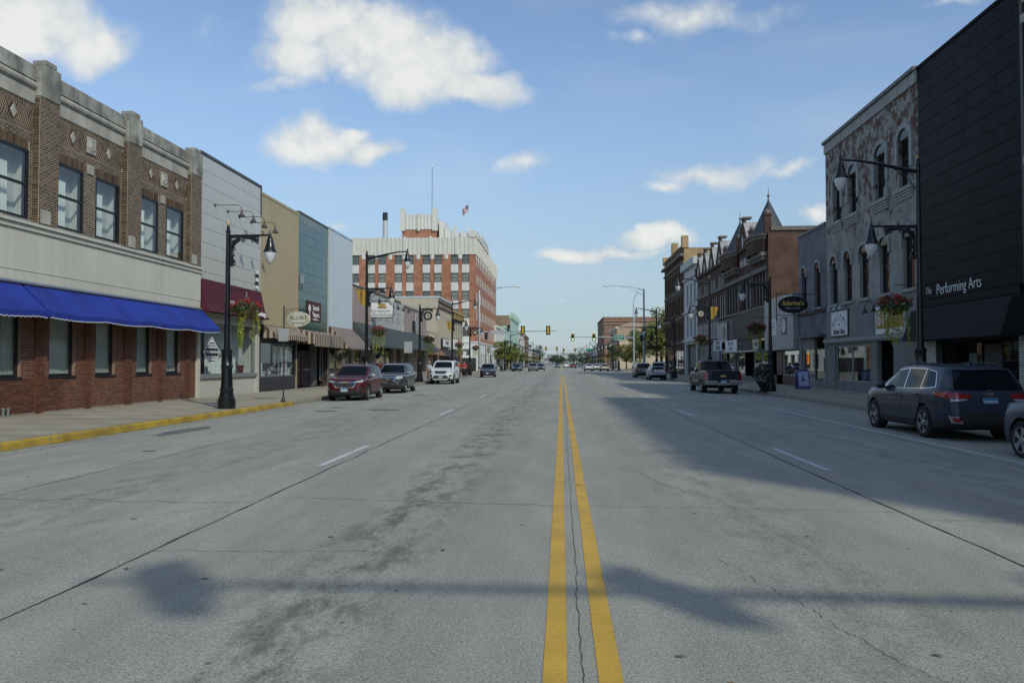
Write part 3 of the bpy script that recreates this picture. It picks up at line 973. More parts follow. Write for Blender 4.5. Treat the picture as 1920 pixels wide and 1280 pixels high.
for h in lo:
    f.window(B1, h[0], h[1], h[2], h[3], BLACKM, d=-.14, fw=.075, vbars=((h[0] + .62,) if h[0] in (21.1, 19.2) else ()))
    drape(f, B1, h[0] - .05, h[1] + .05, 1.2, 3.9, -.24, BLIND, .008, .10, 'blind')
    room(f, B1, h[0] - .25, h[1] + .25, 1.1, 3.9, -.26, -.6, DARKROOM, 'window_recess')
    m_ = MB(); f.box(m_, h[0] - .04, h[1] + .04, 1.14, 1.22, -.2, .03); m_.obj('window_sill', BLACKM, B1, world=True)
m_ = MB(); f.box(m_, 13, 34, 4.10, 5.78, 0, .07); f.box(m_, 13, 34, 4.45, 4.475, .07, .085); m_.obj('fascia', CREAM, B1, world=True)
m_ = MB(); f.box(m_, 13, 34, 5.70, 5.94, .07, .13); f.box(m_, 13, 34.02, 5.86, 5.95, .1, .2); m_.obj('fascia_moulding', CREAM, B1, world=True)
m_ = MB(); m_.tube([f.p(13, 4.08, .12), f.p(34.02, 4.08, .12)], .055, 8); m_.obj('awning_roller', ALU, B1, world=True)
m_ = MB(); f.box(m_, 33.74, 34.0, .05, 4.1, -.1, .10); m_.obj('corner_post', CREAM, B1, world=True)
m_ = MB(); f.box(m_, 13, 33.74, .05, .11, 0, .05); m_.obj('wall_footing', CONC2, B1, world=True)


def awning(name, label, f, s0, s1, zt, zb, dt, do, m, val=.2, scallop=.22, trim=None, sag=.03, curve=0.0, group=None, ends=True, side_m=None, ns=40, root=None, endsag=0.0):
    r = root or thing(name, label, 'awning', f.p((s0 + s1) / 2, zb, dt), group=group)
    b = MB(); nd = 8
    P = []
    for i in range(ns + 1):
        s = s0 + (s1 - s0) * i / ns
        row = []
        for j in range(nd + 1):
            t = j / nd
            d = dt + (do - dt) * t; z = zt + (zb - zt) * t
            z += -curve * math.sin(math.pi * t) * (zt - zb)
            z += sag * math.sin(math.pi * t) * math.sin(i * 2.1 + .7 * math.sin(i * .63)) * .5 - sag * 1.1 * t * abs(math.sin(math.pi * (s - s0) / 2.9)) - endsag * t * math.sin(math.pi * (i / ns)) * .5
            row.append(f.p(s, z, d))
        P.append(row)
    for i in range(ns):
        for j in range(nd): b.quad(P[i][j], P[i + 1][j], P[i + 1][j + 1], P[i][j + 1])
    b.obj('canvas', m, r, world=True, smooth=50)
    if val:
        b = MB(); tr = MB()
        n2 = max(ns * 4, int((s1 - s0) / .045))
        prev = None
        for i in range(n2 + 1):
            s = s0 + (s1 - s0) * i / n2
            q = P[min(ns, int(i / n2 * ns))][-1]; q2 = P[min(ns, int(i / n2 * ns) + 1)][-1]; fr = i / n2 * ns - int(i / n2 * ns)
            z = q[2] + (q2[2] - q[2]) * fr
            zl = z - val + (.03 * abs(math.sin(math.pi * (s - s0) / scallop)) if scallop else 0)
            w = .008 * math.sin(s * 9)
            cur = (f.p(s, z, do), f.p(s, zl, do + w), f.p(s, zl + .016, do + w + .006), f.p(s, zl - .008, do + w + .006))
            if prev:
                b.quad(prev[0], cur[0], cur[1], prev[1]); tr.quad(prev[2], cur[2], cur[3], prev[3])
            prev = cur
        b.obj('valance', m, r, world=True)
        if trim: tr.obj('valance_trim', trim, r, world=True)
    if ends:
        b = MB()
        for s, row in ((s0, P[0]), (s1, P[-1])):
            pts = list(row) + [f.p(s, zb - val * .8, do), f.p(s, zb - val * .8, dt)] if val else list(row) + [f.p(s, zb, dt)]
            b.add(pts, [tuple(range(len(pts)))])
        b.obj('end_panel', side_m or m, r, world=True)
    return r


TRIM = mat('white_trim', (.7, .72, .75), rough=.8, var=0)
a = awning('awning', 'long bright blue canvas awning with scalloped white edge over the lower brick wall', f, 22.42, 34.08, 4.0, 3.2, .13, .97, BLUE, trim=TRIM, ns=60, group='blue awnings', sag=.05)
a = awning('awning', 'blue canvas awning section cut off by the left edge of the photo', f, 13.2, 22.30, 4.0, 3.2, .13, .97, BLUE, trim=TRIM, ns=50, group='blue awnings', sag=.05)
for k, a in enumerate([o for o in C.objects if o.get('group') == 'blue awnings']):
    for s in ((23.9, 25.4, 26.9, 28.4, 29.9, 31.4, 32.9) if '22.4' in 'x' or a.location.y > 25 else (14.5, 16, 17.5, 19, 20.5)):
        b = MB(); b.tube([f.p(s, 4.005 - .8 * t - .05 * 1.1 * t * abs(math.sin(math.pi * (s - (22.42 if a.location.y > 25 else 13.2)) / 2.9)) + .004, .13 + .84 * t) for t in (0, .25, .5, .75, 1)], .011, 5); b.obj('seam', BLUE, a, world=True)
sp = thing('standpipe', 'pair of short grey standpipes at the foot of the brick wall', 'standpipe', (-16.2, 21.6, .06))
for dy in (-.07, .13):
    b = MB(); b.lathe([(.035, 0), (.035, .2), (.05, .2), (.05, .25), (.03, .27)], 10); o = b.obj('pipe', mat('dull_pipe', (.17, .2, .19), rough=.6), sp); o.location = (0, dy, 0)

# ---- L2: white glazed panels, burgundy awning
PANEL = mat('white_porcelain_panel', (.50, .50, .46), rough=.22, var=.05, vs=.35, objvar=.035, coat=.12, streak=.05)
GAP = mat('panel_gap', (.05, .05, .048), rough=.9, var=.1)
BURG = mat('burgundy_canvas', (.085, .008, .022), rough=.75, var=.12, vs=1.4)
DKTRIM = mat('dark_metal_trim', (.07, .075, .075), rough=.5, var=.15)
B2 = thing('panel_building', 'shop building clad in glossy white panels above a burgundy awning', 'building', (-16.4, 34, 0))
w = MB(); f.quad(w, 34.0, 41.1, 4.0, 11.2, -.02); f.shell(w, 34.0, 41.1, 0, 11.2, 24, -.02); w.obj('wall', GAP, B2, world=True)
pb = MB(); pb.box(0, .035, 0, 2.345, 0, .652); pme = pb.mesh('wall_panel', PANEL)
z = 11.19 - .668
while z > 4.3:
    for k in range(3): inst('wall_panel', pme, B2, (-16.42, 34.02 + k * 2.358, z), (0, 0, 0), world=True)
    z -= .668
m_ = MB(); f.box(m_, 33.98, 41.12, 11.19, 11.32, -.3, .06); m_.obj('parapet_trim', DKTRIM, B2, world=True)
m_ = MB(); f.box(m_, 41.02, 41.14, 9.7, 11.2, -.02, .05); m_.obj('corner_trim', DKTRIM, B2, world=True)
roof(f, B2, 34, 41.1, 11.0, 24)
CREAMW = mat('cream_wood', (.50, .49, .43), rough=.7, var=.08, streak=.08)
GREYW = mat('grey_painted_wood', (.20, .215, .21), rough=.65, var=.08)
m_ = MB(); f.box(m_, 34.2, 40.6, .05, .93, -.15, -.05); m_.obj('bulkhead', CREAMW, B2, world=True)
m_ = MB(); f.box(m_, 34.05, 40.7, .93, 1.10, -.2, .05); m_.obj('window_sill', GREYW, B2, world=True)
m_ = MB(); f.box(m_, 40.66, 41.0, .05, 3.9, -.2, .03); m_.obj('corner_post', CREAMW, B2, world=True)
m_ = MB(); f.box(m_, 34.02, 34.22, .05, 3.95, -.2, .0); f.box(m_, 34.02, 41.0, 3.55, 4.0, -.2, -.0); m_.obj('shop_front_frame', CREAMW, B2, world=True)
f.window(B2, 34.2, 37.5, 1.08, 3.58, ALU, d=-.1, fw=.05, name='shop_window')
f.window(B2, 37.5, 40.65, 1.08, 3.58, ALU, d=-.1, fw=.05, name='shop_window')
room(f, B2, 34.1, 40.9, 1.0, 3.9, -.2, -2.2, PLASTER)
drape(f, B2, 36.8, 40.7, 1.0, 3.9, -1.0, CURT, .06, .3)
drape(f, B2, 34.2, 36.0, 1.0, 3.9, -1.9, BLIND, .05, .3)
awning('awning', 'burgundy awning with white lettering on the white panelled shop', f, 34.1, 41.12, 5.5, 3.98, .05, .62, BURG, val=0, curve=.28, sag=0)
AW2 = [o for o in C.objects if o.name.startswith('awning')][-1]
for o in C.objects:
    if o.get('label', '').startswith('burgundy awning'): AW2 = o
LETW = mat('white_lettering', (.75, .75, .73), rough=.6, var=0)
t = text('Vintage', .62, LETW, AW2, f.p(37.0, 4.42, .60), (R(66), 0, R(90)), shear=.15, bold=.012)
t = text('Design', .40, LETW, AW2, f.p(39.7, 4.20, .66), (R(66), 0, R(90)), shear=.15, bold=.01)
for k, (s, z) in enumerate(((35.46, 9.1), (36.87, 9.08), (38.26, 9.07), (39.75, 9.05))):
    g = thing('gooseneck_light', ['first gooseneck sign light from the left on the white panels', 'second gooseneck sign light from the left on the white panels', 'third gooseneck sign light from the left on the white panels', 'rightmost gooseneck sign light on the white panels'][k], 'wall lamp', f.p(s, z, .02), group='gooseneck lights on the white panels')
    b = MB(); b.tube([(0, 0, 0), (1.05, 0, 0), (1.2, 0, -.02), (1.28, 0, -.1), (1.30, 0, -.25)], .016, 6); b.obj('arm', BLACKM, g)
    b = MB(); b.lathe([(.03, .12), (.045, 0), (.06, -.05), (.17, -.22), (.165, -.225), (.05, -.06), (.001, -.05)], 14, (1.31, 0, -.33)); b.obj('shade', mat('bronze_shade', (.06, .05, .045), rough=.5, var=.1), g, smooth=40)
    b = MB(); b.lathe([(.001, 0), (.07, 0), (.07, .03), (.001, .03)], 12, axis='X'); b.obj('wall_plate', BLACKM, g)
vs_ = thing('hanging_letters', 'narrow vertical black and white sign at the right edge of the white panels', 'sign', f.p(40.5, 6.1, .06))
for k in range(5):
    b = MB(); b.box(-.02, .02, -.17, .17, -.09, .09); o = b.obj('letter_plate', BLACKM if k % 2 else LETW, vs_); o.location = (.02, 0, .4 - k * .2)
# diamond decal in the window
ds = thing('diamond_sign', 'white edged diamond sign reading NUTRITION ON MAIN in the left shop window', 'sign', f.p(35.45, 2.15, -.05))
WS = mat('white_sign', (.74, .75, .74), rough=.5, var=.03)
BS = mat('black_sign', (.02, .022, .025), rough=.5, var=.05)


def dia_pts(a, b, d): return [f.p(35.45 - a, 2.15, d), f.p(35.45, 2.15 - b, d), f.p(35.45 + a, 2.15, d), f.p(35.45, 2.15 + b, d)]


b = MB(); b.prism(dia_pts(.92, .72, -.05), (.012, 0, 0)); b.obj('border', WS, ds, world=True)
b = MB(); b.prism(dia_pts(.82, .64, -.037), (.006, 0, 0)); b.obj('field', BS, ds, world=True)
b = MB()
for z0, z1 in ((1.62, 1.96), (2.36, 2.7)):
    pass
b.prism([f.p(35.45 - .24, 2.60, -.030), f.p(35.45 + .24, 2.60, -.030), f.p(35.45, 2.79 - .02, -.030)], (.004, 0, 0))
b.prism([f.p(35.45 - .54, 2.34, -.030), f.p(35.45 + .54, 2.34, -.030), f.p(35.45 + .29, 2.545, -.030), f.p(35.45 - .29, 2.545, -.030)], (.004, 0, 0))
b.prism([f.p(35.45 - .54, 1.96, -.030), f.p(35.45 + .54, 1.96, -.030), f.p(35.45 + .29, 1.755, -.030), f.p(35.45 - .29, 1.755, -.030)], (.004, 0, 0))
b.prism([f.p(35.45 - .24, 1.70, -.030), f.p(35.45 + .24, 1.70, -.030), f.p(35.45, 1.53, -.030)], (.004, 0, 0))
b.obj('band', WS, ds, world=True)
text('NUTRITION ON MAIN', .165, WS, ds, f.p(35.45, 2.15, -.028), FACE_L, ext=.003, bold=.004)
text('MAIN STREET', .12, BS, ds, f.p(35.45, 2.44, -.022), FACE_L, ext=.002)
text('NUTRITION', .13, BS, ds, f.p(35.45, 1.87, -.022), FACE_L, ext=.002)
pl_ = thing('potted_plant', 'small maroon flower pot in the window of the white panelled shop', 'pot', f.p(39.9, 1.1, -.55))
b = MB(); b.lathe([(.12, 0), (.17, .36), (.19, .36), (.19, .42), (.15, .42)], 12); b.obj('pot', mat('maroon_pot', (.10, .02, .02), var=.1), pl_)
b = MB(); b.box(-.01, .01, -.22, .22, .5, 1.35); b.obj('notice', WS, pl_)

# ---- L3: tan ribbed metal
TAN = mat('tan_ribbed_metal', (.43, .36, .215), rough=.55, var=.05, vs=.5, streak=.07)
B3 = thing('tan_building', 'shop building faced with plain tan ribbed metal', 'building', (-16.4, 41.1, 0))
w = MB(); f.shell(w, 41.12, 47.2, 0, 10.9, 24, -.05); w.obj('wall', TAN, B3, world=True)
w = MB(); n = 40
for i in range(n):
    a, c = 41.14 + 6.06 * i / n, 41.14 + 6.06 * (i + .82) / n
    f.box(w, a, c, 3.75, 10.85, -.05, .03); f.box(w, c, 41.14 + 6.06 * (i + 1) / n, 3.75, 10.85, -.05, .01)
w.obj('metal_cladding', TAN, B3, world=True)
m_ = MB(); f.box(m_, 41.14, 47.2, 10.85, 11.0, -.2, .06); m_.obj('parapet_trim', TAN, B3, world=True)
roof(f, B3, 41.1, 47.2, 10.8, 24)
DKGR = mat('dark_grey_front', (.035, .036, .04), rough=.6, var=.15)
m_ = MB(); f.box(m_, 41.5, 47.15, .03, .86, -.25, -.12); m_.obj('bulkhead', DKGR, B3, world=True)
m_ = MB(); f.box(m_, 41.4, 47.2, 2.75, 3.78, -.25, -.1); f.box(m_, 41.14, 41.5, .03, 3.78, -.25, -.1); f.box(m_, 46.85, 47.2, .86, 2.8, -.25, -.1); m_.obj('shop_front_frame', DKGR, B3, world=True)
f.window(B3, 41.6, 46.9, .86, 2.78, ALU, d=-.16, fw=.05, name='shop_window', vbars=(44.4,))
room(f, B3, 41.5, 47.1, .8, 2.9, -.3, -2.0, PLASTER)
po = thing('window_poster', 'tall white poster with pink pictures in the tan shop window', 'poster', f.p(45.7, 1.75, -.30))
b = MB(); b.box(-.01, .01, -.42, .42, -.88, .88); b.obj('sheet', WS, po)
for z in (.45, -.05, -.5):
    b = MB(); b.lathe([(.001, 0), (.2, 0), (.2, .005), (.001, .005)], 14, axis='X'); o = b.obj('picture', mat('pink_print', (.40, .14, .15), var=.5, vs=6), po); o.location = (.012, 0, z)
ch = thing('display_chair', 'white chair displayed in the window of the tan building', 'chair', f.p(42.9, .9, -.7))
for nm, bx in (('seat', (-.25, .25, -.3, .3, .18, .26)), ('backrest', (-.25, .25, -.32, -.22, .26, .75)), ('plinth', (-.22, .22, -.26, .26, 0, .18))):
    b = MB(); b.box(*bx); b.obj(nm, WS, ch, bevel=.03)


def stripe_mat(name, c1, c2, pitch, axis=1, rough=.8):
    if name in _mc: return _mc[name]
    m = bpy.data.materials.new(name); m.use_nodes = True
    n, l = m.node_tree.nodes, m.node_tree.links
    b = n['Principled BSDF']; b.inputs['Roughness'].default_value = rough
    t = n.new('ShaderNodeTexCoord'); s = n.new('ShaderNodeSeparateXYZ'); l.new(t.outputs['Object'], s.inputs[0])
    if axis == 3:
        ad = n.new('ShaderNodeMath'); ad.operation = 'ADD'; l.new(s.outputs[0], ad.inputs[0]); l.new(s.outputs[1], ad.inputs[1]); src = ad.outputs[0]
    else: src = s.outputs[axis]
    q = n.new('ShaderNodeMath'); q.operation = 'DIVIDE'; q.inputs[1].default_value = pitch; l.new(src, q.inputs[0])
    fr = n.new('ShaderNodeMath'); fr.operation = 'FRACT'; l.new(q.outputs[0], fr.inputs[0])
    g_ = n.new('ShaderNodeMath'); g_.operation = 'GREATER_THAN'; g_.inputs[1].default_value = .5; l.new(fr.outputs[0], g_.inputs[0])
    x = n.new('ShaderNodeMix'); x.data_type = 'RGBA'; x.inputs['A'].default_value = (*c1, 1); x.inputs['B'].default_value = (*c2, 1)
    l.new(g_.outputs[0], x.inputs['Factor']); l.new(x.outputs['Result'], b.inputs['Base Color'])
    _mc[name] = m
    return m


STRP = stripe_mat('striped_canvas', (.42, .36, .28), (.10, .055, .04), .34, 3)
awning('awning', 'narrow striped awning with scalloped edge below the tan metal front', f, 41.5, 47.0, 3.72, 3.25, .05, .75, STRP, val=.3, sag=.02)

# ---- L4: teal glass panels
TEAL = mat('teal_glass_panel', (.022, .082, .072), rough=.10, var=.16, vs=.6, objvar=.08, coat=.25, spec=.5)
TEAL2 = mat('dark_green_panel', (.012, .055, .04), rough=.12, var=.15, vs=.6, objvar=.1, coat=.2)
B4 = thing('teal_building', 'shop building clad in dark teal glass panels with a smoke shop banner', 'building', (-16.4, 47.2, 0))
w = MB(); f.quad(w, 47.22, 53.3, 3.7, 11.05, -.02); f.shell(w, 47.22, 53.3, 0, 11.05, 24, -.02); w.obj('wall', GAP, B4, world=True)
pb = MB(); pb.box(0, .03, 0, 1.495, 0, .59); pme = pb.mesh('wall_panel', TEAL); pme2 = pme.copy(); pme2.materials[0] = TEAL2
z = 11.03 - .605; k = 0
while z > 3.6:
    for i in range(4): inst('wall_panel', pme2 if z < 5.2 else pme, B4, (-16.42, 47.26 + i * 1.512, z), world=True)
    z -= .605
m_ = MB(); f.box(m_, 47.22, 53.35, 11.04, 11.16, -.2, .05); m_.obj('parapet_trim', DKTRIM, B4, world=True)
roof(f, B4, 47.2, 53.3, 10.9, 24)
m_ = MB(); f.box(m_, 53.22, 53.38, 3.7, 11.1, 0, .06); m_.obj('corner_trim', CREAMW, B4, world=True)
# recessed lobby and doors
room(f, B4, 47.3, 53.2, .02, 3.7, 0, -2.6, mat('dark_lobby', (.05, .035, .035), rough=.7, var=.2))
DKRED = mat('dark_red_door', (.05, .012, .014), rough=.4, var=.1)
for s in (48.7, 50.6):
    dr = MB(); f.box(dr, s, s + 1.75, .05, 2.45, -1.0, -.94); o = dr.obj('door', DKRED, B4, world=True)
    h = MB(); f.box(h, s + .2, s + 1.4, 1.15, 1.24, -.94, -.88); q = h.obj('push_bar', ALU); q.parent = o
m_ = MB(); f.box(m_, 48.4, 48.68, .05, 3.2, -1.0, -.7); f.box(m_, 52.4, 52.6, .05, 3.2, -1.0, -.5); m_.obj('door_frame', ALU, B4, world=True)
f.window(B4, 52.6, 53.2, .4, 3.0, ALU, GLASS_DK, d=-.3, name='shop_window')
aw = awning('awning', 'boxy brown and cream striped awning over the dark doors of the teal building', f, 46.95, 53.2, 3.75, 3.45, .05, 1.15, STRP, val=.78, scallop=.3, sag=.01)
bn = thing('shop_banner', 'dark maroon banner reading Sumah Vapors on the teal glass front', 'sign', f.p(50.2, 5.05, .05))
b = MB(); f.box(b, 48.75, 51.65, 4.38, 5.68, .03, .06); b.obj('banner_sheet', mat('maroon_banner', (.075, .02, .028), var=.2, vs=2), bn, world=True)
text('Sumah', .50, LETW, bn, f.p(50.55, 5.27, .065), FACE_L, bold=.008)
text('Vapors', .50, LETW, bn, f.p(50.55, 4.83, .065), FACE_L, bold=.008)
text('SMOKE AND GIFTS', .14, LETW, bn, f.p(50.5, 4.50, .065), FACE_L)
b = MB(); b.lathe([(.001, 0), (.24, 0), (.24, .01), (.001, .01)], 16, f.p(49.25, 5.2, .06), 'X'); f.box(b, 49.18, 49.32, 4.62, 5.0, .06, .07); b.obj('emblem', LETW, bn, world=True)
wu = thing('wall_meter', 'small dark meter box on the left edge of the teal panels', 'meter', f.p(47.6, 6.9, .02)); b = MB(); b.box(0, .18, -.12, .12, -.3, .3); b.obj('box', GALV, wu); b = MB(); b.tube([(.08, 0, -.3), (.08, 0, -.7)], .03, 6); b.obj('conduit', BLACKM, wu)

# ---- L5: pale blue corrugated front with a taupe awning
PBLUE = mat('pale_blue_corrugated', (.40, .475, .53), rough=.45, var=.04, vs=.6, streak=.06)
B5 = thing('corrugated_building', 'shop building faced with pale blue grey corrugated metal', 'building', (-16.4, 53.3, 0))
w = MB(); f.shell(w, 53.4, 59.6, 0, 11.2, 24, -.05); w.obj('wall', PBLUE, B5, world=True)
w = MB(); n = 46
for i in range(n):
    a = 53.4 + 6.2 * i / n; c = 53.4 + 6.2 * (i + 1) / n; q = (c - a) / 4
    for (x0, x1, d0, d1) in ((a, a + q, 0, 0), (a + q, a + 2 * q, 0, .04), (a + 2 * q, a + 3 * q, .04, .04), (a + 3 * q, c, .04, 0)):
        w.quad(f.p(x0, 4.2, d0), f.p(x1, 4.2, d1), f.p(x1, 11.15, d1), f.p(x0, 11.15, d0))
w.obj('metal_cladding', PBLUE, B5, world=True)
m_ = MB(); f.box(m_, 53.4, 59.62, 11.12, 11.25, -.2, .06); m_.obj('parapet_trim', PBLUE, B5, world=True)
roof(f, B5, 53.4, 59.6, 11.0, 24)
m_ = MB(); f.box(m_, 53.4, 59.6, .03, .7, -.2, -.05); f.box(m_, 53.4, 53.7, .03, 4.2, -.2, 0); f.box(m_, 59.3, 59.6, .03, 4.2, -.2, 0); f.box(m_, 53.4, 59.6, 3.3, 4.2, -.2, -.05); m_.obj('shop_front_frame', mat('taupe_wood', (.16, .13, .11), var=.1), B5, world=True)
f.window(B5, 53.7, 59.3, .7, 3.3, ALU, d=-.12, name='shop_window', vbars=(55.5, 57.4))
room(f, B5, 53.5, 59.5, .6, 3.4, -.25, -2, DARKROOM)
awning('awning', 'plain taupe awning with striped end panels on the pale blue front', f, 53.6, 59.6, 4.25, 2.75, .05, 1.5, mat('taupe_canvas', (.21, .175, .15), rough=.85, var=.1, vs=1.5), val=.12, scallop=0, sag=.03, side_m=STRP)

# ---- L6: low pinkish building with a white panelled book shop and one long dark awning
PINK = mat('pinkish_stucco', (.335, .27, .245), rough=.9, var=.08, vs=.8, streak=.12)
PALE = mat('pale_block_panel', (.43, .43, .40), rough=.5, var=.05, objvar=.05)
B6 = thing('low_shop_building', 'low pinkish stucco shop row with white panels and a long dark awning', 'building', (-16.4, 59.6, 0))
w = MB(); f.face(w, 59.62, 93, 0, 7.75, [(60.3, 66, .6, 3.1), (67.5, 74.5, .6, 3.1), (76, 78.2, .1, 3.0), (79.5, 82.0, .6, 3.1), (86.5, 92, .6, 3.1)], .3); f.shell(w, 59.62, 93, 0, 7.75, 24)
w.obj('wall', PINK, B6, world=True)
m_ = MB(); f.box(m_, 59.6, 78, 7.75, 7.87, -.25, .06); f.box(m_, 78, 93, 7.4, 7.55, -.25, .05); m_.obj('parapet_trim', DKTRIM, B6, world=True)
roof(f, B6, 59.6, 93, 7.5, 24)
pb = MB(); pb.box(0, .05, 0, 2.18, 0, 1.0); pme = pb.mesh('wall_panel', PALE)
for i in range(6):
    for j in range(3): inst('wall_panel', pme, B6, (-16.395, 65.2 + i * 2.2, 4.55 + j * 1.02), world=True)
m_ = MB(); f.box(m_, 78.45, 79.1, 4.3, 7.9, 0, .12); m_.obj('pier', CREAMW, B6, world=True)
for a, c in ((60.3, 66), (67.5, 74.5), (79.5, 82.0), (86.5, 92)):
    f.window(B6, a, c, .6, 3.1, ALU, GLASS_MID if a > 70 else GLASS, d=-.2, name='shop_window', vbars=((a + c) / 2,))
room(f, B6, 60, 78, .1, 3.2, -.32, -2.5, mat('brown_interior', (.12, .09, .07), var=.5, vs=1), 'room_wall')
d_ = MB(); f.box(d_, 76.05, 78.15, .06, 3.0, -.28, -.22); d_.obj('door', DKGR, B6, world=True)
d_ = MB(); f.box(d_, 82.3, 86.2, .06, 3.1, 0, .05); d_.obj('boarded_panel', mat('beige_board', (.30, .26, .19), var=.1), B6, world=True)
DKAW = mat('charcoal_green_canvas', (.055, .068, .066), rough=.85, var=.12, vs=1.2)
awning('awning', 'very long charcoal awning sloping along the low pinkish shop row', f, 59.9, 92.8, 4.9, 3.05, .05, 1.75, DKAW, val=.12, scallop=0, sag=.03, ns=60)
for k in range(6):
    g = thing('gooseneck_light', 'black gooseneck lamp over the book shop, ' + ('nearest of the row', 'second from the near end', 'third from the near end', 'third from the far end', 'second from the far end', 'farthest of the row')[k], 'wall lamp', f.p(65.5 + k * 2.5, 7.15, .05), group='gooseneck lights over the book shop')
    b = MB(); b.tube([(0, 0, 0), (.15, 0, .22), (.45, 0, .3), (.7, 0, .15), (.75, 0, -.05)], .022, 6); b.obj('arm', BLACKM, g)
    b = MB(); b.lathe([(.04, .12), (.06, 0), (.22, -.26), (.2, -.26), (.001, -.05)], 12, (.76, 0, -.15)); b.obj('shade', BLACKM, g, smooth=40)
mt = thing('electric_meter', 'grey meter box with conduit on the pinkish wall', 'meter', f.p(85.3, 5.7, .02)); b = MB(); b.box(0, .35, -.5, .5, -.5, .5); b.obj('box', GALV, mt, bevel=.03); b = MB(); b.box(.02, .25, -1.2, -.7, -.6, .55); b.obj('cabinet', BLACKM, mt); b = MB(); b.tube([(.1, 0, .5), (.1, .2, 1.4), (.3, .8, 1.6)], .04, 6); b.obj('conduit', GALV, mt)

B6b = thing('small_shop', 'small low tan shop with a white sign board and short brown awning', 'building', (-16.4, 93, 0))
w = MB(); f.face(w, 93.02, 102.1, 0, 5.6, [(94, 101, .6, 3.0)], .3); f.shell(w, 93.02, 102.1, 0, 5.6, 20); w.obj('wall', mat('tan_stucco', (.42, .37, .25), rough=.9, var=.08), B6b, world=True)
roof(f, B6b, 93, 102.1, 5.5, 20); f.window(B6b, 94, 101, .6, 3.0, ALU, GLASS_DK, d=-.2, name='shop_window', vbars=(96.3, 98.7))
b = MB(); f.box(b, 94.2, 98.2, 3.9, 5.1, .05, .12); b.obj('sign_board', WS, B6b, world=True)
text('GALLERY', .62, mat('grey_print', (.25, .25, .25), var=0), B6b, f.p(96.2, 4.5, .13), FACE_L)
awning('awning', 'short rust brown awning on the small tan shop', f, 94, 101.5, 3.6, 2.7, .05, 1.2, mat('rust_canvas', (.22, .12, .06), var=.1), val=.1, scallop=0)

# ---- L7: cream two storey building seen with its side wall
CR7 = mat('cream_brick', (.48, .43, .33), rough=.9, var=.07, vs=.5, streak=.1)
BRTR = mat('brown_trim', (.12, .055, .04), rough=.6, var=.1)
B7 = thing('cream_building', 'cream two storey building with brown striped cornice and narrow arched windows', 'building', (-16.4, 102.2, 0))
wn7 = [(103.2 + k * 1.9, 104.0 + k * 1.9, 5.3, 8.0) for k in range(6)]
w = MB(); f.face(w, 102.15, 114.5, 0, 10.3, wn7 + [(103, 113.6, .5, 3.3)], .3); f.shell(w, 102.15, 114.5, 0, 10.3, 30); w.obj('wall', CR7, B7, world=True)
roof(f, B7, 102.2, 114.5, 10.1, 30)
for h in wn7: f.window(B7, *h, BRTR, GLASS_DK, d=-.2, fw=.1)
f.window(B7, 103, 113.6, .5, 3.3, BRTR, GLASS_DK, d=-.2, name='shop_window', vbars=(105.5, 108, 110.5))
m_ = MB(); f.box(m_, 102.1, 114.5, 10.3, 10.55, -30, .15); m_.obj('parapet_cap', mat('pale_blue_cap', (.5, .55, .58), var=.05), B7, world=True)
for z in (9.0, 9.75): 
    m_ = MB(); f.box(m_, 102.1, 114.5, z, z + .22, 0, .2); m_.obj('cornice_band', BRTR, B7, world=True)
for k in range(6): 
    m_ = MB(); f.box(m_, 102.2 + k * 2.4, 102.45 + k * 2.4, 9.2, 9.75, 0, .14); m_.obj('cornice_bracket', BRTR, B7, world=True)
b = MB(); f.box(b, 104.2, 111.3, 3.75, 5.0, .1, .3); o = b.obj('sign_box', BLACKM, B7, world=True)
b = MB(); f.box(b, 104.4, 111.1, 3.9, 4.9, .3, .33); o2 = b.obj('sign_board', WS, B7, world=True)
text('CORNER', .8, BS, B7, f.p(107.8, 4.4, .34), FACE_L)
awning('awning', 'dark brown awning at the foot of the cream building', f, 102.4, 114.2, 3.6, 2.6, .05, 1.2, mat('dark_brown_canvas', (.03, .022, .02), var=.1), val=.15, scallop=0)

# ---- L8: brown brick with yellow trimmed cornice and cream pilasters
BR8 = brick_mat('brown_far_brick', (.20, .115, .07), (.16, .09, .055), (.25, .2, .16))
YTR = mat('mustard_trim', (.42, .30, .08), rough=.6, var=.1)
B8 = thing('victorian_building', 'brown victorian building with mustard cornice and tall cream window strips', 'building', (-16.4, 114.5, 0))
wn8 = [(115.6 + k * 1.9, 116.7 + k * 1.9, 4.9, 8.0) for k in range(6)]
w = MB(); f.face(w, 114.52, 127, 0, 9.2, wn8 + [(115.5, 126, .5, 3.6)], .3); f.shell(w, 114.52, 127, 0, 9.2, 30); w.obj('wall', BR8, B8, world=True)
roof(f, B8, 114.5, 127, 9.1, 30)
for h in wn8: f.window(B8, *h, CREAMW, GLASS_DK, d=-.2, fw=.14)
for k in range(7): 
    m_ = MB(); f.box(m_, 114.9 + k * 1.9, 115.3 + k * 1.9, 4.6, 8.2, 0, .1); m_.obj('pilaster', CREAMW, B8, world=True)
for z, h in ((8.3, .15), (9.2, .3)):
    m_ = MB(); f.box(m_, 114.5, 127.05, z, z + h, -.2, .45); m_.obj('cornice_band', YTR, B8, world=True)
for k in range(10):
    m_ = MB(); f.box(m_, 114.7 + k * 1.3, 115.0 + k * 1.3, 8.45, 9.2, 0, .4); m_.obj('cornice_bracket', YTR if k % 2 else BRTR, B8, world=True)
f.window(B8, 115.5, 126, .5, 3.6, BRTR, GLASS_DK, d=-.2, name='shop_window', vbars=(118, 120.5, 123))
m_ = MB(); f.box(m_, 115, 119, 3.7, 5.2, .05, .25); m_.obj('sign_board', WS, B8, world=True)

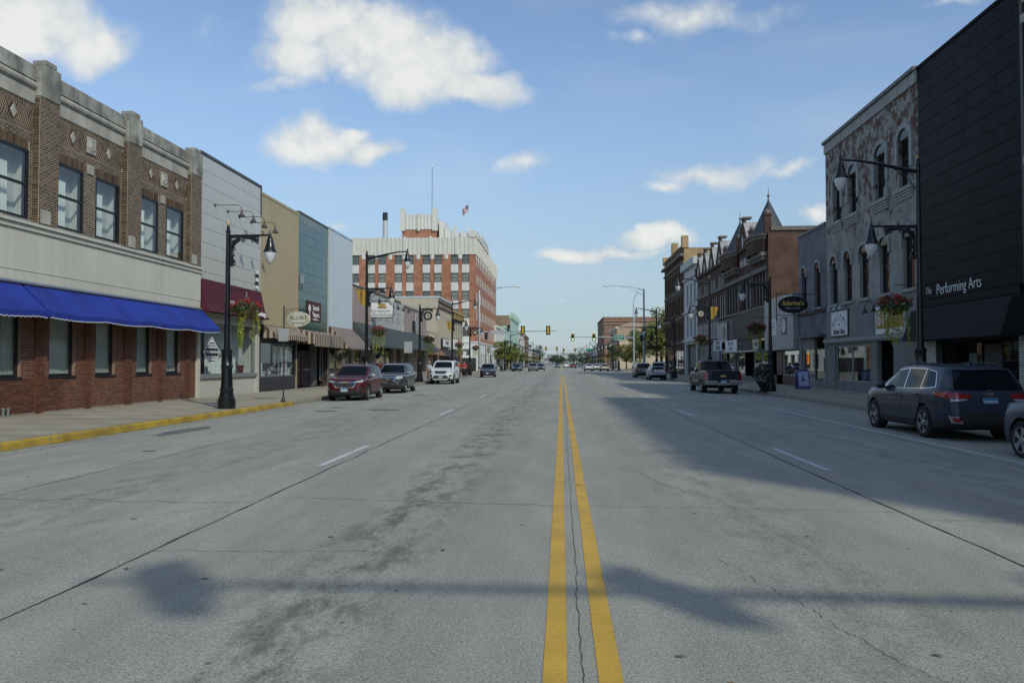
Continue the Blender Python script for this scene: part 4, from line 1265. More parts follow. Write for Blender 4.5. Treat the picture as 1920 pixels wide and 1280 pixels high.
# ============================================================ the tall brick hotel beyond the crossing
HBR = brick_mat('hotel_red_brick', (.42, .18, .108), (.38, .16, .092), (.30, .2, .15), msize=.008)
TERRA = mat('white_terracotta', (.63, .615, .54), rough=.5, var=.07, vs=.8, streak=.1)
TERRB = mat('bright_white_terracotta', (.66, .66, .62), rough=.5, var=.05, vs=.8)
H = thing('brick_hotel', 'tall seven storey red brick hotel with white terracotta crown beyond the crossing', 'building', (-16.9, 151, 0))
HX0, HX1, HY0, HY1 = -52.0, -16.9, 151.0, 199.0
px2x = lambda p: -41.6 + (p - 660) * (24.86 / 233.0)
cols = []
base_cols = [660, 690, 710.5, 741, 762.6, 793.5, 815, 846.2, 866.5]
for p in base_cols: cols.append((px2x(p), px2x(p) + 1.42))
cols = [(px2x(638), px2x(638) + 1.42), (px2x(608), px2x(608) + 1.42), (px2x(588), px2x(588) + 1.42)] + cols
rows = [22.85 - 3.55 * k for k in range(6)]
wh = [(a, b, z - 1.75, z) for z in rows for a, b in cols]
w = MB()
xsn = sorted({HX0, HX1, *[h[0] for h in wh], *[h[1] for h in wh]}); zsn = sorted({0, 23.0, *[h[2] for h in wh], *[h[3] for h in wh]})
for a, b in zip(xsn, xsn[1:]):
    for c, e in zip(zsn, zsn[1:]):
        if any(h[0] < (a + b) / 2 < h[1] and h[2] < (c + e) / 2 < h[3] for h in wh): continue
        w.quad((a, HY0, c), (b, HY0, c), (b, HY0, e), (a, HY0, e))
HF = Fac(+1, HX1)
hs = []
for k in range(13):
    y = 153.0 + k * 3.55
    for z in rows: hs.append((y, y + 1.3, z - 1.75, z))
HF.face(w, HY0, HY1, 0, 23.0, hs, .3)
w.quad((HX0, HY1, 0), (HX1, HY1, 0), (HX1, HY1, 23), (HX0, HY1, 23)); w.quad((HX0, HY0, 0), (HX0, HY1, 0), (HX0, HY1, 23), (HX0, HY0, 23))
w.obj('wall', HBR, H, world=True)


def far_window(wd, ht, frame, glass, name='window'):
    b = MB()
    b.box(-wd / 2, wd / 2, -.02, .02, 0, ht); b.m = 1
    for (x0, x1, z0, z1) in ((-wd / 2, -wd / 2 + .09, 0, ht), (wd / 2 - .09, wd / 2, 0, ht), (-wd / 2 + .09, wd / 2 - .09, ht * .48, ht * .48 + .09), (-wd / 2 + .09, wd / 2 - .09, 0, .09)):
        b.box(x0, x1, -.05, .05, z0, z1)
    return b.mesh(name, [glass, frame])


BLINDG = mat('window_blind_glass', (.20, .235, .205), rough=.12, var=.35, vs=.45, spec=.7)
hw = [far_window(1.42, 1.75, BRTR, BLINDG), far_window(1.42, 1.75, BRTR, GLASS_MID)]
for i, h in enumerate(wh):
    inst('window', hw[0 if rnd.random() < .7 and h[3] < 22 else 1], H, ((h[0] + h[1]) / 2, HY0 + .22, h[2]), world=True)
sw = far_window(1.3, 1.75, TERRB, mat('pale_blind', (.5, .5, .46), rough=.3, var=.2))
for h in hs: inst('window', sw, H, (HX1 - .06, (h[0] + h[1]) / 2, h[2]), (0, 0, R(90)), world=True)
# white spandrel panels under the front windows
spm = MB(); spm.box(-.73, .73, -.05, .06, 0, 1.68)
for x in (-.62, -.31, 0, .31, .62): spm.box(x - .05, x + .05, -.09, -.05, .08, 1.6)
spme = spm.mesh('spandrel_panel', TERRB)
for (a, b) in cols:
    for z in rows[:-1]: inst('spandrel_panel', spme, H, ((a + b) / 2, HY0 - .02, z - 1.78 - 1.72), world=True)
ssm = MB(); ssm.box(-.7, .7, -.03, .05, 0, .14); ssme = ssm.mesh('window_sill', TERRA)
for h in hs: inst('window_sill', ssme, H, (HX1 + .0, (h[0] + h[1]) / 2, h[2] - .14), (0, 0, R(90)), world=True)
# terracotta crown: ribbed band
b = MB(); b.box(HX0, HX1 + .12, HY0 - .12, HY1, 22.98, 26.35); b.obj('crown_band', TERRA, H, world=True)
rb = MB(); rb.box(-.07, .07, -.1, 0, 0, 3.40); rbm = rb.mesh('crown_rib', TERRA)
rb2 = MB(); rb2.box(-.3, .3, -.2, 0, 0, 3.5); rb2.add([(-.3, -.2, 3.5), (.3, -.2, 3.5), (.3, 0, 3.5), (-.3, 0, 3.5), (0, -.1, 3.7)], [(0, 1, 4), (1, 2, 4), (2, 3, 4), (3, 0, 4)]); rbm2 = rb2.mesh('crown_pier', TERRA)
x = HX0 + .4; k = 0
while x < HX1 + .2:
    inst('crown_pier' if k % 6 == 0 else 'crown_rib', rbm2 if k % 6 == 0 else rbm, H, (x, HY0 - .12, 22.98), world=True)
    x += .86; k += 1
y = HY0 + .3; k = 0
while y < HY1:
    big = k % 5 == 0
    inst('crown_pier' if big else 'crown_rib', rbm2 if big else rbm, H, (HX1 + .12, y, 22.98 + (.5 if 5 < k < 30 else 0)), (0, 0, R(90)), world=True)
    y += .95; k += 1
b = MB(); b.box(HX1 - 1.2, HX1 + .3, HY0 - .3, HY0 + 1.2, 26.35, 27.6); b.box(HX1 - .6, HX1 + .35, HY0 + 1.2, HY0 + 24, 26.35, 27.4); b.box(HX1 - .6, HX1 + .4, 160, 174, 27.4, 28.2)
b.obj('corner_pylon', TERRA, H, world=True)
# white ornaments at the heads of the piers
cap = MB(); cap.lathe([(.001, 0), (.38, .25), (.42, .8), (.42, 1.1)], 10); cpm = cap.mesh('pier_capital', TERRB)
for i in range(len(cols) - 1):
    c = sorted(cols); xm = (c[i][1] + c[i + 1][0]) / 2
    inst('pier_capital', cpm, H, (xm, HY0 - .02, 21.95), (0, 0, 0), (1, .35, 1), world=True)
for k in range(13): inst('pier_capital', cpm, H, (HX1 + .02, 152.2 + k * 3.55, 21.95), (0, 0, 0), (.35, 1, 1), world=True)
# roof, rear wing parapets and penthouse
b = MB(); b.quad((HX0, HY0, 26.2), (HX1, HY0, 26.2), (HX1, HY1, 26.2), (HX0, HY1, 26.2)); b.obj('roof', ROOF, H, world=True)
b = MB(); b.box(-33.8, -26.7, 162, 174, 26.2, 30.0); b.obj('penthouse_wall', HBR, H, world=True)
pw = MB(); pw.box(-34.0, -26.5, 161.8, 174.2, 29.9, 33.0); pw.obj('penthouse_crown', TERRB, H, world=True)
for xx, hh, hw2 in ((-33.6, 4.2, .5), (-30.2, 3.2, .26), (-26.8, 4.2, .5)):
    b = MB(); b.box(xx - hw2, xx + hw2, 161.5, 162.4, 29.6, 29.9 + hh); b.prism([(xx - hw2, 161.5, 29.9 + hh), (xx + hw2, 161.5, 29.9 + hh), (xx + hw2 * .5, 161.5, 30.25 + hh), (xx - hw2 * .5, 161.5, 30.25 + hh)], (0, .9, 0)); b.obj('penthouse_pylon', TERRA, H, world=True)
for k in range(8):
    b = MB(); xx = -32.85 + k * .72 + (.35 if k > 3 else 0); b.box(xx - .09, xx + .09, 161.65, 161.8, 30.1, 33.2); b.obj('penthouse_rib', TERRA, H, world=True)
for xx, hh in ((-25.6, 31.9), (-24.5, 30.4)):
    b = MB(); b.box(xx - .6, xx + .6, 164, 173, 26.2, hh); b.obj('stepped_buttress', TERRB, H, world=True)
b = MB(); b.box(-29.3, -20.5, 177, 178, 26.2, 31.6); b.obj('rear_parapet', TERRB, H, world=True)
for xx, hh in ((-28.9, 31.8), (-26.6, 31.9), (-24.6, 33.0), (-22.8, 32.0), (-21.0, 32.2)):
    b = MB(); b.box(xx - .5, xx + .5, 176.6, 177, 26.2, hh); b.prism([(xx - .5, 176.6, hh), (xx + .5, 176.6, hh), (xx, 176.6, hh + .5)], (0, .6, 0)); b.obj('parapet_pylon', TERRB, H, world=True)
# roof furniture: things of their own
ck = thing('roof_chimney', 'round silver flue with black top on the hotel roof', 'chimney', (-35.4, 153, 26.2))
b = MB(); b.lathe([(.5, 0), (.5, 4.0)], 16); b.obj('flue', mat('silver_flue', (.55, .56, .57), rough=.35, metal=.5, var=.1, streak=.1), ck, smooth=40)
b = MB(); b.lathe([(.52, 4.0), (.52, 5.6), (.42, 5.6), (.42, 5.4)], 16); b.obj('flue_cap', mat('soot_black', (.02, .022, .025), var=.1), ck, smooth=40)
mast = thing('radio_mast', 'thin lattice radio mast rising from the hotel penthouse', 'antenna', (-27.9, 165, 33.0))
b = MB()
for k in range(3):
    a0 = k * 2.094; p = lambda t, r: (r * math.cos(a0), r * math.sin(a0), t)
    b.tube([p(0, .16), p(11.0, .10)], .03, 5)
for i in range(22):
    for k in range(3):
        a0, a1 = k * 2.094, (k + 1) * 2.094; r = .16 - .06 * i / 22
        b.tube([(r * math.cos(a0), r * math.sin(a0), i * .5), (r * math.cos(a1), r * math.sin(a1), i * .5 + .5)], .015, 4)
b.obj('lattice', GALV, mast)
b = MB(); b.lathe([(.12, 0), (.12, .5), (.02, .6)], 10, (0, 0, 11.0)); b.obj('beacon', WHITE, mast)
b = MB(); b.lathe([(.3, 0), (.32, .08), (.2, .2), (.01, .25)], 12, (-.5, -.2, 3.8)); b.obj('dish', WHITE, mast)
fp = thing('flagpole', 'white flagpole on the hotel roof edge', 'flagpole', (-18.4, 152.0, 26.2))
b = MB(); b.tube([(0, 0, 0), (0, 0, 7.2)], .07, 8, r1=.045); b.obj('pole', WHITE, fp, smooth=40)
b = MB(); b.lathe([(.001, -.1), (.1, 0), (.001, .1)], 8, (0, 0, 7.3)); b.obj('finial', GOLD, fp, smooth=60)
fl = thing('flag', 'american flag drooping from the pole on the hotel roof', 'flag', (-18.47, 152.0, 32.0))
FR, FW, FB = mat('flag_red', (.38, .03, .04), var=.05), mat('flag_white', (.7, .7, .7), var=.05), mat('flag_blue', (.03, .045, .17), var=.05)


def fpt(u, v):
    x = -u * 1.35 * (1 - .12 * u); y = .16 * math.sin(u * 7 + v * 2); z = 1.0 - v * 1.35 - u * .95 + .08 * math.sin(u * 5)
    return (x, y, z)


for k in range(13):
    b = MB()
    for i in range(10): b.quad(fpt(i / 10, k / 13), fpt((i + 1) / 10, k / 13), fpt((i + 1) / 10, (k + 1) / 13), fpt(i / 10, (k + 1) / 13))
    b.obj('flag_stripe', FR if k % 2 == 0 else FW, fl, smooth=80)
b = MB()
for i in range(5):
    for j in range(4):
        q = [fpt(i / 12, j / 7.4), fpt((i + 1) / 12, j / 7.4), fpt((i + 1) / 12, (j + 1) / 7.4), fpt(i / 12, (j + 1) / 7.4)]
        b.quad(*[(p[0], p[1] - .012, p[2]) for p in q])
b.obj('flag_canton', FB, fl, smooth=80)
b = MB()
for i in range(4):
    for j in range(3):
        p = fpt((i + .6) / 12, (j + .6) / 7.4); s_ = .045
        b.quad((p[0] - s_, p[1] - .024, p[2]), (p[0], p[1] - .024, p[2] - s_), (p[0] + s_, p[1] - .024, p[2]), (p[0], p[1] - .024, p[2] + s_))
b.obj('flag_stars', FW, fl)

# white single storey podium along the pavement
PW = mat('podium_white', (.70, .70, .67), rough=.6, var=.05, streak=.06)
P = thing('white_podium', 'white single storey shop front wrapped round the foot of the brick hotel', 'building', (-16.4, 150, 0))
f = LF
ph = [(152 + k * 5.0, 155.6 + k * 5.0, .5, 3.4) for k in range(8)]
w = MB(); f.face(w, 149.8, 193, 0, 5.65, ph, .3); f.shell(w, 149.8, 193, 0, 5.65, 8)
w.obj('wall', PW, P, world=True); roof(f, P, 149.8, 193, 5.6, 8)
for h in ph: f.window(P, *h, ALU, GLASS_DK, d=-.2, name='shop_window', fw=.1)
m_ = MB(); f.box(m_, 149.7, 193, 5.5, 5.8, -8, .15); m_.obj('parapet_trim', TERRB, P, world=True)
m_ = MB(); m_.box(-24, -16.6, 149.55, 149.75, .1, 2.6); m_.obj('dark_entrance', DARKROOM, P, world=True)
text("AY'S", 1.5, BS, P, (-19.3, 149.7, 3.7), FACE_CAM, ext=.03, bold=.04)

# ============================================================ further blocks, both sides
def block(name, label, f, s0, s1, h, depth, m, nw, rows_, frame, trim, parapet=.5, wd=1.1, wt=1.9, side=(), glass=None, shop=True):
    r = thing(name, label, 'building', f.p(s0, 0, 0))
    st = (s1 - s0) / nw
    hs_ = [(s0 + (k + .5) * st - wd / 2, s0 + (k + .5) * st + wd / 2, z, z + wt) for k in range(nw) for z in rows_]
    sh = [(s0 + .8, s1 - .8, .5, 3.0)] if shop else []
    w_ = MB(); f.face(w_, s0, s1, 0, h, hs_ + sh, .25); f.shell(w_, s0, s1, 0, h, depth); w_.obj('wall', m, r, world=True)
    roof(f, r, s0, s1, h - .2, depth)
    fw_ = far_window(wd, wt, frame, glass or GLASS_DK)
    for q in hs_: inst('window', fw_, r, f.p((q[0] + q[1]) / 2, q[2], -.15), (0, 0, R(90)), world=True)
    for (xo, z) in side: inst('window', fw_, r, f.p(s0 - .0, z, -xo), world=True)
    if sh: f.window(r, *sh[0], frame, GLASS_DK, d=-.2, fw=.12, name='shop_window')
    c = MB(); f.box(c, s0 - .05, s1 + .05, h - parapet, h + .1, -.3, .3); c.obj('cornice', trim, r, world=True)
    return r


FBR1 = brick_mat('tan_far_brick', (.27, .18, .105), (.23, .15, .09), (.3, .25, .2))
FBR2 = brick_mat('red_far_brick', (.22, .085, .055), (.19, .07, .045), (.28, .2, .16))
FBR3 = brick_mat('dull_far_brick', (.24, .125, .085), (.21, .105, .075), (.3, .22, .18))
MINT = mat('mint_paint', (.40, .56, .46), rough=.6, var=.08)
FWH = mat('far_white_front', (.62, .61, .57), rough=.7, var=.08)
FGR = mat('far_grey_front', (.30, .30, .29), rough=.8, var=.1)
block('shop_building', 'low white fronted shop next to the hotel with dark awning openings', LF, 193.5, 222, 11.0, 14, FWH, 5, (5.2, 8.0), DKTRIM, FWH)
block('shop_building', 'narrow pale mint green front just past the hotel', LF, 222.3, 246, 12.2, 14, MINT, 4, (5, 8.6), DKTRIM, MINT)
bl = block('mint_building', 'brick block with mint green painted front and heavy bracketed cornice', LF, 246.3, 292, 16.8, 34, FBR1, 7, (5.5, 9.5, 13), MINT, MINT, parapet=1.0)
m_ = MB(); LF.box(m_, 246.2, 292.1, 4, 16.0, .01, .12); m_.obj('painted_front', MINT, bl, world=True)
for k in range(9):
    m_ = MB(); LF.box(m_, 246.4 + k * 5.1, 248.2 + k * 5.1, 16.2, 17.6, 0, 1.1); m_.obj('cornice_bracket', MINT, bl, world=True)
block('shop_building', 'plain white block beyond the mint green front', LF, 292.3, 336, 13.5, 20, FWH, 6, (5, 9), DKTRIM, FWH)
block('shop_building', 'dark red brick block with a stepped roofline far down the left side', LF, 336.3, 385, 14.0, 24, FBR2, 6, (5, 9), FWH, FBR2)
far_l = [(386, 430, 9.0, FWH), (430.5, 480, 8.0, FBR3), (480.5, 540, 7.0, FGR), (541, 620, 6.5, FBR2)]
for i, (a, b_, h, m) in enumerate(far_l):
    block('shop_building', ['small white block in the far left row', 'low dull brick block in the far left row', 'low grey block in the far left row', 'last low brick block at the far left end of the street'][i], LF, a, b_, h, 18, m, 5, (4.4,), DKTRIM, m, wt=1.6)
b7 = block('shop_building', 'tan gabled building with pale lower wall behind the green street sign', RF, 229, 262, 12.2, 30, mat('tan_gable', (.40, .30, .21), var=.06), 5, (5, 8.6), DKTRIM, FWH)
m_ = MB(); m_.prism([(16.35, 228.9, 12.2), (40, 228.9, 12.2), (40, 228.9, 11.2), (20, 228.9, 13.6)], (0, 30, 0)); m_.obj('gable', mat('tan_gable', (.4, .3, .2)), b7, world=True)
m_ = MB(); m_.box(16.5, 40, 228.75, 228.95, 0, 8.0); m_.obj('painted_lower_wall', mat('pale_tan_paint', (.55, .45, .31), var=.06), b7, world=True)
b8 = block('brick_block', 'square red brown brick block with banded walls at the far right', RF, 300, 350, 19.3, 40, FBR3, 7, (5, 9, 13), FWH, FBR3, side=((6.0, 13.2), (9.4, 13.2), (6.0, 8.6), (9.4, 8.6), (14, 13.2), (18, 13.2)), wt=2.4, wd=1.5)
for z in (11.6, 16.4, 17.6):
    m_ = MB(); m_.box(16.1, 56, 299.7, 350, z, z + .35); m_.obj('stone_band', mat('brown_stone_band', (.30, .2, .15)), b8, world=True)
far_r = [(351, 400, 10.0, FWH), (400.5, 450, 9.0, FGR), (450.5, 520, 8.0, FBR2), (521, 620, 7.0, FWH)]
for i, (a, b_, h, m) in enumerate(far_r):
    block('shop_building', ['white block in the far right row beside the brick block', 'grey block in the far right row', 'low red block in the far right row', 'last low white block at the far right end of the street'][i], RF, a, b_, h, 18, m, 5, (4.4,), DKTRIM, m, wt=1.6)
# railway bridge closing the street
br = thing('railway_bridge', 'long low grey bridge closing the far end of the street', 'bridge', (0, 690, 0))
b = MB(); b.box(-70, 70, 690, 696, 4.6, 6.0); b.obj('deck', mat('bridge_grey', (.25, .26, .27), var=.1), br, world=True)
b = MB(); b.box(-70, 70, 689.6, 689.9, 6.0, 7.0); b.obj('parapet', FWH, br, world=True)
for x in (-40, -26, -12, 12, 26, 40):
    b = MB(); b.box(x - .8, x + .8, 690.5, 695.5, -.3, 4.6); b.obj('pier', FGR, br, world=True)

# ============================================================ right side of the street
f = RF
# ---- dark panelled hall
DKP = mat('black_glazed_panel', (.006, .0072, .0095), rough=.5, var=.25, vs=.7, objvar=.45, spec=.07, streak=.25)
DKG = mat('panel_joint_black', (.004, .004, .005), rough=.9, var=0)
RA = thing('performing_arts_hall', 'tall windowless hall clad in black panels with white lettering The Performing Arts', 'building', (16.3, 28.1, 0))
w = MB(); f.quad(w, 28.12, 36.22, 2.5, 15.1, -.03); f.shell(w, 28.12, 36.22, 0, 15.1, 26, -.03); w.obj('wall', DKG, RA, world=True)
pb = MB(); pb.box(-.03, 0, 0, .571, 0, .642); pme = pb.mesh('wall_panel', DKP)
z = 15.1 - .66
while z > 4.2:
    for i in range(14): inst('wall_panel', pme, RA, (16.33, 28.16 + i * .576, z), (0, rnd.uniform(-.006, .006), 0), world=True)
    z -= .664
m_ = MB(); f.box(m_, 28.1, 36.24, 15.08, 15.2, -.4, .05); m_.obj('parapet_trim', DKG, RA, world=True)
m_ = MB(); f.box(m_, 28.02, 28.2, 2.4, 15.1, -.1, .09); m_.obj('corner_trim', mat('dark_bronze', (.03, .028, .02), rough=.5, var=.1), RA, world=True)
roof(f, RA, 28.1, 36.2, 14.9, 26)
m_ = MB(); f.box(m_, 28.3, 36.05, 4.10, 4.42, 0, .16); m_.obj('fascia', DKP, RA, world=True)
aw = thing('awning', 'deep flat black awning box over the hall entrance', 'awning', f.p(32, 2.6, 0))
BCAN = mat('black_canvas', (.008, .008, .009), rough=.9, var=.1)
b = MB(); P0 = [f.p(28.15, 4.1, .05), f.p(28.15, 3.95, .55), f.p(28.15, 2.62, .95), f.p(28.15, 2.62, .05)]
b.prism(P0, (0, 7.85, 0)); b.obj('canvas', BCAN, aw, world=True)
text('The', .42, LETW, RA, f.p(35.4, 4.82, .03), FACE_R, shear=.25, sx=.88, bold=-.005)
text('Performing Arts', .66, LETW, RA, f.p(32.85, 4.80, .03), FACE_R, sx=.84, bold=-.006)
WBR = mat('white_glazed_brick', (.50, .52, .47), rough=.5, var=.12, island=.2)
MOR = mat('grey_mortar', (.12, .12, .11), rough=.9, var=.1)
for (a, c) in ((27.9, 28.75), (34.9, 35.95)):
    b = MB(); f.box(b, a, c, .05, 2.65, -.4, -.02); b.obj('pier_core', MOR, RA, world=True)
    b = MB(); bricks(b, f, a, c, .06, 2.62, -.02, L=.31, H=.095)
    tag(b.obj('pier_bricks', WBR, RA, world=True), kind='stuff')
room(f, RA, 28.75, 34.9, .03, 2.7, -.3, -2.5, DARKROOM)
f.window(RA, 28.8, 31.2, .1, 2.5, BLACKM, d=-.8, fw=.06, name='shop_window')
f.window(RA, 32.6, 34.8, .1, 2.5, BLACKM, d=-.8, fw=.06, name='shop_window')
d_ = MB(); f.box(d_, 31.3, 32.5, .06, 2.4, -.85, -.8); d_.obj('door', BLACKM, RA, world=True)
b = MB(); f.box(b, 33.2, 33.8, 1.35, 2.05, -.9, -.87); b.obj('notice', mat('pale_notice', (.3, .34, .33), var=.2), RA, world=True)

# neighbours towards and behind the camera (their shadow lies on the road)
BR_N = brick_mat('neighbour_brick', (.20, .10, .07), (.17, .085, .06), (.33, .30, .27))
nb = thing('brick_building', 'red brown brick wall at the right edge of the photo beside the black hall', 'building', (16.3, 18.6, 0))
nh = [(19.6 + k * 2.1, 20.8 + k * 2.1, z, z + 2.1) for k in range(4) for z in (5.5, 9.6)]
w = MB(); f.face(w, 18.6, 28.05, 0, 14.4, nh + [(19.2, 27.2, .6, 3)], .25, .02); f.shell(w, 18.6, 28.05, 0, 14.4, 24, .02); w.obj('wall', BR_N, nb, world=True); roof(f, nb, 18.6, 28, 14.3, 24)
for h in nh: f.window(nb, *h, WHITE, GLASS_DK, d=-.15)
f.window(nb, 19.2, 27.2, .6, 3, BLACKM, GLASS_DK, d=-.2, name='shop_window')
for z in (4.2, 8.6, 13.6):
    m_ = MB(); f.box(m_, 18.6, 28.08, z, z + .3, 0, .12); m_.obj('stone_band', STONE, nb, world=True)
nb = thing('tall_brick_building', 'tall brick block outside the right edge whose shadow crosses the road', 'building', (16.3, -6.8, 0))
nh = [(-5.4 + k * 2.9, -3.9 + k * 2.9, z, z + 2.1) for k in range(8) for z in (5.5, 9.4, 13.3)]
w = MB(); f.face(w, -6.8, 18.5, 0, 18.6, nh + [(-6, 17.5, .6, 3.2)], .25); f.shell(w, -6.8, 18.5, 0, 18.6, 24); w.obj('wall', BR_N, nb, world=True); roof(f, nb, -6.8, 18.5, 18.5, 24)
for h in nh: f.window(nb, *h, WHITE, GLASS_DK, d=-.15)
f.window(nb, -6, 17.5, .6, 3.2, BLACKM, GLASS_DK, d=-.2, name='shop_window', vbars=(-2, 2, 6, 10, 14))

# ---- grey building with flaking paint
PEEL = brick_mat('flaking_painted_brick', (.145, .06, .044), (.105, .05, .038), (.15, .12, .105), bw=.21, bh=.075, peel=((.285, .283, .262), 568e-3, .59, 5.0, 11.5))
GTRIM = mat('pale_grey_trim', (.30, .31, .30), rough=.8, var=.16, vs=2.5, fine=.15, streak=.2)
DKF = mat('dark_window_frame', (.022, .016, .014), rough=.6, var=.1)
RB = thing('peeling_brick_building', 'three storey grey painted brick building with flaking paint and arched windows', 'building', (16.3, 36.3, 0))
w3 = [(46.0, 47.2, 9.98, 12.2), (43.5, 44.8, 9.98, 12.25), (39.7, 41.1, 9.98, 12.3), (37.0, 38.3, 9.98, 12.3)]
w2 = [(46.75, 47.9, 5.15, 7.6), (44.5, 45.65, 5.15, 7.6), (42.1, 43.35, 5.15, 7.6), (39.5, 40.7, 5.15, 7.6), (36.75, 37.95, 5.15, 7.6)]
allw = w3 + w2
w = MB()
f.face(w, 36.25, 48.65, 2.9, 15.1, allw, .3); f.shell(w, 36.25, 48.65, 0, 15.1, 26)
w.obj('wall', PEEL, RB, world=True)
roof(f, RB, 36.25, 48.65, 14.95, 26)
m_ = MB(); f.box(m_, 36.25, 48.7, 14.5, 15.1, 0, .09); m_.obj('cornice_board', GTRIM, RB, world=True)
m_ = MB(); f.box(m_, 36.25, 48.75, 15.08, 15.26, -.4, .2); m_.obj('parapet_cap', DKTRIM, RB, world=True)


def arch_hood(f, parent, s0, s1, zt, m, rise=.55, wdt=.24, pr=.09, legs=.9, keystones=0):
    """arched hood mould over an opening, and the round head of the opening itself"""
    c = (s0 + s1) / 2; a = (s1 - s0) / 2
    n = 14
    inn = [(c + a * math.cos(math.pi * k / n), zt - .02 + rise * math.sin(math.pi * k / n)) for k in range(n + 1)]
    out = [(c + (a + wdt) * math.cos(math.pi * k / n), zt - .02 + (rise + wdt) * math.sin(math.pi * k / n)) for k in range(n + 1)]
    inn = [(s1, zt - legs)] + inn + [(s0, zt - legs)]; out = [(s1 + wdt, zt - legs)] + out + [(s0 - wdt, zt - legs)]
    b = MB()
    for i in range(len(inn) - 1):
        A = [f.p(*inn[i], 0.004), f.p(*out[i], 0.004), f.p(*out[i + 1], 0.004), f.p(*inn[i + 1], 0.004)]
        B = [f.p(*inn[i], pr), f.p(*out[i], pr), f.p(*out[i + 1], pr), f.p(*inn[i + 1], pr)]
        b.hexa(A, B)
    b.obj('hood_mould', m, parent, world=True)


def arch_window(f, parent, s0, s1, z0, z1, rise, frame, glass, d=-.2):
    c = (s0 + s1) / 2; a = (s1 - s0) / 2; n = 12
    f.window(parent, s0, s1, z0, z1, frame, glass, d=d, fw=.07, bars=((z0 + z1 + rise) / 2,))
    # round head lies proud of the wall as a dark fanlight inside the hood
    pts = [f.p(c + a * math.cos(math.pi * k / n), z1 + rise * math.sin(math.pi * k / n), .012) for k in range(n + 1)]
    b = MB(); b.prism(pts, (f.sg * .01, 0, 0)); b.obj('fanlight', glass, parent, world=True)


for h in w3:
    arch_window(f, RB, *h, .5, DKF, GLASS_DK); arch_hood(f, RB, h[0], h[1], h[3], GTRIM, .5, .27, .1, 1.5)
    b = MB(); f.box(b, h[0] - .3, h[1] + .3, 9.78, 9.96, -.1, .2)
    for k in range(3): f.box(b, h[0] - .25, h[1] + .25, 9.78 - .13 * (k + 1), 9.78 - .13 * k - .03, 0, .15 - .035 * k)
    b.obj('window_sill', GTRIM, RB, world=True)
for h in w2:
    arch_window(f, RB, *h, .42, DKF, GLASS_DK); arch_hood(f, RB, h[0], h[1], h[3], GTRIM, .42, .2, .1, .45)
    b = MB(); f.box(b, h[0] - .15, h[1] + .15, 4.98, 5.13, -.1, .12); b.obj('window_sill', GTRIM, RB, world=True)
GREYP = mat('blue_grey_paint', (.195, .20, .19), rough=.8, var=.14, vs=1, streak=.2)
m_ = MB(); f.box(m_, 36.25, 48.65, 3.05, 4.95, 0, .03); m_.obj('painted_band', GREYP, RB, world=True)
m_ = MB(); f.box(m_, 36.3, 48.75, 2.86, 3.06, -.1, .22); f.box(m_, 36.3, 48.7, 2.78, 2.86, -.1, .12); m_.obj('shop_cornice', GTRIM, RB, world=True)
m_ = MB(); f.box(m_, 47.3, 48.65, .05, 2.8, -.2, .02); f.box(m_, 41.1, 41.95, .05, 2.8, -.2, .02); f.box(m_, 41.95, 47.3, .05, .62, -.2, .0); f.box(m_, 41.95, 47.3, 2.6, 2.8, -.2, 0); m_.obj('shop_front_frame', GREYP, RB, world=True)
q_ = MB(); f.box(q_, 36.3, 39.2, .05, 2.78, -.25, .0); q_.obj('painted_panel', GREYP, RB, world=True)
f.window(RB, 41.95, 47.3, .62, 2.6, ALU, d=-.1, fw=.05, name='shop_window', vbars=(44.8,))
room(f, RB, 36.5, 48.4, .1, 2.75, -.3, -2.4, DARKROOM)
for k, (s, cc) in enumerate(((46.6, (.08, .07, .1)), (45.9, (.14, .05, .05)), (44.2, (.09, .1, .1)), (43.3, (.2, .19, .18)))):
    dm_ = thing('shop_dummy', ['dark dressed shop dummy at the left of the barber shop window', 'maroon dressed shop dummy in the barber shop window', 'grey dressed shop dummy right of the window bar', 'pale dressed shop dummy at the right of the barber shop window'][k], 'mannequin', f.p(s, .7, -.6))
    b = MB(); b.lathe([(.16, .0), (.13, .35), (.11, .5), (.16, .75), (.19, .95), (.15, 1.1), (.06, 1.16)], 12); b.obj('torso', mat('cloth_%d' % k, cc, rough=.9), dm_, smooth=60)
    b = MB(); b.lathe([(.05, 1.16), (.05, 1.22), (.09, 1.3), (.1, 1.4), (.06, 1.5)], 12); b.obj('head', mat('dummy_skin', (.3, .24, .2)), dm_, smooth=60)
d_ = MB(); f.box(d_, 39.3, 41.0, .06, 2.55, -.9, -.85); o = d_.obj('door', BLACKM, RB, world=True)
g_ = MB(); f.quad(g_, 39.45, 40.85, .35, 2.4, -.84); q = g_.obj('pane', GLASS_MID); q.parent = o
b = MB(); f.box(b, 39.75, 40.45, 1.62, 1.95, -.83, -.82); o = b.obj('door_sign', mat('orange_sign', (.40, .16, .03), var=.2), RB, world=True)
text('OPEN', .26, LETW, RB, f.p(40.1, 1.78, -.81), FACE_R)
b = MB(); f.box(b, 39.5, 39.95, 2.1, 2.38, -.83, -.82); f.box(b, 40.5, 40.8, 2.05, 2.35, -.83, -.82); b.obj('notice', WS, RB, world=True)
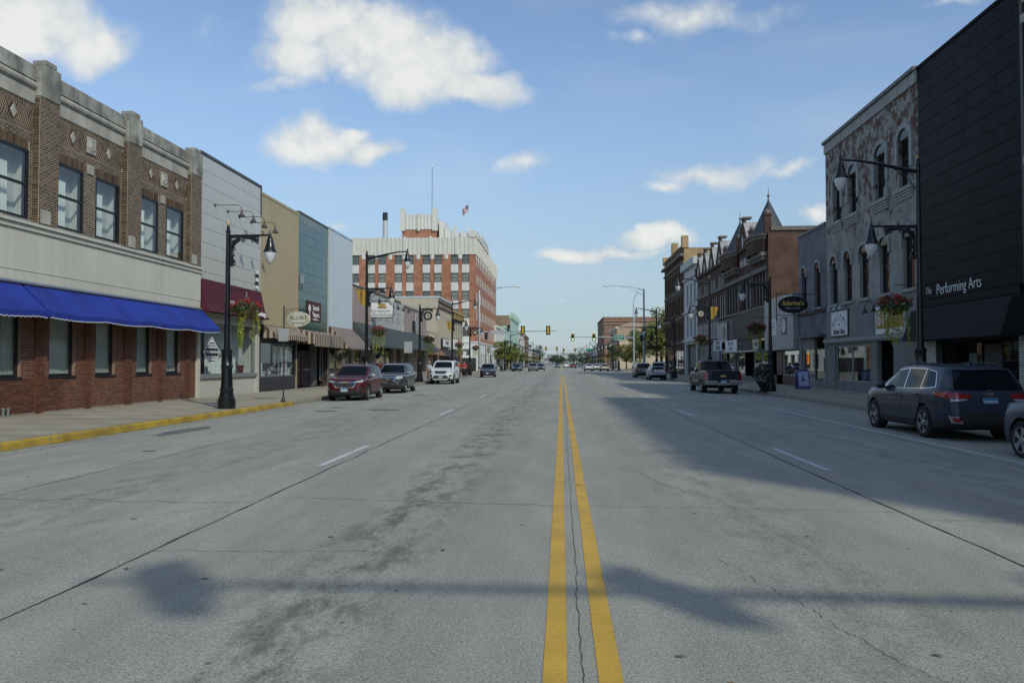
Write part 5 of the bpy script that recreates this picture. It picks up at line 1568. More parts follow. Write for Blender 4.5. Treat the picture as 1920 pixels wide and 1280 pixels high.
# signs on it
sg = thing('barber_sign', 'white framed sign with arched lettering and Barber Shop on grey wall', 'sign', f.p(46.3, 3.95, .05))
b = MB(); f.box(b, 44.95, 47.7, 3.18, 4.72, .03, .09); b.obj('frame', BLACKM, sg, world=True)
b = MB(); f.box(b, 45.03, 47.62, 3.25, 4.65, .09, .11); b.obj('board', WS, sg, world=True)
text('Barber Shop', .44, BS, sg, f.p(46.3, 3.47, .115), FACE_R, sx=.82, bold=.008)
text('and', .2, BS, sg, f.p(46.3, 3.88, .115), FACE_R)
arch = "Boyer's Family"
for k, chh in enumerate(arch):
    a = math.pi * (1 - (k + .5) / len(arch)) * .9 + .157
    q = text(chh, .27, mat('brown_letter', (.12, .05, .04)), sg, f.p(46.3 - 1.02 * math.cos(a) * 1.05 * -1 * -1, 3.72 + .66 * math.sin(a), .115), FACE_R)
b = MB(); q = []
for r_ in (.62, .66):
    q.append([f.p(46.3 + r_ * 1.15 * math.cos(math.pi * k / 16), 3.72 + r_ * .72 * math.sin(math.pi * k / 16), .115) for k in range(17)])
for i in range(16): b.quad(q[0][i], q[0][i + 1], q[1][i + 1], q[1][i])
b.obj('arch_line', BS, sg, world=True)
for k in range(3):
    g = thing('sign_lamp', ('right', 'middle', 'left')[k] + ' one of three small silver lamps over the barber sign', 'wall lamp', f.p(45.4 + k * .95, 4.8, .02), group='lamps over the barber sign')
    b = MB(); b.tube([(0, 0, 0), (-.12, 0, .12), (-.3, 0, .1)], .02, 6); b.obj('arm', ALU, g)
    b = MB(); b.lathe([(.02, .1), (.04, .05), (.11, -.12), (.001, -.08)], 10, (-.34, 0, .05)); b.obj('shade', ALU, g, smooth=40)
sg = thing('number_sign', 'white framed mustard sign with large numerals 614 on the grey wall', 'sign', f.p(39.4, 3.8, .05))
b = MB(); f.box(b, 37.7, 41.1, 3.1, 4.5, .03, .09); b.obj('board', WS, sg, world=True)
b = MB(); f.box(b, 37.85, 40.95, 3.38, 4.36, .09, .105); b.obj('panel', mat('mustard_panel', (.36, .22, .035), var=.08), sg, world=True)
text('614', 1.05, LETW, sg, f.p(40.1, 3.87, .11), FACE_R, sx=.95)
text('CLUB', .24, BS, sg, f.p(38.5, 3.24, .095), FACE_R, bold=.008)
for k in range(4):
    g = thing('gooseneck_light', 'black gooseneck lamp over the 614 sign, ' + ('leftmost of four', 'second from the left', 'third from the left', 'rightmost of four')[k], 'wall lamp', f.p(41.2 - k * 1.1, 4.5, .02), group='gooseneck lamps over the 614 sign')
    b = MB(); b.tube([(0, 0, 0), (-.15, .05, .28), (-.38, .1, .3), (-.5, .12, .1), (-.52, .12, 0)], .02, 6); b.obj('arm', BLACKM, g)
    b = MB(); b.lathe([(.03, .1), (.05, .0), (.17, -.2), (.15, -.2), (.001, -.03)], 12, (-.52, .12, -.06)); b.obj('shade', BLACKM, g, smooth=40)

# ---- purple grey two storey shop
PURP = brick_mat('purple_grey_brick', (.175, .168, .195), (.16, .153, .178), (.15, .145, .165), msize=.008)
RC = thing('purple_grey_building', 'narrow purple grey painted shop with two tall arched windows and a suit display', 'building', (16.3, 48.7, 0))
w2 = [(53.2, 54.0 - .1, 5.2, 7.7), (50.2, 51.2, 5.2, 7.75)]
w2 = [(52.6, 53.6, 5.2, 7.65), (49.8, 50.9, 5.2, 7.65)]
w = MB(); f.face(w, 48.72, 54.3, 3.3, 10.25, w2, .3); f.shell(w, 48.72, 54.3, 0, 10.25, 26); w.obj('wall', PURP, RC, world=True); roof(f, RC, 48.7, 54.3, 10.1, 26)
MAROON = mat('maroon_frame', (.055, .018, .022), rough=.6, var=.1)
for h in w2:
    arch_window(f, RC, *h, .42, MAROON, GLASS_DK); arch_hood(f, RC, h[0], h[1], h[3], GTRIM, .42, .16, .09, .3)
    b = MB(); f.box(b, h[0] - .1, h[1] + .1, 5.05, 5.18, -.1, .1); b.obj('window_sill', GTRIM, RC, world=True)
m_ = MB(); f.box(m_, 48.7, 54.3, 4.85, 4.98, 0, .1); m_.obj('string_course', MAROON, RC, world=True)
m_ = MB(); f.box(m_, 48.75, 54.3, 10.2, 10.36, -.3, .08); m_.obj('parapet_cap', DKTRIM, RC, world=True)
m_ = MB(); f.box(m_, 48.75, 49.1, .05, 3.3, -.2, .02); f.box(m_, 53.7, 54.3, .05, 3.3, -.2, .02); f.box(m_, 51.2, 54.3, 2.55, 3.3, -.2, .0); f.box(m_, 48.75, 53.7, .05, .55, -.25, -.03); f.box(m_, 51.15, 51.25, .55, 3.4, -.2, -.05); m_.obj('shop_front_frame', GREYP, RC, world=True)
m_ = MB(); f.box(m_, 49.0, 53.9, 3.28, 3.42, 0, .35); m_.obj('shop_ledge', DKTRIM, RC, world=True)
f.window(RC, 49.1, 51.15, .55, 2.55, BLACKM, d=-.12, name='shop_window', fw=.05)
f.window(RC, 51.25, 53.7, .55, 2.55, ALU, d=-.12, name='shop_window', fw=.05)
room(f, RC, 48.9, 54.2, .1, 3.3, -.3, -1.6, mat('grey_interior', (.17, .18, .19), var=.2))
ov = thing('neon_open_sign', 'oval red and yellow OPEN sign in the suit shop window', 'sign', f.p(53.0, 1.95, -.2))
NR = mat('neon_red', (.5, .02, .01), emit=(1, .08, .02), est=.5, var=0); NY = mat('neon_yellow', (.5, .35, .02), emit=(1, .6, .03), est=.35, var=0)
b = MB(); b.lathe([(.001, 0), (.3, 0), (.3, .03), (.001, .03)], 20, axis='X'); o = b.obj('oval_ring', NY, ov); o.scale = (1, .8, 1.5); o.location = (-.03, 0, 0)
b = MB(); b.lathe([(.001, 0), (.22, 0), (.22, .02), (.001, .02)], 20, axis='X'); o = b.obj('oval_face', NR, ov); o.scale = (1, .75, 1.5); o.location = (-.05, 0, 0)
for k, s in enumerate((51.9, 50.0)):
    dm_ = thing('suit_display', ['black waistcoat on a stand in the suit shop window', 'dark suit with pale shirt collar on a stand in the suit shop window'][k], 'mannequin', f.p(s, .62, -.55))
    b = MB(); b.lathe([(.16, .55), (.17, .75), (.15, .95), (.22, 1.3), (.2, 1.42), (.07, 1.5)], 14); o = b.obj('jacket', mat('suit_black', (.012, .012, .016), rough=.9), dm_, smooth=60)
    b = MB(); b.tube([(0, 0, 0), (0, 0, .6)], .03, 6); b.lathe([(.2, 0), (.2, .03)], 12); b.obj('stand', BLACKM, dm_)
    if k: 
        for sx in (-.08, .08): b = MB(); b.tube([(0, sx, .05), (0, sx, .6)], .075, 8); b.obj('trouser_leg', mat('suit_black', (.012, .012, .016)), dm_, smooth=60)
        for sx in (-.24, .24): b = MB(); b.tube([(0, sx * .9, 1.36), (0, sx * 1.1, 1.0), (-.03, sx * 1.1, .72)], .06, 8); b.obj('sleeve', mat('suit_black', (.012, .012, .016)), dm_, smooth=60)
        b = MB(); b.add([(-.19, -.07, 1.45), (-.19, .07, 1.45), (-.215, 0, 1.15)], [(0, 1, 2)]); b.obj('shirt_front', WS, dm_)
# oval hanging sign
sg = thing('hanging_sign', "black oval hanging sign lettered Sabrina's in gold on a double bracket", 'sign', (16.3, 51.4, 5.4))
b = MB(); b.lathe([(.001, -.06), (.98, -.06), (1.0, -.03), (1.0, .03), (.98, .06), (.001, .06)], 40, axis='Y'); o = b.obj('oval_board', mat('sign_black', (.006, .007, .012), rough=.4, var=.05), sg, smooth=40); o.location = (-1.25, 0, .03); o.scale = (.95, 1, .56)
b = MB()
for z in (.72, -.66): b.tube([(-2.35, 0, z), (.0, 0, z)], .025, 6)
b.tube([(-2.3, 0, .85), (-2.3, 0, -1.05)], .03, 6); b.tube([(-1.25, 0, .72), (-1.25, 0, .55)], .02, 6); b.tube([(-1.25, 0, -.66), (-1.25, 0, -.5)], .02, 6); b.tube([(-2.2, 0, .72), (0, 0, 1.9)], .012, 5)
b.obj('bracket', BLACKM, sg)
GOLDL = mat('gold_lettering', (.62, .43, .10), rough=.4, var=0)
q = text("Sabrina's", .40, GOLDL, sg, (15.05, 51.33, 5.52), FACE_CAM, bold=.012)
q = text('BRIDAL & FORMAL', .115, LETW, sg, (15.05, 51.33, 5.20), FACE_CAM)

# ---- low shop with white fascia box
RD = thing('white_fascia_shop', 'single storey shop with a big plain white fascia box and two small plaques', 'building', (16.3, 54.3, 0))
w = MB(); f.shell(w, 54.35, 62.0, 0, 6.4, 22); f.quad(w, 54.35, 62, 2.5, 6.4); w.obj('wall', GREYP, RD, world=True); roof(f, RD, 54.3, 62, 6.3, 22)
WFB = mat('white_metal_fascia', (.34, .35, .335), rough=.5, var=.06, streak=.1)
b = MB(); f.box(b, 54.45, 62.0, 2.6, 6.5, .0, .35); b.obj('fascia_box', WFB, RD, world=True)
for k, s in enumerate((56.6, 59.2)):
    pq = thing('wall_plaque', ['framed white plaque with rounded panel on the white fascia', 'pale plaque with red print on the white fascia beside the lamp post'][k], 'sign', f.p(s, 4.3, .36))
    b = MB(); b.box(-.03, .02, -.62, .62, -.6, .6); b.obj('frame', mat('plaque_grey', (.12, .12, .13)) if k == 0 else WS, pq)
    b = MB(); b.lathe([(.001, -.045), (.5, -.045), (.5, -.03), (.001, -.03)], 24, axis='X'); o = b.obj('panel', WS, pq); o.scale = (1, .95, 1.0)
    for j in range(4):
        b = MB(); b.box(-.055, -.045, -.32, .32, .3 - j * .18, .37 - j * .18); b.obj('print_line', mat('red_print', (.3, .08, .07)) if k else mat('grey_print', (.25, .25, .25)), pq)
m_ = MB(); f.box(m_, 54.4, 62, .05, .75, -.15, 0); f.box(m_, 58.4, 59.9, .05, 2.6, -.15, 0); m_.obj('bulkhead', mat('dark_red_tile', (.06, .02, .018), rough=.4, var=.2), RD, world=True)
f.window(RD, 54.5, 58.4, .75, 2.55, ALU, glass_mat('mirror_glass', (.5, .55, .55), 2.6, .25), d=-.1, name='shop_window', fw=.06)
f.window(RD, 59.9, 61.9, .2, 2.55, BLACKM, GLASS_DK, d=-.6, name='shop_window')
room(f, RD, 54.4, 62, .1, 2.6, -.3, -2, DARKROOM)

# ---- long brown brick building with turrets and gables
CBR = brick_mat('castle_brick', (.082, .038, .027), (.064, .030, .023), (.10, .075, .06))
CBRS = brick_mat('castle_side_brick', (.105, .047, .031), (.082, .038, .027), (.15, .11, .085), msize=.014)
SLATE = mat('dark_slate', (.035, .042, .055), rough=.6, var=.2, vs=3, fine=.2)
SLATEG = mat('lit_slope_pale_arch', (.30, .29, .28), rough=.7, var=.3, vs=1.5, streak=.3)  # near gable slopes: sunlight put into the colour; also the pale blind arches
CST = mat('brown_stone_trim', (.165, .15, .13), rough=.85, var=.15, fine=.1)
RE = thing('turreted_building', 'long dark brick block with conical turrets and a row of pointed gables', 'building', (16.3, 62, 0))
DRAPES = mat('pale_window_pane', (.30, .34, .36), rough=.06, var=.4, vs=.8, spec=.8)  # pale glossy colour used for a random share of panes
bays = [('t', 62.3, 67.1), ('g', 67.3, 71.9), ('t', 72.1, 77.6), ('g', 77.8, 81.9), ('g', 82.1, 86.0), ('g', 86.2, 90.0), ('g', 90.2, 93.8)]
holes = []
for ty, a, c in bays:
    n = 4 if ty == 't' else 3
    wd = (c - a - .9) / n
    for k in range(n): holes.append((a + .45 + k * wd + .06, a + .45 + (k + 1) * wd - .06, 6.3, 9.0 if a < 77 else 8.7))
w = MB(); f.face(w, 62.02, 94.0, 3.7, 12.1, holes, .3); w.obj('wall', CBR, RE, world=True)
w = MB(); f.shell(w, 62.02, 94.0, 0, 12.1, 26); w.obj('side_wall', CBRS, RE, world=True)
roof(f, RE, 62, 94, 11.9, 26)
for h in holes: f.window(RE, *h, CST if h[0] < 77 else WHITE, DRAPES if rnd.random() < .55 else GLASS_DK, d=-.16, fw=.09, bars=((h[2] + 1.35),))
for ty, a, c in bays:
    m_ = MB(); f.box(m_, a, c, 9.05, 9.4, 0, .16); f.box(m_, a, c, 6.08, 6.28, 0, .14); m_.obj('stone_lintel', CST, RE, world=True)
    mid = (a + c) / 2
    if ty == 't':
        b = MB()
        for k in range(12): f.box(b, a + .1 + k * (c - a - .2) / 12, a + .1 + (k + .5) * (c - a - .2) / 12, 9.85, 10.15, 0, .4)
        b.obj('corbel_table', CST, RE, world=True)
        b = MB(); f.box(b, a, c, 10.15, 10.45, 0, .5); b.obj('stone_band', CST, RE, world=True)
        # bowed front under the cone
        rr = (c - a) / 2
        b = MB(); pts = [(mid + rr * math.cos(math.pi * k / 12), .12 + .75 * math.sin(math.pi * k / 12)) for k in range(13)]
        for i in range(12): b.quad(f.p(pts[i][0], 10.45, pts[i][1]), f.p(pts[i + 1][0], 10.45, pts[i + 1][1]), f.p(pts[i + 1][0], 11.5, pts[i + 1][1]), f.p(pts[i][0], 11.5, pts[i][1]))
        b.obj('bowed_wall', CBR, RE, world=True)
        b = MB()
        for z0, z1, e in ((11.5, 11.75, .08), (11.75, 11.95, .25)):
            P0 = [f.p(mid + (rr + e) * math.cos(math.pi * k / 12), z0, .12 + (.75 + e) * math.sin(math.pi * k / 12)) for k in range(13)]
            b.prism(P0, (0, 0, z1 - z0))
        b.obj('turret_cornice', CST, RE, world=True)
        b = MB(); ap = f.p(mid, 15.15, -.75); n = 20
        P0 = [f.p(mid + 1.5 * math.cos(2 * math.pi * k / n), 11.95, -.75 + 1.5 * math.sin(2 * math.pi * k / n)) for k in range(n)]
        b.add(P0 + [ap], [(k, (k + 1) % n, n) for k in range(n)]); b.obj('turret_roof', SLATE, RE, world=True)
        b = MB(); b.lathe([(.09, -.15), (.05, .1), (.13, .25), (.03, .42), (.015, .9)], 8, ap); b.obj('finial', CST, RE, world=True)
    else:
        zt = 14.4
        b = MB(); tri = [f.p(a + .1, 11.6, 0), f.p(c - .1, 11.6, 0), f.p(mid + .38, zt - .5, 0), f.p(mid + .38, zt, 0), f.p(mid - .38, zt, 0), f.p(mid - .38, zt - .5, 0)]
        b.prism(tri, (f.sg * .22, 0, 0)); b.obj('gable', CBR, RE, world=True)
        b = MB()
        b.quad(f.p(a + .05, 11.65, .25), f.p(mid - .34, zt - .35, .25), f.p(mid - .34, zt - .35, -2.6), f.p(a + .05, 11.65, -2.6)); b.obj('gable_slope', SLATEG, RE, world=True)  # sun side painted as a paler copy of the slate
        b = MB(); b.quad(f.p(c - .05, 11.65, .25), f.p(mid + .34, zt - .35, .25), f.p(mid + .34, zt - .35, -2.6), f.p(c - .05, 11.65, -2.6)); b.obj('gable_slope', SLATE, RE, world=True)
        b = MB(); f.box(b, mid - .44, mid + .44, zt - .02, zt + .14, -.5, .3); b.obj('gable_cap', CST, RE, world=True)
        b = MB(); q0 = []; q1 = []
        for k in range(17):
            t = 2 * math.pi * k / 16
            q0.append(f.p(mid + .24 * math.cos(t), 12.35 + .5 * math.sin(t), .25)); q1.append(f.p(mid + .38 * math.cos(t), 12.35 + .68 * math.sin(t), .25))
        for i in range(16): b.quad(q0[i], q0[i + 1], q1[i + 1], q1[i])
        b.obj('oval_surround', CST, RE, world=True)
        b = MB(); b.add([p for p in q0[:-1]], [tuple(range(16))]); b.obj('oval_pane', GLASS_DK, RE, world=True)
        # triple arches over the windows
        wd = (c - a - .9) / (2 if a > 77 else 3); nA = 2 if a > 77 else 3
        z0 = 9.42 if a > 77 else 10.2; hh = 1.2 if a > 77 else .75
        for k in range(nA):
            s0 = a + .45 + k * wd + .08; s1 = s0 + wd - .16
            pts = [f.p(s0, z0, .02)] + [f.p((s0 + s1) / 2 - (s1 - s0) / 2 * math.cos(math.pi * j / 8), z0 + hh * .45 + hh * .55 * math.sin(math.pi * j / 8), .02) for j in range(9)] + [f.p(s1, z0, .02)]
            b = MB(); b.prism(pts, (f.sg * .06, 0, 0)); b.obj('blind_arch', CST if a > 77 else SLATEG, RE, world=True)
for s, hh in ((62.25, 13.3), (67.2, 12.8), (71.95, 12.9), (77.7, 12.8), (94 - .15, 12.7)):
    b = MB(); f.box(b, s - .22, s + .22, 11.9, hh, -.25, .25); f.box(b, s - .28, s + .28, hh, hh + .15, -.31, .31); b.obj('pier', CBR, RE, world=True)
    b = MB(); b.lathe([(.2, 0), (.25, .14), (.15, .32), (.001, .42)], 10, f.p(s, hh + .15, 0)); b.obj('ball_finial', CST, RE, world=True, smooth=60)
m_ = MB(); m_.box(16.5, 42, 61.9, 62.2, 12.1, 12.42)
m_.obj('side_coping', CST, RE, world=True)
# ground floor shops
DKBRN = mat('dark_brown_metal', (.030, .024, .021), rough=.6, var=.12, streak=.1)
m_ = MB(); f.box(m_, 62.02, 73.9, 3.7, 6.05, 0, .12); m_.obj('sign_band', DKBRN, RE, world=True)
m_ = MB(); f.box(m_, 73.95, 81.0, 3.9, 5.9, 0, .15); m_.obj('sign_band', mat('grey_sign_band', (.10, .10, .10), var=.1), RE, world=True)
m_ = MB()
for k in range(9): f.box(m_, 81.4 + k * 1.4, 82.3 + k * 1.4, 4.3, 6.0, 0, .12)
f.box(m_, 81.1, 94, 4.2, 4.3, 0, .14)
m_.obj('metal_cladding', mat('grey_metal_front', (.25, .265, .27), rough=.5, var=.08), RE, world=True)
m_ = MB(); f.box(m_, 62, 94, .03, .5, -.3, -.02); f.box(m_, 81.0, 81.5, .03, 4.2, -.2, .05); f.box(m_, 73.7, 74.2, .03, 3.9, -.2, .05); f.box(m_, 93.4, 94, .03, 4.3, -.2, .05); f.box(m_, 62.0, 62.3, .03, 3.8, -.3, 0); m_.obj('shop_front_frame', GREYP, RE, world=True)
MIRR = glass_mat('mirror_glass', (.5, .55, .55), 2.6, .25)
for a, c in ((62.3, 64.6), (64.8, 67.2), (70.6, 73.6)): f.window(RE, a, c, .5, 2.6, ALU, MIRR, d=-.15, name='shop_window')
for a, c in ((62.3, 65.2), (65.4, 68.4), (68.6, 71.4), (71.5, 73.6)): f.window(RE, a, c, 2.7, 3.68, ALU, MIRR, d=-.14, name='transom_window')
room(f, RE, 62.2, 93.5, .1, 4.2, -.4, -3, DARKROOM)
f.window(RE, 74.3, 77, .5, 3.0, ALU, MIRR, d=-.15, name='shop_window'); f.window(RE, 78.4, 80.9, .5, 3.0, ALU, GLASS_DK, d=-.15, name='shop_window')
d_ = MB(); f.box(d_, 67.4, 68.5, .05, 2.5, -1.2, -1.14); d_.obj('door', mat('dark_green_door', (.02, .06, .03)), RE, world=True)
d_ = MB(); f.box(d_, 68.7, 69.8, .05, 2.5, -1.2, -1.14); d_.obj('door', mat('blue_door', (.02, .06, .11)), RE, world=True)
d_ = MB(); f.box(d_, 81.6, 93.4, .05, 4.2, -.3, -.1); d_.obj('shutter', mat('grey_shutter', (.15, .16, .165), rough=.6, var=.06), RE, world=True)
def flat_sign(name, label, f, s0, s1, z0, z1, d, m, words, lm, size, fm=None, **k):
    r = thing(name, label, 'sign', f.p((s0 + s1) / 2, (z0 + z1) / 2, d))
    b = MB(); f.box(b, s0, s1, z0, z1, d, d + .08); b.obj('board', m, r, world=True)
    if fm: b = MB(); f.box(b, s0 - .08, s1 + .08, z0 - .08, z1 + .08, d - .02, d + .05); b.obj('frame', fm, r, world=True)
    if words: text(words, size, lm, r, f.p((s0 + s1) / 2, (z0 + z1) / 2, d + .085), FACE_R if f.sg < 0 else FACE_L, **k)
    return r


flat_sign('shop_sign', 'white sign lettered The Pet Shed in blue over the dark shop', f, 70.8, 75.6, 2.7, 3.75, .5, WS, 'The Pet\nShed', mat('blue_print', (.03, .05, .16)), .55, sx=1.3, space=.8)
flat_sign('shop_sign', 'dark slate coloured sign board beside the pet shop sign', f, 65.4, 69.4, 2.75, 3.6, .5, mat('slate_sign', (.04, .045, .06)), None, None, 0)
flat_sign('shop_sign', 'small cream sign with dark letters at the near end of the row', f, 62.7, 65.1, 2.75, 3.55, .5, mat('cream_sign', (.5, .47, .36)), 'HAIR', mat('brown_letter', (.12, .05, .04)), .5)
sgn = flat_sign('shop_sign', 'large pale sign board with a tan emblem beside the brown band', f, 76.2, 80.6, 3.7, 5.6, .2, mat('pale_sign', (.40, .39, .36)), None, None, 0, fm=BLACKM)
b = MB(); b.lathe([(.001, 0), (.62, 0), (.62, .02), (.001, .02)], 20, axis='X'); o = b.obj('emblem', mat('tan_print', (.25, .18, .12), var=.3, vs=6), sgn); o.location = (-.1, -.9, 0)
m_ = MB(); f.box(m_, 62.4, 76.0, 2.56, 2.68, 0, .9); m_.obj('canopy_edge', ALU, RE, world=True)

# ---- white three storey and the tan brick block with lit side wall
RW = thing('white_narrow_building', 'narrow white three storey building with dark tall windows', 'building', (16.3, 94.1, 0))
WHB = mat('white_painted_front', (.52, .54, .54), rough=.7, var=.06, streak=.1)
hw_ = [(95.2 + k * 2.7, 96.5 + k * 2.7, z, z + 2.7) for k in range(3) for z in (5.0, 8.9)]
w = MB(); f.face(w, 94.05, 104.0, 0, 14.4, hw_ + [(95, 103, .05, 4.0)], .35); f.shell(w, 94.05, 104, 0, 14.4, 26); w.obj('wall', WHB, RW, world=True); roof(f, RW, 94.05, 104, 14.3, 26)
for h in hw_: f.window(RW, *h, DKF, GLASS_DK, d=-.25, fw=.1)
m_ = MB(); f.box(m_, 95, 103, .05, 4.0, -.6, -.5); m_.obj('shutter', mat('grey_shutter', (.15, .16, .165)), RW, world=True)
for z, h in ((4.3, .3), (8.0, .2), (12.3, .2), (13.6, .9)):
    m_ = MB(); f.box(m_, 94.0, 104.05, z, z + h, 0, .25 if z < 13 else .5); m_.obj('cornice_band', WHB, RW, world=True)
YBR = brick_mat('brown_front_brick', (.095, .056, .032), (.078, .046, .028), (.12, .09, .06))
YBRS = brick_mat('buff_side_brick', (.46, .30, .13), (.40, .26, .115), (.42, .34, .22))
RY = thing('buff_brick_block', 'four storey brown fronted brick block with a sunlit buff side wall', 'building', (16.3, 104.1, 0))
hy = [(105.6 + k * 2.05, 106.8 + k * 2.05, z, z + 2.3) for k in range(9) for z in (4.9, 8.4, 12.0)]
w = MB(); f.face(w, 104.05, 123.5, 0, 17.6, hy + [(105, 122.5, .5, 3.4)], .3); w.obj('wall', YBR, RY, world=True)
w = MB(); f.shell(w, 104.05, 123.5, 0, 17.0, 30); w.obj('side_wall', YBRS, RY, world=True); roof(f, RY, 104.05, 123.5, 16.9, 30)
for h in hy: f.window(RY, *h, DKF, GLASS_DK, d=-.2, fw=.1, bars=(h[2] + 1.2,))
f.window(RY, 105, 122.5, .5, 3.4, BLACKM, MIRR, d=-.2, name='shop_window', vbars=(108, 111, 114, 117, 120))
for z, h, d in ((4.2, .25, .15), (7.6, .25, .15), (11.2, .2, .12), (14.9, .25, .2), (15.9, .35, .55)):
    m_ = MB(); f.box(m_, 104.0, 123.6, z, z + h, 0, d); m_.obj('stone_band', CST, RY, world=True)
for s, hh in ((104.3, 18.6), (113.5, 19.0), (123.2, 18.2)):
    b = MB(); f.box(b, s - .4, s + .6, 17.0, hh, -.6, .25); b.obj('parapet_pier', YBRS, RY, world=True)

# ============================================================ street furniture
GLOBE = mat('frosted_globe', (.62, .65, .66), rough=.12, var=.05, coat=.6)
BANN = mat('mustard_banner', (.42, .245, .03), rough=.8, var=.12, vs=2)
BANL = mat('banner_print', (.05, .03, .02), var=0)
LEAFD = mat('basket_leaf', (.045, .07, .015), rough=.7, var=.4, vs=9, island=.45)
VINE = mat('trailing_vine', (.26, .30, .035), rough=.7, var=.35, vs=6, island=.4)
REDF = mat('red_flower', (.26, .016, .013), rough=.7, var=.3, vs=9, island=.4)
COIR = mat('coir_basket', (.14, .085, .04), rough=.95, var=.3, vs=12)


def hood_mesh():
    b = MB(); b.lathe([(.035, .06), (.05, .02), (.05, -.02), (.085, -.05), (.105, -.13), (.115, -.2), (.15, -.36), (.20, -.50), (.225, -.53), (.225, -.56), (.18, -.55), (.001, -.45)], 20)
    return b.mesh('lamp_hood', BLACK, 40)


def globe_mesh():
    b = MB(); b.lathe([(.19, -.54), (.195, -.62), (.17, -.76), (.115, -.90), (.05, -.98), (.001, -1.0)], 20)
    return b.mesh('globe', GLOBE, 60)


HOOD, GLB = hood_mesh(), globe_mesh()


def scroll(c, r, t0, turns, n=14):
    return [(c[0] + (r * (1 - .75 * i / n)) * math.cos(t0 + turns * 2 * math.pi * i / n), 0, c[1] + (r * (1 - .75 * i / n)) * math.sin(t0 + turns * 2 * math.pi * i / n)) for i in range(n + 1)]


def post_mesh(h):
    b = MB()
    prof = [(.30, 0), (.30, .32), (.27, .34), (.27, .40), (.235, .44), (.215, .62), (.23, .66), (.23, .70), (.20, .74), (.185, 1.05), (.175, 1.4), (.20, 1.44), (.205, 1.50), (.18, 1.54), (.165, 1.9), (.18, 1.95), (.18, 2.05), (.13, 2.1)]
    b.lathe(prof, 16)
    return b.mesh('base', BLACK, 30)


def shaft_mesh(h):
    b = MB(); b.lathe([(.105, 2.05), (.10, 2.6), (.07, h - .35), (.085, h - .34), (.085, h - .28), (.055, h - .25), (.055, h - .12), (.02, h - .1)], 14)
    return b.mesh('pole', BLACK, 40)


def finial_mesh(h):
    b = MB(); b.lathe([(.03, h - .11), (.05, h - .05), (.02, h), (.004, h + .1)], 8); return b.mesh('finial', GOLD, 60)


def bracket_mesh():
    b = MB()
    # solid web with a round cut away corner
    arc = [(.66 + .50 * math.cos(t), -.58 + .50 * math.sin(t)) for t in [R(46) + (R(212) - R(46)) * i / 12 for i in range(13)]]
    P = [(.08, 0.0)] + [(1.08, 0.0), (1.06, -.24)] + arc + [(.26, -.98), (.08, -1.02)]
    # split in quads along the arc so that the polygon is clean
    outer = [(1.08, 0.0)] * 4 + [(.9 - .82 * i / 3, 0.0) for i in range(4)] + [(.08, -.25 * (i + 1)) for i in range(5)]
    for i in range(12):
        o0, o1 = outer[i], outer[i + 1]
        A = [(arc[i][0], -.012, arc[i][1]), (arc[i + 1][0], -.012, arc[i + 1][1]), (o1[0] * .62 + arc[i + 1][0] * .38, -.012, o1[1] * .62 + arc[i + 1][1] * .38), (o0[0] * .62 + arc[i][0] * .38, -.012, o0[1] * .62 + arc[i][1] * .38)]
        b.hexa(A, [(x, .012, z) for x, y, z in A])
    b.tube([(.08, 0, -.015), (1.1, 0, -.015)], .03, 6); b.tube([(.1, 0, 0), (.1, 0, -1.02)], .03, 6)
    b.tube([(1.08, 0, 0), (1.06, 0, -.26), (arc[0][0], 0, arc[0][1])], .025, 6)
    b.tube([(.1, 0, -1.02), (.27, 0, -.97), (arc[-1][0], 0, arc[-1][1])], .025, 6)
    for c, r, t0 in (((.34, -.13), .10, 0), ((.55, -.10), .08, 3.1), ((.9, -.14), .09, 0), ((.2, -.42), .09, 1.6), ((.17, -.62), .07, 4.7), ((.2, -.84), .08, 1.6)):
        b.tube(scroll(c, r, t0, 1.2), .022, 5)
    return b.mesh('scroll_bracket', BLACK, 40)


BASEM, BRM = post_mesh(0), bracket_mesh()
SHA, SHB = shaft_mesh(6.5), shaft_mesh(8.35)
FINA, FINB = finial_mesh(6.5), finial_mesh(8.35)


def arm_mesh(kind):
    b = MB()
    if kind == 'low':
        b.tube([(.05, 0, 0), (1.5, 0, 0)], .035, 8); b.lathe([(.05, -.05), (.05, .06), (.02, .1), (.015, .2)], 8, (1.5, 0, 0))
        for x in (.62, 1.22): b.tube(scroll((x, .1), .07, -1.5, .9), .014, 5)
    else:
        b.tube([(.03, 0, -.42), (.5, 0, -.33), (1.2, 0, -.16), (1.9, 0, -.03), (2.45, 0, 0)], [.075, .07, .055, .042, .035], 8); b.lathe([(.05, -.06), (.05, .06), (.015, .2)], 8, (2.45, 0, 0))
        b.tube([(.06, 0, -1.0), (.25, 0, -.75), (.75, 0, -.33)], .016, 5); b.tube(scroll((.22, -.62), .14, 0, 1.2), .014, 5)
    return b.mesh('arm', BLACK, 50)


ARML, ARMH = arm_mesh('low'), arm_mesh('high')


def lamp_head(parent, x, z):
    h = inst('lamp_hood', HOOD, parent, (x, 0, z)); inst('globe', GLB, h)


def lamp(name, label, kind, loc, rz, group):
    r = thing(name, label, 'street lamp', loc, rz, group)
    h = 6.5 if kind == 'A' else 8.35
    inst('base', BASEM, r); inst('pole', SHA if kind == 'A' else SHB, r); inst('finial', FINA if kind == 'A' else FINB, r)
    inst('arm', ARML, r, (0, 0, 6.05)); inst('scroll_bracket', BRM, r, (0, 0, 6.0)); lamp_head(r, 1.5, 6.02)
    if kind == 'B':
        inst('arm', ARMH, r, (0, 0, 8.25)); lamp_head(r, 2.45, 8.2)
    b = MB(); b.tube([(.05, 0, 4.15), (.82, 0, 4.12)], .014, 6); b.obj('basket_arm', BLACK, r)
    return r


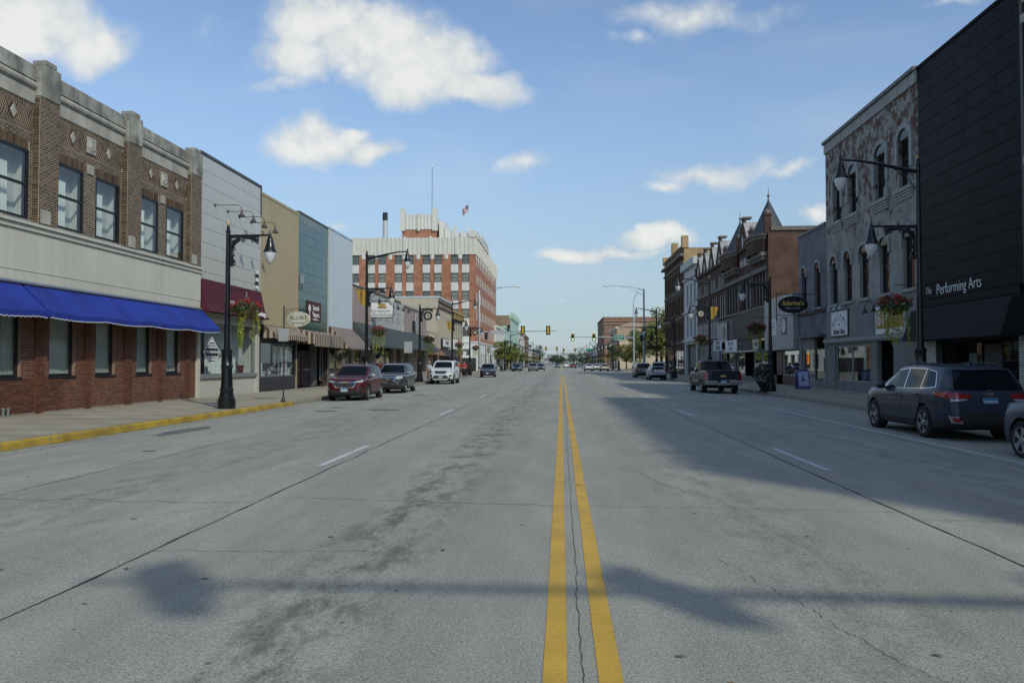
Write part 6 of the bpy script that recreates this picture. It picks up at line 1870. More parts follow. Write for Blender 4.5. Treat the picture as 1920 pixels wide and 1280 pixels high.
LG = 'black ornamental street lamps along the pavement'
lampsL = [('A', 26.3, 'black single armed street lamp nearest on the left, before the burgundy awning'),
          ('B', 45.6, 'tall double armed black lamp beside the book shop sign behind the red crossover'),
          ('A', 63.0, 'single armed black lamp with a round gear emblem behind the white vehicle'),
          ('B', 81.9, 'tall double armed black lamp with banner in front of the cream building'),
          ('A', 97.8, 'single armed black lamp on the left just before the crossing')]
lampsR = [('B', 25.85, 'tall double armed black lamp nearest on the right beside the black hall'),
          ('A', 43.9, 'single armed black lamp on the right beside the oval hanging sign'),
          ('B', 61.5, 'tall double armed black lamp on the right above the pickup truck'),
          ('A', 80.6, 'single armed black lamp on the right in front of the white narrow building'),
          ('B', 95.5, 'tall double armed black lamp on the right in front of the green tree')]
PROT = {}
for side, lst, x in ((1, lampsL, -11.65), (-1, lampsR, 11.6)):
    for kind, y, lab in lst:
        r = lamp('street_lamp', lab, kind, (x, y, .05), 0 if side > 0 else math.pi, LG)
        PROT.setdefault(kind, r)
far_lab = {1: 'one of the small distant black street lamps beyond the crossing on the left', -1: 'one of the small distant black street lamps beyond the crossing on the right'}
for side, x in ((1, -11.65), (-1, 11.6)):
    for k in range(14):
        y = 158 + k * 18.3
        c = copy_tree(PROT['B' if k % 2 else 'A']); c.location = (x, y, .05); c.rotation_euler = (0, 0, 0 if side > 0 else math.pi)
        c['label'] = far_lab[side]; c['group'] = 'distant street lamps on the ' + ('left' if side > 0 else 'right')


# hanging flower baskets
def cards(b, c, n, rx, rzz, size, squash=1.0, low=-1.0):
    for _ in range(n):
        while True:
            p = Vector((rnd.uniform(-1, 1), rnd.uniform(-1, 1), rnd.uniform(low, 1)))
            if p.length < 1: break
        p = Vector((p.x * rx, p.y * rx, p.z * rzz)) + Vector(c)
        s = size * rnd.uniform(.6, 1.3)
        u = Vector((rnd.gauss(0, 1), rnd.gauss(0, 1), rnd.gauss(0, 1))).normalized(); v = u.orthogonal().normalized()
        b.add([p - u * s - v * s * .2, p - v * s * .55, p + u * s + v * s * .1, p + v * s * .55], [(0, 1, 2, 3)])


def basket_meshes():
    b = MB(); b.lathe([(.05, -.22), (.18, -.18), (.27, 0), (.29, .06), (.25, .06)], 14); bowl = b.mesh('bowl', COIR, 50)
    b = MB()
    cards(b, (0, 0, .12), 520, .52, .28, .055, low=-.7); leaf = b.mesh('foliage', LEAFD)
    b = MB(); 
    for _ in range(64):
        a = rnd.uniform(0, 6.28); rr = .55 * math.sqrt(rnd.random()); c = (rr * math.cos(a), rr * math.sin(a), .14 + .3 * (1 - (rr / .62) ** 2) + rnd.uniform(-.14, .05))
        cards(b, c, 9, .05, .045, .034)
    fl_ = b.mesh('flowers', REDF)
    b = MB()
    for k in range(9):
        a = k * 2.4 + rnd.uniform(-.3, .3); r0 = rnd.uniform(.22, .4); ln = rnd.uniform(.6, 1.35); x, y = r0 * math.cos(a), r0 * math.sin(a)
        z = .0
        while z > -ln:
            x += rnd.uniform(-.018, .018); y += rnd.uniform(-.018, .018)
            cards(b, (x, y, z), 4, .055, .03, .032); z -= .035
    vine = b.mesh('trailing_vines', VINE)
    b = MB()
    for k in range(3):
        a = k * 2.094; b.tube([(.26 * math.cos(a), .26 * math.sin(a), .05), (0, 0, .62)], .008, 4)
    b.tube([(0, 0, .6), (.02, 0, .66), (0, 0, .70)], .012, 5)
    hang = b.mesh('hanger', mat('hanger_wire', (.35, .35, .33), rough=.5))
    return bowl, leaf, fl_, vine, hang


BK = basket_meshes()


def basket(label, loc, rz, group, s=1.0):
    r = thing('flower_basket', label, 'flower basket', loc, rz, group)
    for nm, me in zip(('bowl', 'foliage', 'flowers', 'trailing_vines', 'hanger'), BK):
        o = inst(nm, me, r, scale=(s, s, s))
        if nm in ('foliage', 'flowers', 'trailing_vines'): o['kind'] = 'stuff'
    return r


BG = 'hanging baskets of red flowers'
for x, y, lab in ((-10.98, 26.3, 'hanging basket of red flowers and yellow green vines over the burgundy awning'),
                  (-10.9, 45.6, 'hanging flower basket below the book shop sign'),
                  (-10.9, 63.0, 'hanging flower basket left of the white sport utility vehicle'),
                  (-10.9, 81.9, 'hanging flower basket in front of the mustard trimmed building'),
                  (-10.9, 97.8, 'hanging flower basket on the last left lamp before the crossing'),
                  (10.83, 25.85, 'large hanging flower basket in front of the 614 sign'),
                  (10.85, 43.9, 'hanging flower basket right of the pet shop sign'),
                  (10.85, 61.5, 'hanging flower basket in front of the grey metal shop front'),
                  (10.85, 80.6, 'hanging flower basket in front of the buff brick block'),
                  (10.85, 95.5, 'hanging flower basket in front of the green tree')):
    basket(lab, (x, y, 3.42), rnd.uniform(0, 6), BG)
bproto = [o for o in C.objects if o.name == 'flower_basket'][0]
for side, x in ((1, -10.9), (-1, 10.85)):
    for k in range(14):
        c = copy_tree(bproto); c.location = (x, 158 + k * 18.3, 3.42); c.rotation_euler = (0, 0, rnd.uniform(0, 6))
        c['label'] = 'one of the tiny distant flower baskets on the ' + ('left' if side > 0 else 'right') + ' lamps beyond the crossing'; c['group'] = 'distant flower baskets on the ' + ('left' if side > 0 else 'right')


# mustard banners and gear emblems on the lamps
def banner(label, x, y, side, letters='HMOVE', group='mustard lamp banners'):
    r = thing('lamp_banner', label, 'banner', (x, y, 6.05), 0, group)
    s_ = -side            # hangs on the building side of the pole
    b = MB(); b.prism([(s_ * .10, -.01, -.02), (s_ * .66, -.01, -.02), (s_ * .50, -.01, -.62), (s_ * .30, -.01, -.92), (s_ * .10, -.01, -1.0)], (0, .02, 0)); b.obj('cloth', BANN, r)
    b = MB(); b.tube([(0, 0, 0), (s_ * .72, 0, 0)], .018, 6); b.obj('rod', BLACK, r)
    for k, ch in enumerate(letters):
        c = bpy.data.curves.new('banner_letter', 'FONT'); c.body = ch; c.size = .2; c.align_x = 'CENTER'; c.align_y = 'CENTER'; c.extrude = .002; c.offset = .006; c.materials.append(BANL)
        o = text_obj('banner_letter', c); o.parent = r; o.location = (s_ * .33, -.014, -.13 - k * .165); o.rotation_euler = (R(90), 0, 0)
    return r


banner('mustard banner on the lamp left of the book shop sign', -11.65, 45.6, 1)
banner('mustard banner on the lamp in front of the cream building', -11.65, 81.9, 1)
banner('mustard banner on the right lamp above the pet shop sign', 11.6, 61.5, -1)
banner('mustard banner on the right lamp beside the green tree', 11.6, 95.5, -1)


def gear(label, x, y, side):
    r = thing('gear_emblem', label, 'emblem', (x, y, 5.5), 0, 'round gear emblems on the lamps')
    r.scale = (.84, 1, .84); cx = side * .8
    b = MB(); b.lathe([(.44, -.03), (.44, .03), (.34, .03), (.34, -.03)], 26, (cx, 0, 0), 'Y', closed=True); b.tube([(cx - .2, 0, .42), (cx - .2, 0, .62)], .015, 5); b.tube([(cx + .2, 0, .42), (cx + .2, 0, .62)], .015, 5); b.lathe([(.35, -.004), (.35, .012), (.001, .012)], 24, (cx, 0, 0), 'Y'); b.obj('ring', BLACK, r)
    b = MB()
    b.lathe([(.20, -.02), (.20, .02), (.09, .02), (.09, -.02)], 20, (cx, 0, 0), 'Y', closed=True)
    for k in range(8):
        a = k * math.pi / 4; c, s = math.cos(a), math.sin(a)
        A = [(cx + .19 * c - .05 * s, -.02, .19 * s + .05 * c), (cx + .19 * c + .05 * s, -.02, .19 * s - .05 * c), (cx + .29 * c + .04 * s, -.02, .29 * s - .04 * c), (cx + .29 * c - .04 * s, -.02, .29 * s + .04 * c)]
        b.hexa(A, [(p, .02, q) for p, _, q in A])
    b.obj('gear_wheel', mat('cream_enamel', (.5, .46, .34), rough=.5), r)


gear('round black ring with cream gear on the third left lamp', -11.65, 63.0, 1)
gear('round ring with gear on the left lamp before the crossing', -11.65, 97.8, 1)
gear('round ring with gear beside the mustard banner on the right', 11.6, 61.5, -1)
gear('small distant round gear emblem below the green street sign', 11.6, 176.3, -1)


# plain sign posts
def sign_post(name, label, loc, h, w, sh, zc, m, pole=BLACKM, tilt=0, words=None):
    r = thing(name, label, 'sign', loc)
    b = MB(); b.lathe([(.10, 0), (.10, .04), (.06, .12), (.03, .22), (.03, h), (.02, h + .03)], 10); b.obj('post', pole, r, smooth=40)
    b = MB(); b.box(-w / 2, w / 2, -.045, -.033, zc - sh / 2, zc + sh / 2); b.obj('plate', m, r, bevel=.01)
    return r


SGN = mat('sign_back_grey', (.42, .44, .44), rough=.45, metal=.3, var=.06)
sp1 = sign_post('sign_post', 'slim black post with a small blank sign back in front of the tan front', (-11.32, 30.9, .06), 3.9, .42, .52, 2.72, SGN)
bl = thing('blush_sign', 'oval cream wooden sign reading BLUSH on a filigree bracket', 'sign', (-11.32, 30.86, 3.42))
b = MB(); b.lathe([(.001, -.03), (.48, -.03), (.50, 0), (.48, .03), (.001, .03)], 30, axis='Y'); o = b.obj('oval_board', mat('cream_board', (.55, .53, .44), var=.1, vs=4), bl, smooth=40); o.location = (.62, 0, 0); o.scale = (1, 1, .62)
b = MB()
for k in range(7): b.box(.62 - .46 * math.sqrt(max(0, 1 - ((k - 3) / 3.6) ** 2)), .62 - .30 * math.sqrt(max(.05, 1 - ((k - 3) / 3.6) ** 2)), -.036, -.03, -.24 + k * .075, -.205 + k * .075); b.box(.62 + .30 * math.sqrt(max(.05, 1 - ((k - 3) / 3.6) ** 2)), .62 + .46 * math.sqrt(max(0, 1 - ((k - 3) / 3.6) ** 2)), -.036, -.03, -.24 + k * .075, -.205 + k * .075)
b.obj('painted_stripe', mat('olive_stripe', (.30, .29, .16)), bl)
text('BLUSH', .23, mat('grey_letters', (.13, .12, .12)), bl, (-10.70, 30.82, 3.47), FACE_CAM, ext=.004)
text('SALON & SPA', .085, mat('grey_letters', (.13, .12, .12)), bl, (-10.70, 30.82, 3.27), FACE_CAM, ext=.004)
b = MB()
for k in range(6):
    b.tube(scroll((.12 + (k % 2) * .22, .15 + (k // 2) * .16 - .1), .09, k, 1.2), .007, 4)
b.tube([(0, 0, .42), (.95, 0, .44)], .012, 5); b.tube([(.62, 0, .44), (.62, 0, .3)], .008, 4); b.tube([(0, 0, -.35), (.3, 0, .1), (.12, 0, .4)], .008, 4)
b.obj('bracket', mat('bronze_filigree', (.20, .15, .06), rough=.5, metal=.4), bl)
sign_post('sign_post', 'black post with a large blank grey sign back behind the grey crossover', (-11.5, 57.5, .06), 3.25, .62, .85, 2.75, SGN)
spd = sign_post('speed_sign', 'white SPEED LIMIT 25 sign above the pickup truck', (11.5, 58.0, .06), 3.2, .62, .80, 2.86, WS, GALV)
text('25', .36, BS, spd, (11.5, 57.95, 2.76), FACE_CAM, bold=.012)
text('SPEED', .13, BS, spd, (11.5, 57.95, 3.18), FACE_CAM, bold=.004)
text('LIMIT', .13, BS, spd, (11.5, 57.95, 3.03), FACE_CAM, bold=.004)
# book shop sign
ws_ = thing('book_shop_sign', 'white hanging sign with a gold open book reading Wordsmith Bookshoppe', 'sign', (-15.35, 65.4, 6.2))
b = MB(); b.box(-.98, .93, -.05, .05, -.66, .62); b.obj('board', WS, ws_, bevel=.02)
b = MB(); 
for bx in ((-1.0, .95, -.06, .06, -.72, -.66), (-1.0, .95, -.06, .06, .62, .66), (-1.0, -.96, -.055, .055, -.66, .62), (.93, .97, -.055, .055, -.66, .62)): b.box(*bx)
b.tube([(-1.05, 0, .78), (.95, 0, .78)], .025, 6); b.tube([(.7, 0, .62), (.7, 0, .78)], .015, 5); b.tube([(-.7, 0, .62), (-.7, 0, .78)], .015, 5); b.obj('frame', BLACKM, ws_)
TEALI = mat('dark_teal_ink', (.02, .06, .075), var=0)
text('Wordsmith', .40, TEALI, ws_, (-15.62, 65.34, 6.08), FACE_CAM, shear=.35, bold=-.004)
text('Bookshoppe', .40, TEALI, ws_, (-15.25, 65.34, 5.76), FACE_CAM, shear=.35, bold=-.004)
b = MB()
for sgn in (-1, 1):
    b.prism([(0, -.06, .16), (sgn * .36, -.06, .16), (sgn * .30, -.06, .52), (0, -.06, .52)], (0, .012, 0))
b.obj('book_page', mat('gold_book', (.40, .30, .08)), ws_)
b = MB(); b.box(-.012, .012, -.066, -.06, .14, .54); b.box(-.4, .4, -.064, -.06, .12, .16); b.obj('book_outline', BS, ws_)

# A-board, planters, carts on the pavements
ab = thing('sandwich_board', 'blue framed sandwich board with a black peak drawing on the right pavement', 'sandwich board', (14.55, 47.9, .06))
b = MB(); 
for sgn in (-1, 1): b.hexa([(-.36, sgn * .30, .05), (.36, sgn * .30, .05), (.36, sgn * .34, .05), (-.36, sgn * .34, .05)], [(-.36, sgn * .02, 1.18), (.36, sgn * .02, 1.18), (.36, sgn * .06, 1.18), (-.36, sgn * .06, 1.18)])
b.obj('frame', mat('violet_blue_plastic', (.075, .085, .24), rough=.5), ab)
b = MB(); A = [(-.29, -.325, .20), (.29, -.325, .20), (.29, -.085, 1.06), (-.29, -.085, 1.06)]; b.hexa(A, [(x, y - .012, z) for x, y, z in A]); b.obj('poster', mat('pale_violet_poster', (.38, .41, .58), var=.15, vs=3), ab)
b = MB(); T = lambda x, z: (x, -.325 + (z - .20) * .279 - .016, z)
b.add([T(-.2, .5), T(.2, .5), T(.02, .56), T(-.06, .86), T(-.1, .56)], [(0, 1, 2), (0, 2, 4), (4, 2, 3)])
b.obj('print', BS, ab)
b = MB(); b.box(-.4, .4, -.42, .42, 0, .07); b.obj('base', mat('grey_plastic', (.12, .12, .14)), ab)


LEAF0 = mat('dark_planter_leaf', (.016, .022, .009), rough=.7, var=.4, vs=9, island=.4)


def planter(label, loc, flowers=False, s=1.0):
    r = thing('planter', label, 'planter', loc)
    b = MB(); b.lathe([(.2 * s, 0), (.2 * s, .08), (.12 * s, .14), (.14 * s, .2), (.28 * s, .5), (.33 * s, .58), (.30 * s, .58)], 16); b.obj('urn', BLACK, r, smooth=40)
    b = MB(); cards(b, (0, 0, .85 * s), 420, .52 * s, .42 * s, .06 * s); b.obj('foliage', LEAF0, r)
    if flowers:
        b = MB(); cards(b, (0, 0, .95 * s), 160, .5 * s, .38 * s, .045 * s); tag(b.obj('flowers', REDF, r), kind='stuff')


planter('dark urn with a round bush at the foot of the right lamp', (10.95, 43.0, .06), s=1.15)
planter('planter of red flowers beside the black crossover', (-11.3, 90.5, .06), True, 1.2)
planter('planter of red flowers behind the two people in red', (-11.9, 93.6, .06), True, 1.2)
cart = thing('goods_cart', 'low white goods cart on wheels on the right pavement', 'cart', (12.2, 66.2, .06))
b = MB(); b.box(-.55, .55, -.3, .3, .22, .7); b.obj('box', WS, cart, bevel=.02)
for x in (-.42, .42): b = MB(); b.lathe([(.1, -.03), (.1, .03)], 12, (x, -.3, .1), 'X'); b.obj('wheel', BLACKM, cart)
tb = thing('litter_bin', 'black litter bin at the left corner beyond the crossing', 'bin', (-11.9, 152.6, .06))
b = MB(); b.lathe([(.28, 0), (.32, .85), (.34, .88), (.34, .95), (.15, 1.05), (.15, 1.0)], 16); b.obj('drum', BLACKM, tb, smooth=40); b = MB(); b.lathe([(.35, .86), (.36, .9), (.35, .94)], 16, closed=True); b.obj('rim', BLACKM, tb)


# ============================================================ traffic signals
SIGY = mat('signal_yellow', (.50, .31, .02), rough=.5, var=.06)
SIGB = mat('signal_black', (.012, .012, .013), rough=.6)
LENS = {k: mat('lens_' + k, c, rough=.3, emit=e, est=s, var=0) for k, c, e, s in (('red', (.06, .006, .005), None, 0), ('amber', (.07, .035, .004), None, 0), ('green', (.1, .6, .35), (.25, 1, .6), 3.0), ('dark', (.02, .02, .02), None, 0))}


def signal_head(label, loc, rz=0, plate=True, lit=None, group=None, body=SIGY, s=1.0):
    r = thing('traffic_signal', label, 'traffic light', loc, rz, group)
    b = MB(); b.box(-.17 * s, .17 * s, -.05, .16, -.53 * s, .53 * s); b.obj('housing', body if not plate else SIGY, r, bevel=.02)
    if plate:
        b = MB(); P0 = (.33 * s, .70 * s)
        b.box(-P0[0], P0[0], .0, .02, .535 * s, P0[1]); b.box(-P0[0], P0[0], .0, .02, -P0[1], -.535 * s); b.box(-P0[0], -.175 * s, .0, .02, -.535 * s, .535 * s); b.box(.175 * s, P0[0], .0, .02, -.535 * s, .535 * s)
        b.obj('backplate', SIGB if plate == 'black' else SIGY, r)
        b = MB(); b.box(-.2 * s, .2 * s, -.06, -.052, -.56 * s, .56 * s); b.obj('face_plate', SIGB, r)
    for k, c in enumerate(('red', 'amber', 'green')):
        z = (.34 - .34 * k) * s
        lm = LENS['green'] if (lit == c == 'green') else LENS['dark']
        b = MB(); b.lathe([(.001, -.075), (.13 * s, -.075), (.13 * s, -.06), (.001, -.06)], 16, (0, 0, z), 'Y'); b.obj('lens', lm, r)
        b = MB(); n = 10
        for i in range(n):
            a0, a1 = math.pi * (-.1 + 1.2 * i / n), math.pi * (-.1 + 1.2 * (i + 1) / n); q = .15 * s
            b.quad((q * math.cos(a0), -.06, z + q * math.sin(a0)), (q * math.cos(a1), -.06, z + q * math.sin(a1)), (q * math.cos(a1), -.28, z + q * math.sin(a1)), (q * math.cos(a0), -.28, z + q * math.sin(a0)))
        b.obj('visor', SIGB, r)
    return r


def signal_mast(label, loc, h, za, x1, lum, ydir=0):
    r = thing('signal_mast', label, 'signal mast', loc)
    b = MB(); b.lathe([(.26, 0), (.26, .06), (.19, .1), (.17, 3), (.13, h), (.10, h + .05)], 14); b.obj('pole', GALV, r, smooth=40)
    b = MB()
    if ydir: b.tube([(0, 0, za), (0, x1, za + .25)], .12, 10, r1=.05)
    else: b.tube([(0, 0, za), (x1 * .5, 0, za + .12), (x1, 0, za + .2)], .13, 10, r1=.05)
    b.obj('arm', GALV, r, smooth=40)
    if lum:
        b = MB(); b.tube([(0, 0, h - .1), (lum * .4, 0, h + .45), (lum, 0, h + .62)], .045, 8); b.tube([(0, 0, h - .9), (lum * .4, 0, h + .2), (lum * .75, 0, h + .58)], .035, 8); b.obj('luminaire_arm', GALV, r, smooth=40)
        b = MB(); s = 1 if lum > 0 else -1
        b.lathe([(.03, 0), (.12, .15), (.17, .5), (.12, .85), (.03, .95)], 10, (lum - (0 if s > 0 else .95), 0, h + .60), 'X'); o = b.obj('luminaire', WHITE, r, smooth=50)
    return r


signal_mast('silver signal mast at the left near corner with its arm over the lanes', (-12.7, 119, 0), 12.8, 6.35, 11.9, 5.6)
for k, x in enumerate((-5.95, -2.05)):
    signal_head(['left of two traffic signals seen from behind on the near arm', 'right of two traffic signals seen from behind on the near arm'][k], (x, 118.85, 6.62), math.pi, 'black', group='signals seen from behind')
sg_ = thing('street_sign', 'grey street name sign seen edge on along the near left arm', 'sign', (-9.9, 118.8, 6.35)); b = MB(); b.box(-1.1, 1.1, -.02, .02, -.28, .28); b.obj('plate', SGN, sg_)
signal_head('traffic signal cluster hanging below the left mast arm', (-11.6, 118.9, 5.75), R(70), False, body=SIGB)
signal_head('dark traffic signal above the left arm near the hotel', (-8.2, 119.3, 6.95), R(80), False, body=SIGB)
signal_mast('silver signal mast at the right near corner with a lamp reaching over the road', (12.6, 119.5, 0), 12.9, 6.0, 9, -5.3, 1)
signal_head('left of two dark side facing signals on the right near mast', (12.2, 119.2, 5.4), R(60), False, body=SIGB)
signal_head('right of two dark side facing signals on the right near mast', (13.9, 121, 5.6), R(-70), 'black')
signal_mast('pale signal mast at the far right corner carrying the green lights and street sign', (13.6, 147, 0), 13.0, 6.35, -12.2, 0)
b = MB(); lm_ = [o for o in C.objects if o.get('label', '').startswith('pale signal mast')][0]
b.tube([(0, 0, 12.9), (.1, -.4, 13.9), (.5, -1.2, 14.6)], .05, 8); b.obj('luminaire_arm', GALV, lm_); b = MB(); b.lathe([(.05, 0), (.17, .3), (.05, .6)], 10, (.3, -1.4, 14.65), 'X'); b.obj('luminaire', WHITE, lm_)
for k, x in enumerate((2.12, 6.1)):
    signal_head(['left of two green lit traffic signals with yellow backplates', 'right of two green lit traffic signals with yellow backplates'][k], (x, 146.8, 6.45), 0, 'yellow', 'green', group='green lit signals')
gs = thing('street_sign', 'green street name sign with white lettering on the far mast arm', 'sign', (10.9, 146.75, 6.4)); b = MB(); b.box(-.98, .98, -.02, .02, -.52, .52); b.obj('plate', mat('sign_green', (.015, .20, .12), rough=.5), gs)
b = MB(); 
for bx in ((-.95, .95, -.024, -.02, .44, .48), (-.95, .95, -.024, -.02, -.48, -.44), (-.95, -.91, -.0235, -.0205, -.44, .44), (.91, .95, -.0235, -.0205, -.44, .44)): b.box(*bx)
b.obj('border', WS, gs)
text('Seminary', .42, WS, gs, (10.9, 146.72, 6.56), FACE_CAM); text('Street', .36, WS, gs, (10.9, 146.72, 6.14), FACE_CAM)
ls = thing('pedestal_signal_post', 'short dark post at the left near corner', 'post', (-12.0, 122, 0)); b = MB(); b.lathe([(.12, 0), (.06, .2), (.05, 4.4)], 8); b.obj('post', BLACKM, ls)
signal_head('orange sided pedestal signal at the left near corner', (-11.6, 121.8, 3.6), R(95), False, body=SIGY)
ps = thing('pedestal_signal_post', 'short dark post at the far right corner', 'post', (13.2, 124, 0)); b = MB(); b.lathe([(.12, 0), (.06, .2), (.05, 6.2)], 8); b.obj('post', BLACKM, ps)
signal_head('dark pedestal signal in front of the tan gabled building', (13.0, 123.8, 6.5), R(35), 'black')
# next crossing, small and far
far_sig = []
signal_mast('distant signal mast on the left far down the street', (-12.6, 262, 0), 9, 6.2, 11, 0)
signal_mast('distant signal mast on the right far down the street', (12.6, 290, 0), 9, 6.2, -12, 0)
for x, y, back in ((-5.3, 262, 1), (-1.6, 262, 1), (.75, 290, 0), (5.0, 290, 0)):
    signal_head('one of two distant traffic signals seen from behind' if back else 'one of two distant yellow backed traffic signals', (x, y - .15, 6.4), math.pi if back else 0, 'black' if back else 'yellow', group='distant signals seen from behind' if back else 'distant yellow backed signals')
gs2 = thing('street_sign', 'tiny distant green street name sign on the right', 'sign', (10.4, 289.8, 6.4)); b = MB(); b.box(-1.3, 1.3, -.02, .02, -.5, .5); b.obj('plate', mat('sign_green', (.015, .2, .12)), gs2)
# mast behind the camera whose arm and signals shade the road in front
signal_mast('signal mast beside the camera, outside the photo, shading the road', (12.3, -.7, 0), 9.5, 6.1, -11.1, 0)
for k, x in enumerate((1.95, 5.6, 8.9)):
    signal_head('traffic signal over the camera, outside the photo', (x, -.75, 6.25), math.pi, False, group='signals over the camera', body=SIGB)
MANH = thing('manhole_cover', 'dark round cover in the left lane by the parked cars', 'manhole cover', (-7.6, 41.0, rz(-7.6) + .003)); b = MB(); b.lathe([(.36, 0), (.36, .006), (.001, .006)], 20); b.obj('cover', BLACKM, MANH)

# ============================================================ trees and planting
BARK = mat('bark', (.075, .055, .04), rough=.95, var=.3, vs=6)
LEAF1 = mat('tree_leaf_green', (.12, .145, .022), rough=.6, var=.4, vs=1.2, island=.45)
LEAF2 = mat('tree_leaf_dark', (.035, .055, .018), rough=.6, var=.4, vs=1.2, island=.45)
LEAF3 = mat('tree_leaf_turning', (.15, .125, .02), rough=.6, var=.45, vs=1.0, island=.45)


def tree(label, loc, h, cr, cz, m, n=2600, size=.16, name='tree', trunks=1, clumps=16, seed=1, low=None):
    rr = random.Random(seed)
    r = thing(name, label, 'tree', loc)
    b = MB(); b.tube([(0, 0, 0), (.05, .02, h * .2), (-.05, .05, h * .45), (.05, 0, h * .7)], h * .028, 8, r1=h * .008); b.obj('trunk', BARK, r, smooth=50)
    b = MB(); ctr = []
    for k in range(clumps):
        while True:
            p = Vector((rr.uniform(-1, 1), rr.uniform(-1, 1), rr.uniform(-1, 1)))
            if .25 < p.length < 1: break
        c = Vector((p.x * cr, p.y * cr, h * .62 + p.z * cz)); ctr.append((c, rr.uniform(.22, .42) * cr))
        if k < 8: b.tube([(0, 0, h * rr.uniform(.25, .5)), tuple(c * .5 + Vector((0, 0, h * .25))), tuple(c)], h * .009, 5, r1=h * .003)
    b.obj('limbs', BARK, r)
    b = MB()
    for c, q in ctr:
        for _ in range(n // clumps):
            while True:
                p = Vector((rr.uniform(-1, 1), rr.uniform(-1, 1), rr.uniform(-1, 1)))
                if p.length < 1: break
            p = c + Vector((p.x * q * 1.15, p.y * q * 1.15, p.z * q * .85)); s = size * rr.uniform(.6, 1.4)
            u = Vector((rr.gauss(0, 1), rr.gauss(0, 1), rr.gauss(0, .6))).normalized(); v = u.orthogonal().normalized()
            b.add([p - u * s, p - v * s * .5, p + u * s, p + v * s * .5], [(0, 1, 2, 3)])
    b.obj('crown', m, r)
    return r


tree('tall yellow green tree at the right corner beyond the buff brick block', (19.6, 154, 0), 13.0, 4.6, 4.6, LEAF1, 6500, .24, clumps=30, seed=3)
tree('rounder green tree just behind the tall one at the right corner', (16.8, 168, 0), 8.5, 3.6, 3.4, LEAF1, 3600, .22, clumps=20, seed=5)
tree('small turning tree in front of the tan gabled building', (15.4, 186, 0), 6.6, 3.4, 2.4, LEAF3, 2600, .22, clumps=16, seed=6)
tree('low dark tree under the green street sign', (14.2, 205, 0), 6.0, 2.8, 2.4, LEAF2, 2000, .22, clumps=14, seed=7)
tree('young street tree on the left beyond the crossing', (-12.6, 176, 0), 7.6, 2.7, 2.7, LEAF1, 3200, .20, clumps=20, seed=8)
tree('second young street tree on the left partly hidden by the first', (-13.2, 190, 0), 7.4, 2.6, 2.6, LEAF2, 2200, .2, clumps=16, seed=9)
tree('third small tree further along the left pavement', (-12.4, 208, 0), 6.5, 2.4, 2.2, LEAF1, 1800, .2, clumps=14, seed=10)
for k in range(7):
    tree(['wide dark tree at the end of the street', 'grey green tree at the end of the street, left of the yellow lines', 'low tree beside the bridge on the right', 'taller pale tree at the far left end', 'dark tree behind the bridge on the left', 'small dark tree at the far right end', 'broad tree closing the view behind the bridge'][k],
         ((14, 610, 0), (-4, 640, 0), (26, 600, 0), (-20, 560, 0), (-34, 705, 0), (38, 640, 0), (2, 712, 0))[k], (10.5, 8, 9, 15, 13, 12, 9)[k], (9, 8, 7, 7, 11, 8, 16)[k], (4.5, 3.2, 4, 5.5, 5, 5, 3.0)[k], (LEAF2, LEAF2, LEAF2, LEAF2, LEAF2, LEAF2, LEAF2)[k], 1500, .5, clumps=16, seed=20 + k)
bushm = MB()
for k in range(7): cards(bushm, (14.5 + k * 1.1, 152 + (k % 3), .8), 160, .9, .7, .16)
tag(bushm.obj('shrubbery', LEAF2), 'low dark shrubs at the right corner beyond the crossing', kind='stuff')
wood = MB()
for k in range(60):
    x = -260 + k * 9; cards(wood, (x, 900 + rnd.uniform(-30, 30), 5), 60, 9, 6 + 2.5 * math.sin(k * 1.7), 1.4)
tag(wood.obj('far_wood', LEAF2), 'distant line of trees on the horizon', kind='stuff')


